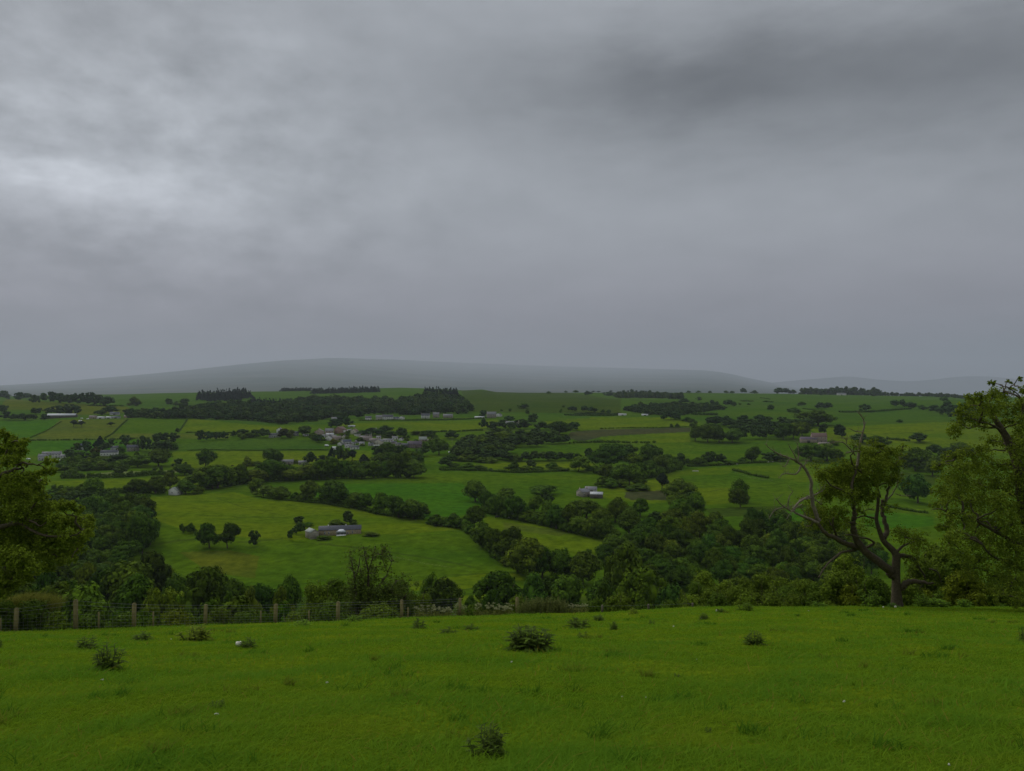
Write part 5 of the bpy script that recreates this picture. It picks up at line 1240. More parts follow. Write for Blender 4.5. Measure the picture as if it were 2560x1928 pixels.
def near_tree(name, label, cat, trunk, trad, blobs, leaf, mat, bark, seed, dens=1.0, extra=(), dead=(), tint=(1, 1, 1), flat=.85, group=None, join=None, twig=.35):
    """trunk: path; blobs: (centre, radius, leaves); extra: (path, r0, r1) limbs traced from the photo; dead: the same, leafless and pale."""
    r = np.random.default_rng(seed)
    org = np.asarray(trunk[0], float)
    t = thing(name, label, cat, tuple(org), 0, group)
    tp = smooth_path(trunk, 0)
    tm = MB(); tm.tube(tp - org, np.interp(np.linspace(0, 1, len(tp)), np.linspace(0, 1, len(trad)), trad), 10)
    nodes = list(tp[len(tp) // 3:])
    for path, r0, r1 in extra:
        q = smooth_path(path, 0); q = q + r.normal(size=q.shape) * r0 * .12
        tm.tube(q - org, np.linspace(r0, r1, len(q)), 8); nodes += list(q[len(q) // 3:])
    cm = MB()
    for c, rad, n in blobs:
        c = np.asarray(c, float)
        nd = np.asarray(nodes); dd = np.linalg.norm(nd - c, axis=1) + np.maximum(0, nd[:, 2] - c[2]) * .8
        a = nd[int(np.argmin(dd))]; L_ = np.linalg.norm(a - c)
        p = wiggle(r, a, c, 7, .16, .06)
        r0 = min(.16, .022 + L_ * .022)
        tm.tube(p - org, np.linspace(r0, r0 * .35, 7), 6); nodes += list(p[3:])
        sc = leaf_blob(cm, r, c - org, rad, int(n * dens), leaf, .75, flat)
        for s in sc[:: max(1, int(len(sc) / (10 * twig + 1)))]:
            q = wiggle(r, c - org, s, 4, .2); tm.tube(q, [r0 * .3, r0 * .2, r0 * .12, .006], 4)
    tm.build('trunk', bark, t, True)
    if cm.n:
        co = cm.build('crown', mat, t); co.color = (*tint, 1)
    if dead:
        for path, r0, r1 in dead:
            dm = MB()
            q = smooth_path(path, 0); q = q + r.normal(size=q.shape) * r0 * .2
            dm.tube(q - org, np.linspace(r0, r1, len(q)), 7)
            for k in range(int(len(q) * .5)):
                i = int(r.integers(len(q) // 3, len(q))); L_ = r.uniform(.25, .8)
                e = q[i] + (rand_dirs(r, 1)[0] + np.array((0, 0, .5))) * L_ * .6
                dm.tube(wiggle(r, q[i], e, 5, .25) - org, np.linspace(max(.012, r1 * .8), .006, 5), 5)
            do = dm.build('dead_branch', BARK_PALE, t, True); do['label'] = 'bare grey dead branch'
    return t

# --- the old half-dead oak (trunk, limbs traced in its own plane at about 48 m)
OY = 48.0
def B5(pts, dy=0.0, s=1.0):
    n = len(pts); out = []
    for i, (x, y) in enumerate(pts):
        p = P('B5', [(x, y)])[0]; out.append(px3(p[0], p[1], OY + dy * i / max(1, n - 1)))
    return out
def Qp(pts, dy0=0.0, dy1=0.0):
    n = len(pts); out = []
    for i, (x, y) in enumerate(pts):
        p = P('Q', [(x, y)])[0]; out.append(px3(p[0], p[1], OY + dy0 + (dy1 - dy0) * i / max(1, n - 1)))
    return out
def Qb(lst, dsp=1.6, seed=1):
    r = np.random.default_rng(seed); out = []
    for x, y, rad, n in lst:
        p = P('Q', [(x, y)])[0]; Y = OY + r.uniform(-dsp, dsp)
        out.append((px3(p[0], p[1], Y), rad / 2.603 / F * Y, n))
    return out
trunk = B5([(930, 1150), (928, 1060), (925, 950), (922, 850), (922, 740), (930, 640), (905, 590), (850, 540), (800, 490), (775, 430), (745, 345), (725, 265), (742, 180), (748, 90), (755, 0)]) + Qp([(1040, 900), (1030, 850), (1000, 780), (985, 700)], 0, .6)
trad = [.46, .34, .28, .25, .245, .24, .205, .185, .165, .145, .125, .11, .10, .09, .08, .065, .05, .04, .03]
extra = [
    (B5([(885, 830), (860, 770), (760, 700), (640, 615), (560, 540), (520, 450), (490, 380), (492, 310), (520, 240), (500, 150), (490, 50)], -1.0) + Qp([(860, 900), (852, 830), (870, 760), (890, 690)], -1.0, -.6), .29, .045),
    (B5([(560, 550), (470, 535), (380, 500), (290, 440), (200, 410)], -1.8) + Qp([(640, 1060), (560, 1030)], -1.8, -2.0), .20, .07),
    (B5([(800, 450), (845, 400), (825, 320), (795, 240), (782, 170), (790, 60)], .8) + Qp([(1060, 960), (1075, 900), (1100, 820), (1110, 740)], .8, 1.2), .17, .04),
    (B5([(330, 450), (320, 400), (290, 340), (300, 260)], -2.2), .10, .04),
    (B5([(730, 260), (690, 255), (620, 240)], .4), .08, .04),
    (B5([(600, 570), (660, 540), (720, 505), (640, 460), (560, 455), (470, 420), (420, 430)], -1.3), .09, .03),
    (B5([(520, 575), (460, 585), (380, 600), (300, 660), (230, 720), (150, 850)], -2.4), .10, .03),
    (B5([(940, 590), (990, 535), (1060, 510), (1105, 490)], .6), .09, .03),
    (B5([(965, 635), (1060, 640), (1120, 680), (1150, 760), (1200, 815), (1215, 860)], .8), .15, .03),
    (B5([(975, 960), (1020, 905), (1120, 882), (1200, 900), (1290, 912)], -.9), .24, .05),
    (B5([(1260, 765), (1340, 790), (1365, 860), (1370, 900)], .9), .06, .02),
    (Qp([(880, 900), (800, 850), (720, 820), (680, 770)], -.8, -1.6), .08, .03), (Qp([(1000, 820), (960, 760), (900, 720), (860, 680)], .2, -.8), .07, .03), (Qp([(1080, 850), (1140, 760), (1150, 680)], 1, 1.4), .06, .02),
]
dead = [
    (Qp([(640, 1060), (560, 1030), (480, 990), (415, 960), (365, 905)], -2, -2.6), .10, .025), (Qp([(415, 960), (350, 970), (315, 1035)], -2.4, -2.6), .05, .015), (Qp([(440, 970), (440, 900), (470, 860)], -2.4, -2.6), .05, .015),
    (Qp([(475, 985), (500, 930), (545, 895), (605, 882), (665, 850)], -2.2, -1.6), .07, .03), (Qp([(470, 970), (520, 918), (560, 895), (610, 905), (655, 940)], -2.3, -1.6), .06, .03), (Qp([(530, 940), (480, 960), (430, 1035)], -2.3, -2.8), .04, .012),
    (Qp([(640, 1050), (600, 930), (592, 830), (582, 745), (540, 690), (500, 660), (450, 640), (385, 612), (340, 590), (290, 545)], -1.8, -2.6), .13, .018), (Qp([(500, 660), (480, 610), (440, 545)], -2.3, -2.5), .05, .012), (Qp([(505, 670), (512, 600), (503, 550)], -2.3, -2.2), .045, .012),
    (Qp([(545, 695), (560, 660), (572, 650)], -2.2, -2.2), .04, .015), (Qp([(525, 690), (505, 738), (460, 745), (415, 735), (380, 770)], -2.2, -2.6), .06, .015), (Qp([(450, 640), (420, 700), (400, 690)], -2.4, -2.5), .04, .012),
    (Qp([(890, 690), (902, 600), (910, 540), (930, 470), (942, 415), (922, 368), (900, 345)], -.6, -.4), .09, .018), (Qp([(930, 470), (880, 465), (835, 445)], -.5, -.9), .04, .012), (Qp([(905, 590), (850, 598), (815, 608)], -.6, -1), .06, .02),
    (Qp([(880, 620), (830, 560), (790, 530), (740, 535), (715, 550)], -.7, -1.2), .05, .014), (Qp([(820, 560), (825, 520), (790, 500)], -.8, -1), .03, .012), (Qp([(1065, 950), (1088, 905), (1130, 855), (1155, 800), (1172, 765)], 1, 1.3), .06, .012), (Qp([(1088, 905), (1085, 870), (1110, 830)], 1, 1.2), .035, .01), (Qp([(1140, 870), (1190, 890), (1240, 880)], 1.2, 1.4), .03, .01), (Qp([(1000, 975), (960, 968), (930, 985)], .2, .1), .04, .02),
]
ob = [(980, 620, 62, 420), (1060, 640, 70, 480), (1010, 690, 78, 560), (930, 690, 75, 520), (1110, 600, 45, 220), (1130, 690, 50, 260), (860, 720, 72, 480), (790, 700, 66, 400), (720, 740, 62, 380), (660, 750, 45, 200), (800, 780, 74, 500), (880, 800, 78, 520), (960, 780, 70, 420),
      (1060, 760, 66, 360), (720, 830, 66, 420), (680, 880, 50, 260), (830, 880, 70, 420), (910, 890, 60, 320), (980, 870, 52, 240), (1120, 780, 46, 170), (620, 980, 56, 320), (690, 1010, 66, 420), (770, 1000, 56, 300), (590, 1040, 44, 200), (820, 1060, 48, 200), (660, 1070, 48, 220), (900, 980, 36, 100), (740, 1080, 48, 180), (1040, 560, 30, 90), (930, 610, 40, 160),
      (1200, 1150, 80, 220), (1290, 1160, 60, 140), (560, 900, 60, 60), (620, 700, 60, 60), (1180, 640, 50, 70), (1190, 560, 40, 50), (880, 560, 50, 80), (1010, 540, 46, 70), (1170, 780, 56, 70), (520, 960, 50, 60), (560, 1080, 60, 80), (860, 1140, 70, 120), (960, 1080, 60, 80), (1100, 960, 60, 70), (1260, 1210, 70, 190), (1230, 1280, 60, 130), (1180, 1120, 45, 80)]
OAKLEAF = leaf_mat('oak_leaf', (.155, .225, .024), .4, .35, (1.15, 1.05, .8))
near_tree('oak_tree', 'gnarled half-dead old oak with bare grey branches at the field edge', 'tree', trunk, trad, Qb(ob), .085, OAKLEAF, BARK, 11, 3.3, extra, dead, twig=.6)

# --- the big leafy tree at the edge of the frame
OY = 43.0
tr = [px3(2640, 1600, OY), px3(2605, 1480, OY), px3(2580, 1350, OY), px3(2556, 1260, OY), px3(2548, 1170, OY), px3(2520, 1100, OY), px3(2495, 1060, OY), px3(2470, 1020, OY)]
ex = [(Qp([(1950, 1000), (1990, 850), (1985, 700), (2010, 560), (2000, 400), (1960, 250)], 0, .5), .22, .04), (Qp([(1830, 470), (1790, 430), (1730, 410), (1680, 405)], 0, -.8), .09, .03), (Qp([(1990, 1230), (1850, 1150), (1740, 1090), (1640, 1030), (1560, 990), (1500, 1000)], .5, -1.2), .12, .03),
      (Qp([(1500, 1010), (1470, 985), (1420, 965), (1370, 975)], -1.2, -1.5), .05, .015), (Qp([(1960, 380), (1975, 260), (1900, 190), (1820, 165)], .2, 0), .05, .015), (Qp([(2040, 1400), (1900, 1330), (1760, 1280), (1700, 1200)], .5, -.5), .10, .03), (Qp([(2100, 900), (2250, 700), (2350, 500), (2380, 300)], 0, 1), .2, .04), (Qp([(2100, 1000), (2350, 950), (2550, 850)], 0, 1), .2, .05)]
rb = [(1775, 150, 26, 90), (1770, 215, 48, 240), (1830, 240, 66, 380), (1700, 230, 44, 200), (1640, 250, 44, 190), (1600, 300, 40, 170), (1680, 320, 70, 420), (1770, 310, 80, 560), (1850, 320, 66, 400), (1560, 350, 44, 180), (1540, 430, 50, 220), (1620, 390, 62, 320), (1720, 400, 60, 260), (1880, 400, 50, 200), (1520, 470, 42, 150), (1950, 120, 22, 60), (1880, 140, 24, 60), (1905, 190, 26, 60), (1960, 200, 36, 110), (1940, 290, 55, 220), (1990, 330, 70, 300),
      (1760, 520, 50, 180), (1850, 540, 56, 200), (1950, 560, 70, 320), (1700, 590, 56, 240), (1610, 610, 60, 300), (1530, 640, 56, 260), (1460, 650, 50, 200), (1420, 690, 44, 160), (1560, 710, 74, 460), (1660, 690, 76, 460), (1770, 680, 80, 460), (1870, 700, 76, 380), (1480, 770, 66, 340), (1570, 810, 80, 500), (1680, 800, 84, 540), (1790, 800, 84, 520), (1900, 830, 80, 440), (1430, 850, 56, 240), (1500, 890, 74, 420), (1600, 920, 84, 560), (1710, 910, 88, 600), (1820, 930, 88, 560), (1930, 950, 84, 460),
      (1420, 940, 46, 170), (1480, 1010, 60, 280), (1570, 1040, 78, 440), (1680, 1040, 86, 560), (1790, 1050, 90, 580), (1900, 1070, 90, 560), (1450, 1080, 50, 190), (1530, 1130, 70, 360), (1640, 1160, 86, 540), (1760, 1170, 90, 580), (1880, 1190, 92, 580), (1970, 1180, 80, 400), (1480, 1190, 56, 220), (1570, 1260, 76, 380), (1690, 1280, 88, 520), (1810, 1300, 92, 560), (1930, 1310, 92, 540), (1620, 1360, 66, 300), (1760, 1400, 80, 400), (1890, 1430, 90, 480), (1975, 420, 70, 420), (1940, 500, 70, 380), (1985, 640, 76, 420), (1960, 760, 76, 420), (2010, 250, 60, 240), (1970, 1460, 80, 380), (1830, 1520, 70, 280), (1950, 1560, 70, 280),
      (2080, 300, 110, 1000), (2080, 560, 130, 1400), (2100, 850, 140, 1500), (2100, 1150, 150, 1500), (2260, 420, 150, 1600), (2320, 750, 170, 1800), (2300, 1100, 170, 1800), (2100, 1450, 140, 1000), (2200, 200, 110, 900), (2380, 300, 130, 1100), (2480, 600, 150, 1300), (2550, 900, 150, 1300), (2480, 1150, 150, 1300)]
near_tree('broadleaf_tree', 'large leafy tree with dark ivied trunk overhanging the field edge beside the oak', 'tree', tr, [.5, .42, .38, .34, .27, .2, .14, .08], Qb(rb, 2.2, 4), .088, leaf_mat('ash_leaf', (.18, .26, .03), .42, .35, (1.15, 1.05, .8)), BARK, 12, 2.0, ex, twig=.3)

# --- the leafy tree at the other edge
OY = 39.0
def Lp(pts, d0=0., d1=0.):
    n = len(pts); return [px3(*P('L', [q])[0], OY + d0 + (d1 - d0) * i / max(1, n - 1)) for i, q in enumerate(pts)]
def Lb(lst, dsp=2.0, seed=2):
    r = np.random.default_rng(seed); out = []
    for x, y, rad, n in lst:
        p = P('L', [(x, y)])[0]; Y = OY + r.uniform(-dsp, dsp); out.append((px3(p[0], p[1], Y), rad / 3.967 / F * Y, n))
    return out
tl = Lp([(-480, 2250), (-470, 1900), (-430, 1500), (-400, 1150), (-340, 850), (-280, 600), (-200, 400)])
ll = [(Lp([(-400, 1000), (-250, 800), (-60, 620), (50, 565), (150, 530), (250, 515)], 0, -.8), .2, .03), (Lp([(-420, 1300), (-200, 1150), (0, 1100), (180, 1060), (250, 1020), (300, 1035), (400, 1090)], 0, -.8), .2, .03), (Lp([(-440, 1600), (-200, 1450), (0, 1500), (90, 1540), (110, 1640)], 0, -.6), .14, .03), (Lp([(200, 1060), (400, 1180), (600, 1200), (780, 1180), (820, 1130)], -.5, -1.0), .08, .02), (Lp([(-60, 620), (20, 480), (60, 380), (90, 300)], -.3, -.6), .09, .02), (Lp([(-300, 700), (-120, 420), (-30, 250), (20, 150)], 0, .4), .12, .02)]
lb = [(10, 170, 60, 260), (90, 250, 74, 300), (170, 280, 70, 280), (250, 260, 50, 170), (30, 330, 90, 380), (140, 370, 80, 330), (230, 350, 50, 160), (60, 460, 90, 320), (180, 460, 60, 200), (290, 480, 36, 80), (30, 640, 110, 520), (150, 640, 100, 520), (260, 620, 80, 380), (330, 600, 54, 190), (60, 780, 120, 640), (190, 790, 110, 640), (310, 740, 90, 460), (390, 700, 56, 200), (420, 800, 66, 280), (500, 450, 56, 150), (490, 540, 60, 170), (420, 560, 56, 160), (440, 640, 50, 130),
      (60, 930, 120, 640), (190, 940, 120, 680), (320, 920, 110, 600), (440, 920, 90, 440), (540, 900, 76, 320), (620, 880, 60, 240), (700, 890, 60, 230), (780, 930, 50, 170), (60, 1080, 120, 620), (190, 1090, 120, 660), (320, 1080, 120, 660), (440, 1060, 110, 560), (560, 1040, 96, 460), (670, 1050, 86, 380), (770, 1050, 84, 380), (860, 1040, 70, 280), (900, 1100, 50, 160), (60, 1240, 120, 620), (200, 1250, 120, 660), (340, 1240, 120, 640), (470, 1220, 110, 560), (590, 1210, 100, 480), (700, 1200, 90, 400), (800, 1190, 80, 320), (870, 1170, 56, 180),
      (80, 1390, 110, 540), (210, 1400, 100, 500), (340, 1370, 100, 480), (470, 1350, 90, 400), (590, 1340, 90, 360), (700, 1330, 84, 320), (800, 1300, 66, 220), (60, 1510, 90, 380), (180, 1520, 80, 320), (280, 1490, 66, 220), (620, 1430, 60, 180), (720, 1420, 50, 130), (80, 1660, 100, 420), (0, 1600, 110, 480), (150, 1620, 90, 360), (260, 1580, 80, 280), (370, 1500, 80, 280), (500, 1470, 80, 260), (0, 1760, 110, 420), (-120, 1650, 130, 500), (-150, 300, 150, 600), (-150, 700, 170, 700), (-150, 1050, 170, 700), (-150, 1350, 170, 700), (-350, 500, 160, 500), (-400, 900, 180, 600), (-600, 700, 200, 500), (-650, 1100, 200, 500)]
near_tree('broadleaf_tree', 'leafy yellow-green tree spreading in from beyond the fence end', 'tree', tl, [.5, .42, .36, .3, .22, .15, .08], Lb(lb), .088, leaf_mat('lime_leaf', (.20, .29, .03), .42, .35, (1.15, 1.05, .8)), BARK, 13, 2.5, ll, twig=.3)

# --- the thin, sparse tree over the fence
OY = 62.0
def Bp(pts, d0=0., d1=0., c='B2'):
    n = len(pts); return [px3(*P(c, [q])[0], OY + d0 + (d1 - d0) * i / max(1, n - 1)) for i, q in enumerate(pts)]
r_ = np.random.default_rng(21)
st = [(Bp([(1620, 1500), (1580, 1200), (1565, 1050), (1552, 930), (1545, 800), (1520, 690), (1500, 600)]), .15, .02), (Bp([(1680, 1300), (1685, 1080), (1690, 900), (1682, 760), (1655, 640), (1640, 540)]), .15, .02), (Bp([(1690, 1250), (1740, 1050), (1800, 930), (1850, 860), (1900, 760), (1920, 690)]), .12, .02), (Bp([(1686, 800), (1720, 700), (1740, 600), (1760, 560)]), .07, .015), (Bp([(1550, 860), (1590, 760), (1600, 660), (1620, 600)]), .06, .015), (Bp([(1650, 1250), (1600, 1150), (1540, 1080), (1500, 1000)]), .08, .015), (Bp([(1700, 1200), (1800, 1080), (1880, 1000), (1960, 900)]), .08, .015)]
sb = []
for i in range(95):
    x, y = r_.uniform(1480, 1960), r_.uniform(540, 900)
    if abs(x - 1700) > 130 + (y - 520) * .9: continue
    p = P('B2', [(x, y)])[0]; sb.append((px3(p[0], p[1], OY + r_.uniform(-1, 1)), r_.uniform(.35, .6), int(r_.uniform(7, 22))))
for i in range(70):
    x, y = r_.uniform(1500, 2080), r_.uniform(880, 1180)
    p = P('B2', [(x, y)])[0]; sb.append((px3(p[0], p[1], OY + r_.uniform(-1.4, 1.4)), r_.uniform(.6, 1.0), int(r_.uniform(110, 220))))
near_tree('broadleaf_tree', 'thin see-through tree with several bare upright stems behind the fence', 'tree', Bp([(1655, 1900), (1650, 1500), (1652, 1350), (1665, 1200)]), [.3, .25, .22, .18], sb, .13, leaf_mat('sparse_leaf', (.105, .165, .03), .4, .3, (1.15, 1.05, .8)), BARK, 14, 1.3, st, twig=.8)

# --- shrubs along the far side of the fence: crowns grown clump by clump down to the ground
SHRUB = leaf_mat('shrub_leaf', (.098, .158, .022), .45, .18, (1.15, 1.05, .8))
def shrub(label, cn, cx, top, w, Y, tint='2', leaf=.12, name='bush', seed=None, group=None, stems=True, squash=.9):
    """A dense bush whose top and width read as in the photo at depth Y; it stands on the ground there."""
    r = np.random.default_rng(seed or hash_(label) % 9999)
    x0, y0, s = crop(cn)
    x, y, z = at(x0 + cx / s, Y)
    W = 1.3 * w / s * Y / F; H = (HZ - (y0 + top / s)) / F * Y - z
    t = thing(name, label, 'bush', (x, y, z), 0, group)
    mb = MB()
    n = max(8, int(17 * max(1, H / W) + 12))
    for i in range(n):
        f = r.uniform(0.0, 1) ** .75; a = r.uniform(0, 6.28); q = math.sqrt(r.uniform(.15, 1))
        wr = W * .5 * math.sqrt(max(.02, 1 - (f * .96) ** 3.4))
        rad = W * r.uniform(.13, .21)
        c = np.array((math.cos(a) * max(0, wr - rad * .8) * q, math.sin(a) * max(0, wr - rad * .8) * q * .9, max(rad * .5, f * (H - rad * .75))))
        nn = int(min(900, 7.5 * (rad / leaf) ** 2)) + 20
        puff(mb, r, c, rad, nn, leaf, .6, squash)
        leaf_blob(mb, r, c, rad * 1.25, nn // 3, leaf, .7, .9, .5)
    f_ = mb.build('foliage', SHRUB, t); f_.color = (*(np.array(TINT[tint]) * r.uniform(.9, 1.1)), 1)
    sm = MB()
    for k in range(6):
        e = np.array((r.uniform(-.4, .4) * W, r.uniform(-.3, .3) * W, H * r.uniform(.75, 1.04)))
        sm.tube(wiggle(r, (r.uniform(-.1, .1) * W, 0, -.2), e, 7, .12), np.linspace(.05, .008, 7), 5)
    sm.build('stem', BARK, t)
    return t
SHR = [
    ('hawthorn bush left of the first wooden post', 'B1', 60, 1100, 300, 41, '1', .10), ('broad bush under the straw-coloured grass by the fence end', 'B1', 330, 1090, 420, 42, '1', .10), ('pale nettle-like clump between the first two posts', 'B1', 590, 1200, 200, 39.5, '3', .08), ('dark bush low behind the second wire panel', 'B1', 900, 1210, 420, 46, '1', .10), ('dark bramble behind the third post', 'B1', 1240, 1220, 380, 48, '1', .10), ('bramble with reddish stems behind the fourth wire panel', 'B1', 1780, 1170, 360, 50, '4', .10),
    ('bush behind the fence left of the thin tree', 'B2', 200, 1150, 330, 54, '2', .11), ('dark bush behind the fifth post', 'B2', 480, 1190, 330, 52, '1', .11), ('rounded pale shrub touching the wire', 'B2', 930, 1200, 240, 47, '3', .08), ('leafy shrub mass left of the thin tree', 'B2', 1160, 900, 420, 66, '2', .13), ('tall leafy shrub close to the thin tree', 'B2', 1350, 860, 340, 68, '1', .13), ('dense shrub under the thin tree', 'B2', 1680, 980, 480, 69, '4', .13), ('dense shrub right of the thin stems', 'B2', 1950, 900, 380, 68, '1', .13), ('low shrub beneath the dense shrub', 'B2', 2080, 1000, 330, 64, '2', .12), ('low dark shrub behind the sixth post', 'B2', 1300, 1080, 520, 58, '1', .12), ('low green shrub behind the seventh post', 'B2', 1800, 1110, 520, 57, '2', .12),
    ('small rounded bush right of the dark round tree', 'B3', 240, 1010, 250, 66, '2', .12), ('low bush behind the flowering hogweed', 'B3', 730, 1070, 220, 60, '1', .11), ('drooping bush behind the tall willowherb', 'B3', 1170, 1030, 230, 62, '2', .11), ('dark bush behind the last small post', 'B3', 1960, 1060, 240, 60, '1', .11), ('small light bush at the end of the willowherb', 'B3', 2130, 1030, 200, 62, '2', .11),
    ('low bush under the bright leafy tree', 'B4', 230, 1000, 260, 70, '2', .12), ('tall bright shrub at the left end of the thicket', 'B4', 1040, 765, 300, 84, '3', .15), ('shrub leaning on the tall bright shrub', 'B4', 1260, 860, 300, 80, '3', .14), ('middle shrub of the thicket with a round head', 'B4', 1440, 850, 280, 78, '2', .14), ('highest round shrub in the middle of the thicket', 'B4', 1600, 815, 330, 76, '2', .14), ('olive shrub right of the highest round shrub', 'B4', 1790, 840, 300, 72, '3', .13), ('wide shrub of the thicket nearing the oak', 'B4', 1980, 880, 330, 69, '2', .13), ('low front shrub under the tall bright shrub', 'B4', 930, 1010, 240, 66, '3', .12), ('low front shrub with dark gaps', 'B4', 1180, 1020, 300, 64, '1', .12), ('light round shrub at the front of the thicket', 'B4', 1440, 1005, 210, 60, '3', .11), ('front shrub right of the light round shrub', 'B4', 1680, 1010, 330, 60, '2', .11), ('front shrub beneath the wide shrub', 'B4', 1930, 1020, 300, 58, '2', .11), ('shrub at the foot of the dead wood by the oak', 'B4', 2150, 960, 260, 58, '2', .11),
    ('mid shrub filling the thicket behind the light round shrub', 'B4', 1340, 930, 330, 70, '2', .12), ('dark gap-filling shrub beside the olive shrub', 'B4', 1880, 930, 330, 66, '1', .12), ('shrub at the left flank of the thicket', 'B4', 1120, 930, 300, 76, '2', .13), ('dark shrub at the root of the tall bright shrub', 'B4', 960, 900, 240, 80, '1', .13), ('shrub bridging thicket and oak', 'B4', 2080, 850, 300, 74, '2', .13), ('dark undergrowth bush by the small grey posts', 'B4', 700, 1080, 300, 62, '1', .11), ('low dark bush under the round blue-green tree', 'B4', 420, 1080, 300, 64, '6', .11),
    ('green bush filling the gap right of the oak', 'B5', 1180, 640, 300, 58, '2', .11), ('tall bush between the oak and the leafy tree edge', 'B5', 1400, 560, 330, 60, '2', .12), ('bush under the arching limb of the leafy tree', 'B5', 1560, 640, 320, 57, '1', .12), ('green bush low between oak trunk and low branch', 'B5', 1050, 900, 260, 52, '2', .10), ('bush rising left of the great oak limb', 'B5', 330, 760, 330, 56, '2', .11), ('dark bush under the great oak limb', 'B5', 700, 850, 300, 54, '1', .11),
    ('bush just past the leafy tree trunk', 'B5', 2500, 800, 460, 52, '1', .14), ('second bush past the leafy tree trunk', 'B5', 2900, 840, 460, 52, '2', .14), ('third bush past the leafy tree trunk', 'B5', 3350, 800, 500, 53, '1', .14),
    ('yellowish tree-like bush inside the oak fork', 'B5', 440, 620, 380, 60, '3', .12), ('dense bush left of the oak foot', 'B5', 200, 900, 420, 58, '1', .11), ('brown-leaved bush just left of the oak trunk', 'B5', 520, 900, 320, 55, '4', .11), ('dark bush right behind the oak trunk', 'B5', 1120, 720, 260, 62, '6', .12), ('slim yellow-green bush between oak and leafy tree', 'B5', 1290, 520, 240, 64, '3', .13), ('olive bush right of the oak', 'B5', 1180, 960, 320, 56, '4', .11), ('reddish bush beneath the leafy tree', 'B5', 1620, 790, 380, 52, '4', .11), ('dark bush at the right end of the field edge', 'B5', 1980, 850, 420, 54, '6', .12), ('low dark bush under the leafy tree', 'B5', 1480, 960, 300, 54, '1', .11), ('dark bush beyond the oak low branch', 'B5', 860, 1000, 260, 57, '1', .11),
]
for a in SHR:
    shrub(*a[:6], a[6], a[7])

# straw-topped grass on the bank by the fence end
def grass_clump(mb, r, c, rad, n, h, wd=.012, lean=(0.25, 0, 0), tone=None):
    for _ in range(1):
        a = r.uniform(0, 6.28, n); q = np.sqrt(r.random(n)) * rad
        b = np.stack([c[0] + np.cos(a) * q, c[1] + np.sin(a) * q, np.full(n, c[2])], 1)
        hh = h * r.uniform(.5, 1.15, n)
        dirv = r.normal(size=(n, 3)) * .28 + np.array(lean); dirv[:, 2] = 1
        side = np.stack([np.cos(a + 1.3), np.sin(a + 1.3), np.zeros(n)], 1) * wd
        m_ = b + dirv * hh[:, None] * .55
        tip = b + dirv * hh[:, None] * np.array((1.5, 1.5, 1))
        v = np.stack([b - side, b + side, m_ + side * .8, m_ - side * .8, tip], 1).reshape(-1, 3)
        i = np.arange(n)[:, None] * 5
        mb.add(v, i + np.array([[0, 1, 2, 3]]), i + np.array([[3, 2, 4]]))
STRAW = leaf_mat('straw_grass', (.25, .27, .05), .3, .35, (1.05, 1, .9))
mb = MB(); r = np.random.default_rng(31)
o0 = np.array(at(*[P('B1', [(250, 1100)])[0][0]], 43.5))
for i in range(60):
    x, y = P('B1', [(r.uniform(-60, 540), 0)])[0]
    p = np.array(at(x, 43.5)); f = abs((x - 70) / 75); top = (HZ - (1230 + (1015 + 70 * f * f) / 4)) / F * 43.5
    grass_clump(mb, r, p - o0 + np.array((0, r.uniform(-.4, .4), max(0, top - p[2] - .75))), .35, 90, .75, .016)
sg = mb.build('tall_grass', STRAW); sg.location = o0; tag(sg, 'straw-coloured tall grass arching over the bushes at the fence end', 'grass', None, 'stuff')

# --- stock fence: square posts, thin stakes, netting and two plain wires
POSTM = plain('weathered_post', (.145, .125, .048), .9, 5, .3, bump=.4)
WIRE = new_mat('galvanised_wire', .5, .4); WIRE[2].inputs['Base Color'].default_value = (.22, .23, .22, 1); WIRE[2].inputs['Metallic'].default_value = .3; WIRE = WIRE[0]
fpx = [-330, -110, 43, 193, 338, 515, 690, 846, 1005, 1150, 1293]
fYd = [33.5, 35.0, 36.0, 36.8, 37.6, 38.5, 39.6, 40.6, 41.8, 43.0, 44.4]
ftop = [1500, 1510, 1519, 1498, 1507, 1512, 1514, 1516, 1510, 1518, 1517]
fence = thing('stock_fence', 'wooden post and wire netting fence along the lower field edge', 'fence', at(193, 36.8))
fo = np.array(fence.location); tops = []; bases = []
for px, Y, tp in zip(fpx, fYd, ftop):
    p = np.array(at(px, Y)); H = max(1.1, (HZ - tp) / F * Y - p[2]); p = p - fo
    m = MB().box(-.075, .075, -.075, .075, -.4, H - .03); m.box(-.065, .065, -.065, .065, H - .03, H)
    o = m.build('post', POSTM, fence); o.location = p; o.rotation_euler = (RNG.uniform(-.03, .03), RNG.uniform(-.03, .03), RNG.uniform(-.3, .3))
    tops.append(p + np.array((0, 0, H))); bases.append(p)
def along(px):
    Y = np.interp(px, fpx, fYd); return np.array(at(px, Y)) - fo, Y
for px, h in [(5, .62), (250, .95), (386, .95), (654, .85), (774, .9), (1021, .8), (1560, .0)]:
    if h == 0: continue
    p, Y = along(px)
    top = {5: 1552, 250: 1529, 386: 1528, 654: 1526, 774: 1526, 1021: 1521}[px]
    H = max(.7, (HZ - top) / F * Y - (p[2] + fo[2]))
    o = MB().tube([(0, 0, -.3), (0, 0, H)], [.045, .04], 8).build('stake', POSTM, fence); o.location = p
wm = MB()
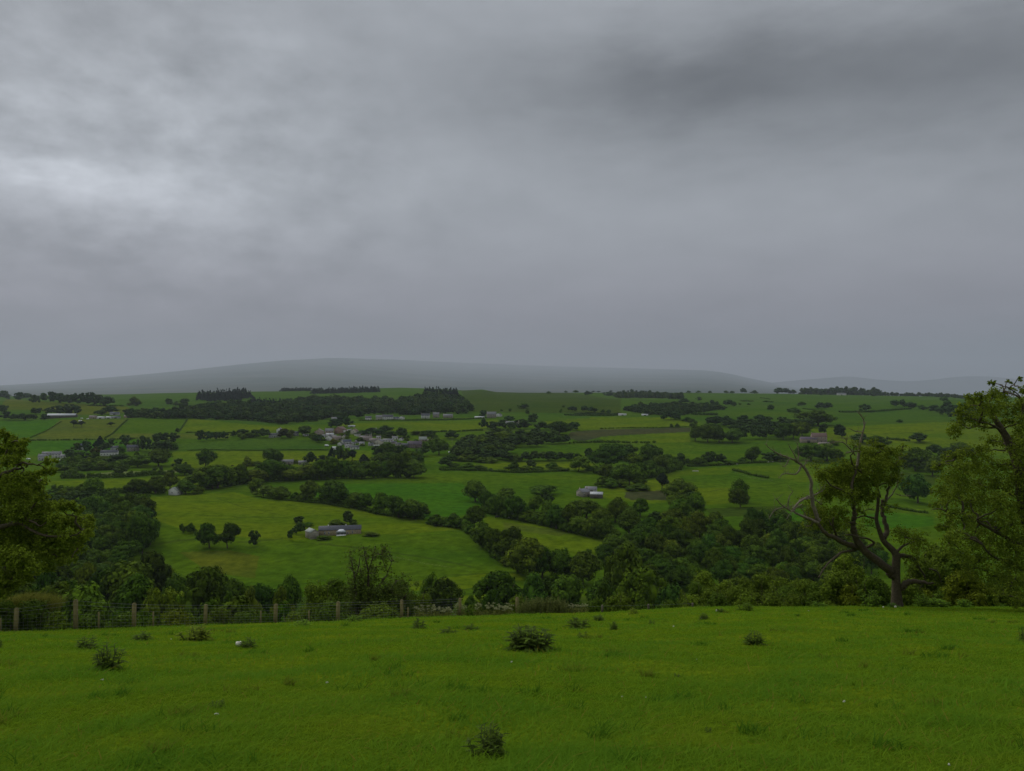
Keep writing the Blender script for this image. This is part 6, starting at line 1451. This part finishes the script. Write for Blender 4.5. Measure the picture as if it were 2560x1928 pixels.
for (ta, ba), (tb, bb) in zip(list(zip(tops, bases))[:-2], list(zip(tops, bases))[1:-1]):
    ha, hb = ta - ba, tb - bb
    for f in (.98, .86, .72, .58, .45, .33, .22, .12, .03):
        a = ba + ha * f; b = bb + hb * f; mid = (a + b) / 2 - np.array((0, 0, .015))
        wm.tube([a + np.array((0, -.08, 0)), mid + np.array((0, -.08, 0)), b + np.array((0, -.08, 0))], 0.0038 if f > .8 else .0025, 4, False)
    n = 14
    for i in range(1, n):
        f = i / n; a = ba + (bb - ba) * f; h = (ha + (hb - ha) * f)
        wm.tube([a + h * .03 + np.array((0, -.08, 0)), a + h * .72 + np.array((0, -.08, 0))], .003, 3, False)
wm.build('wire_netting', WIRE, fence)
sf = thing('stock_fence', 'short run of small grey fence posts at the crest before the thicket', 'fence', at(1560, 47.0)); so = np.array(sf.location); sp = []
for px, tp in ((1400, 1514), (1505, 1511), (1620, 1509), (1730, 1506)):
    p = np.array(at(px, 47.0)); H = (HZ - tp) / F * 47 - p[2]
    o = MB().tube([(0, 0, -.3), (0, 0, H - .04), (0, 0, H)], [.065, .06, .045], 8).build('post', plain('grey_post', (.14, .12, .085), .9, 5, .3) if px == 1400 else bpy.data.materials['grey_post'], sf); o.location = p - so; sp.append((p - so, H))
wm = MB()
for (a, ha), (b, hb) in zip(sp[:-1], sp[1:]):
    for f in (.9,): wm.tube([a + np.array((0, -.07, ha * f)), b + np.array((0, -.07, hb * f))], .0028, 4, False)
wm.build('wire', WIRE, sf)

# --- hogweed and willowherb along the fence
UMB_S = leaf_mat('hogweed_leaf', (.15, .19, .055), .35, .2); UMB_F = leaf_mat('hogweed_flower', (.40, .42, .2), .2, .2, (1, 1, 1)); WILLOW = leaf_mat('willowherb_leaf', (.17, .21, .06), .3, .3, (1.1, 1, .9))
def hogweed_proto(seed):
    r = np.random.default_rng(seed); s = MB(); f = MB()
    for k in range(5):
        a = r.uniform(0, 6.28); e = np.array((math.cos(a) * .22, math.sin(a) * .22, r.uniform(.7, 1.0)))
        p = wiggle(r, (0, 0, -.05), e, 6, .08); s.tube(p, np.linspace(.016, .006, 6), 5)
        for j in range(9):
            c = e + np.array((r.normal() * .055, r.normal() * .055, r.uniform(-.01, .03))); s.tube([e - np.array((0, 0, .06)), c], [.004, .002], 3)
            quads(f, c + r.normal(size=(7, 3)) * .016, rand_dirs(r, 7) * .9 + np.array((0, -.3, .6)), .03, r)
        n = 22; cen = np.array((0, 0, .1)) + r.normal(size=(n, 3)) * np.array((.16, .16, .14)) + np.array((0, 0, .2))
        quads(s, cen, rand_dirs(r, n) + np.array((0, 0, .6)), r.uniform(.06, .14, n), r, None, .6)
    return s.mesh('leaf', UMB_S), f.mesh('flower_head', UMB_F)
HOG = [hogweed_proto(i) for i in range(5)]
r = np.random.default_rng(41)
for i in range(44):
    cx = r.uniform(150, 1120) if i < 34 else r.uniform(1540, 1920)
    p = P('B3', [(cx, 0)])[0]; Y = np.interp(p[0], fpx, fYd) + r.uniform(-.7, .5)
    if p[0] > 1420: Y = r.uniform(42.5, 45)
    loc = at(p[0], Y)
    sc = 1.12 * ((HZ - (1230 + r.uniform(1120, 1180) / 4)) / F * Y - loc[2])
    t = thing('hogweed', 'pale-headed hogweed plant in the stand along the fence', 'plant', loc, r.uniform(0, 6.28), 'hogweed along the fence', (max(.7, sc), max(.7, sc), max(.5, sc)))
    a, b = HOG[i % 5]
    for nm, me in (('leaf', a), ('flower_head', b)): link(bpy.data.objects.new(nm, me), t)
def plume_proto(seed):
    r = np.random.default_rng(seed); s = MB()
    for k in range(15):
        bx = r.uniform(-.45, .35); e = np.array((bx + r.uniform(.0, .4), r.uniform(-.3, .3), r.uniform(.55, 1.08))); p = wiggle(r, (bx, r.uniform(-.2, .2), -.05), e, 6, .06); s.tube(p, np.linspace(.012, .004, 6), 4)
        n = 46; f = r.random(n); cen = p[0] + (e - p[0]) * f[:, None] + r.normal(size=(n, 3)) * .05
        quads(s, cen, rand_dirs(r, n) + np.array((0, 0, .3)), r.uniform(.05, .13, n), r, None, .45)
    return s.mesh('leaf', WILLOW)
PLU = [plume_proto(50 + i) for i in range(3)]
for i in range(22):
    cx = r.uniform(1280, 1760) if i < 19 else r.uniform(1140, 1260); p = P('B3', [(cx, 0)])[0]; Y = r.uniform(42.5, 44.5); loc = at(p[0], Y)
    topy = 1230 + (r.uniform(1035, 1090) if cx > 1280 else r.uniform(1060, 1110)) / 4
    if cx > 1520: topy += (cx - 1520) / 10
    sc = (HZ - topy) / F * Y - loc[2]
    t = thing('willowherb', 'feathery straw-green willowherb leaning right in the tall patch by the fence', 'plant', loc, r.uniform(-.5, .5), 'willowherb by the fence', (sc * .8, sc * .8, sc)); link(bpy.data.objects.new('leaf', PLU[i % 3]), t)

# --- thistles
THM = leaf_mat('thistle_leaf', (.056, .098, .016), .5, .12, (1.35, 1.2, .9), spec=.02); THS = plain('thistle_stem', (.07, .085, .035), .8, 9, .2)
def thistle_proto(seed, n=16, spread=.5, upr=.7):
    """A clump of spiny-leaved stems, width 1 and height about 1."""
    r = np.random.default_rng(seed); lf = MB(); sm = MB()
    for k in range(n):
        a = r.uniform(0, 6.28); q = math.sqrt(r.random())
        H = (1 - .55 * q * q) * r.uniform(.7, 1.0)
        b = np.array((math.cos(a) * q * .28, math.sin(a) * q * .28, -.03)); e = np.array((math.cos(a) * q * spread * .8, math.sin(a) * q * spread * .8, H))
        p = wiggle(r, b, e, 6, .05); sm.tube(p, np.linspace(.014, .007, 6), 5)
        nl = int(13 * H) + 5
        for j in range(nl):
            f = (j + .5) / nl; i0 = min(4, int(f * 5)); c = p[i0] + (p[i0 + 1] - p[i0]) * (f * 5 - i0)
            th = j * 2.4 + r.uniform(0, .6); L_ = .34 * (1.05 - .6 * f) * r.uniform(.75, 1.2)
            d = np.array((math.cos(th), math.sin(th), r.uniform(.25, .8) if f > .6 else r.uniform(-.05, .45))); d /= np.linalg.norm(d)
            sd = np.cross(d, (0, 0, 1.0)); sd /= np.linalg.norm(sd) + 1e-6; up = np.cross(sd, d)
            w_ = L_ * .13; v = [c]; 
            for t_, wd_ in ((.18, .8), (.30, 1.5), (.42, .8), (.56, 1.3), (.70, .6), (.82, .8)):
                m_ = c + d * L_ * t_ - up * L_ * .28 * t_ * t_
                v += [m_ + sd * w_ * wd_ + up * w_ * .5, m_ - sd * w_ * wd_ + up * w_ * .5]
            v.append(c + d * L_ - up * L_ * .28)
            q_ = [(1 + 2 * i, 3 + 2 * i, 4 + 2 * i, 2 + 2 * i) for i in range(5)]
            lf.add(v, q_, [(0, 1, 2), (11, 13, 12)])
    return lf.mesh('leaf', THM), sm.mesh('stem', THS)
THP = [thistle_proto(60 + i, n_, sp_) for i, (n_, sp_) in enumerate([(22, .6), (15, .62), (13, .5), (8, .6), (6, .65)])]
def thistle(label, cn, cx, base, w, h, k, rz=None, tint=(1, 1, 1), ymin=5):
    x0, y0, s = crop(cn); px, pb = x0 + cx / s, y0 + base / s
    x, y, z = hit(px, pb, ymin)
    if y > 60:            # base just behind the crest of the field
        y = 45.0
        for _ in range(4): y = float(crest((px - 1280) / F * y)) - .4
        x, y, z = at(px, y)
    W = w / s * y / F; Hh = h / s * y / F
    t = thing('thistle', label, 'thistle', (x, y, z), rz if rz is not None else hash_(label) % 6, 'thistles scattered over the pasture', (W, W, Hh))
    for nm, me in zip(('leaf', 'stem'), THP[k]):
        o = link(bpy.data.objects.new(nm, me), t); o.color = (*tint, 1)
for a in [
    ('biggest thistle clump, dense and dome-shaped, mid field', 'B3', 1300, 1570, 500, 300, 0), ('thistle clump nearest the viewer with two raised heads', 'S', 1218, 1890, 108, 92, 1), ('cone-shaped dark thistle clump before the fence', 'S', 274, 1672, 86, 76, 1), ('compact dark thistle alone on the right of the field', 'B4', 1540, 1515, 230, 170, 2),
    ('low spreading thistle behind the cone-shaped clump', 'S', 216, 1620, 64, 34, 3), ('flat broad thistle patch near the fence', 'B1', 1450, 1475, 240, 110, 3), ('pale flowering thistle tuft under the fourth post', 'B1', 1960, 1475, 330, 160, 1, 1.0, (1.9, 1.6, 1.0)), ('flattened thistle tangle beside the white stone', 'B2', 500, 1550, 210, 130, 3),
    ('thistle with one bent stem close to the seventh post', 'B3', 170, 1360, 200, 120, 3), ('straggling low thistle left of the biggest clump', 'B3', 470, 1405, 190, 66, 4), ('thin flat thistle with a single spike', 'B3', 700, 1372, 170, 66, 4), ('wide mound of thistle beyond the biggest clump', 'B3', 1750, 1350, 300, 100, 3), ('small spiky thistle below the wide mound', 'B3', 1830, 1450, 120, 75, 4), ('pair of leafy tufts by the crest', 'B3', 2000, 1280, 160, 70, 3), ('small pointed thistle right of the wide mound', 'B4', 130, 1370, 110, 105, 2), ('yellowish thistle rosette on the crest', 'B4', 315, 1215, 140, 72, 3, .5, (2.2, 1.9, .9)), ('tiny thistle tuft mid slope', 'B4', 510, 1312, 80, 56, 4),
    ('small thistle with a white tuft at its foot', 'B4', 1030, 1270, 110, 80, 2), ('thistle tangle with white wool on the crest', 'B4', 1210, 1198, 120, 52, 3), ('leafy plant cut by the right edge of the field', 'S', 2556, 1602, 34, 46, 2), ('thistle cut by the left edge of the field', 'B1', 0, 1560, 90, 150, 2), ('low weed beside the nearest white stone', 'S', 548, 1768, 44, 24, 4), ('tiny dark weed in the middle of the field', 'S', 1690, 1690, 20, 10, 4), ('faint weed in the lower right turf', 'S', 1770, 1832, 22, 18, 4),
    ('bushy weed on the crest before the thicket', 'B4', 1450, 1180, 170, 90, 1, .4, (1.5, 1.6, .8))]:
    thistle(*a)
for a in [('bright green nettle plant leaning at the left of the oak foot', 'B5', 680, 1130, 190, 200, 1, .3, (1.7, 2.0, 1.0)), ('bright nettle spray at the right of the oak foot', 'B5', 1180, 1125, 190, 150, 1, 1.3, (1.6, 1.9, 1.0)), ('rounded bright nettle clump right of the oak', 'B5', 1340, 1130, 220, 110, 0, .8, (1.7, 2.0, 1.0)), ('last bright nettle clump under the leafy tree', 'B5', 1610, 1135, 170, 90, 1, 2.3, (1.5, 1.9, 1.0)), ('small green weed at the right crest', 'B5', 1960, 1140, 120, 40, 3, .8, (1.7, 2.0, 1.0)), ('low weeds touching the oak trunk', 'B5', 890, 1150, 130, 50, 3, 1.8, (1.2, 1.7, 1.0)), ('small weed at the left crest by the thicket', 'B5', 160, 1140, 170, 50, 3, 2.8, (1.5, 1.8, 1.0)), ('pale-leaved weed against the fence wire', 'B2', 1010, 1325, 220, 60, 3, .2, (2.0, 2.2, 1.3)), ('arching weed at the foot of the sixth post', 'B2', 1530, 1290, 200, 70, 3, 1.2, (1.6, 1.8, 1.0))]:
    thistle(*a)

# --- pale stones and tufts of wool in the turf
WOOL = plain('pale_wool', (.60, .58, .48), .95, 20, .15); r = np.random.default_rng(71)
def lump(label, px, py, w, h=None):
    x, y, z = hit(px, py)
    if y > 60: x, y, z = at(px, 44.0)
    W = max(.035, w * y / F); h = (h or w * .55) * y / F
    m = MB()
    for i in range(4):
        v = ICO_V * np.array((W * .3, W * .22, h * .5)) * r.uniform(.7, 1.15, (12, 1)) + np.array((r.uniform(-.25, .25) * W, r.uniform(-.15, .15) * W, h * .35)); m.add(v, None, ICO_F)
    o = m.build('white_stone', WOOL); o.location = (x, y, z); tag(o, label, 'stone', 'pale stones in the turf')
for a in [('larger long white stone leaning by the flattened thistle', 598, 1614, 20, 17), ('white stone nearest the viewer below the low weed', 545, 1786, 13, 8), ('white fleck far left in the front turf', 260, 1700, 8, 5), ('white stone on the right front turf', 2106, 1756, 11, 7), ('white fleck mid field right of the biggest clump', 1682, 1566, 6, 4), ('round white stone on the crest by the thistle tangle', 1790, 1528, 8, 7), ('white tuft by the small thistle', 1751, 1545, 6, 5), ('white fleck at the oak foot, left one', 2206, 1518, 6, 5), ('white fleck at the oak foot, right one', 2236, 1518, 7, 6), ('small white fleck in front of the biggest clump', 1279, 1655, 8, 4),
          ('pale fleck right of the long grass seed', 820, 1706, 8, 5), ('white fleck below the compact dark thistle', 1741, 1649, 4, 3), ('white fleck mid slope right', 2080, 1678, 5, 3), ('white fleck in the lower middle turf', 1555, 1742, 5, 4), ('second white fleck in the lower middle turf', 1614, 1744, 6, 4), ('white fleck low on the right', 2368, 1910, 10, 6), ('white fleck high on the right slope', 2019, 1527, 4, 3), ('white fleck in the upper left turf', 430, 1597, 4, 3)]:
    lump(*a)
# ------------------------------------------------------------------ pasture grass: blades over the turf we stand in
r = np.random.default_rng(81)
Nn = 430000
Yb = np.exp(r.uniform(math.log(4.5), math.log(58), Nn * 2)); 
keep = r.random(Nn * 2) < np.clip((Yb / 9) ** -.35, .3, 1)
Yb = Yb[keep][:Nn]; n = len(Yb)
xb = (r.random(n) * 2 - 1) * (Yb * .92 + 4)
ok = Yb < crest(xb) + 3; xb, Yb = xb[ok], Yb[ok]; n = len(xb)
zb = field_z(xb, Yb)
patch = np.sin(xb * .8 + 2 * np.sin(Yb * .37)) * np.sin(Yb * 1.1 + 1.7 * np.sin(xb * .6)) + .6 * np.sin(xb * 2.3 + Yb * 1.7) * np.sin(Yb * 2.9 - xb)
h = r.uniform(.035, .085, n) * (1 + .35 * np.clip(patch, -.6, 1)) * np.where(r.random(n) < .02, 1.9, 1.0)
wd = (.0028 + .00036 * Yb) * r.uniform(.7, 1.3, n)
a = r.uniform(0, 6.28, n)
side = np.stack([np.cos(a), np.sin(a), np.zeros(n)], 1) * wd[:, None]
lean = np.stack([r.normal(size=n) * .85 + .3, r.normal(size=n) * .85, np.ones(n)], 1)
b = np.stack([xb, Yb, zb - .008], 1)
m_ = b + lean * h[:, None] * .5; tip = b + lean * np.array((1.6, 1.6, 1)) * h[:, None]
v = np.stack([b - side, b + side, m_ + side * .75, m_ - side * .75, tip], 1).reshape(-1, 3)
i = np.arange(n)[:, None] * 5
base = np.array((.142, .252, .014)); dry = np.array((.24, .20, .03)); deep = np.array((.092, .228, .016))
f = r.random(n)[:, None]; pg = np.clip(.5 + .5 * patch, 0, 1)[:, None]
c = base * (1 + .25 * (f - .5)); dp = np.clip((pg - .6) * 1.6, 0, .4); c = c * (1 - dp) + deep * dp; yl = np.clip((.28 - pg) * 2.2, 0, .5); c = c * (1 - yl) + np.array((.190, .258, .012)) * yl
d = (r.random(n) < .03)[:, None]; c = np.where(d, dry, c)
gb = MB(); gb.add(v, i + np.array([[0, 1, 2, 3]]), i + np.array([[3, 2, 4]]), c=np.repeat(c, 5, 0))
for k in range(140):
    Yt = math.exp(r.uniform(math.log(5), math.log(44))); xt = r.uniform(-1, 1) * (Yt * .72 + 1)
    if Yt > crest(xt): continue
    nb = int(r.uniform(25, 70)); a = r.uniform(0, 6.28, nb); q = np.sqrt(r.random(nb)) * r.uniform(.06, .22)
    X_ = xt + np.cos(a) * q * 1.5; Y_ = Yt + np.sin(a) * q
    b = np.stack([X_, Y_, field_z(X_, Y_) - .01], 1); hh = r.uniform(.07, .17, nb)[:, None]; w_ = (.0034 + .0003 * Yt) * np.stack([np.cos(a), np.sin(a), 0 * a], 1)
    ln = np.stack([r.normal(size=nb) * .5 + .2, r.normal(size=nb) * .5, np.ones(nb)], 1)
    m_ = b + ln * hh * .55; tp = b + ln * np.array((1.7, 1.7, 1)) * hh
    i = np.arange(nb)[:, None] * 5
    tn = (np.array((.078, .18, .012)) if r.random() < .7 else np.array((.16, .21, .02))) * r.uniform(.7, 1.2, (nb, 1))
    gb.add(np.stack([b - w_, b + w_, m_ + w_ * .75, m_ - w_ * .75, tp], 1).reshape(-1, 3), i + np.array([[0, 1, 2, 3]]), i + np.array([[3, 2, 4]]), c=np.repeat(tn, 5, 0))
gm, nt, bs = new_mat('grass_blade', .8, .02)
vc = N(nt, 'ShaderNodeVertexColor'); vc.layer_name = 'tone'; nt.links.new(vc.outputs[0], bs.inputs['Base Color'])
tr = N(nt, 'ShaderNodeBsdfTranslucent'); nt.links.new(vc.outputs[0], tr.inputs['Color']); mx = N(nt, 'ShaderNodeMixShader'); mx.inputs[0].default_value = .45
nt.links.new(bs.outputs[0], mx.inputs[1]); nt.links.new(tr.outputs[0], mx.inputs[2]); nt.links.new(mx.outputs[0], nt.nodes['Material Output'].inputs['Surface'])
go = gb.build('grass', gm); tag(go, 'short green grass covering the near pasture', 'grass', None, 'stuff')
print('blades', n)
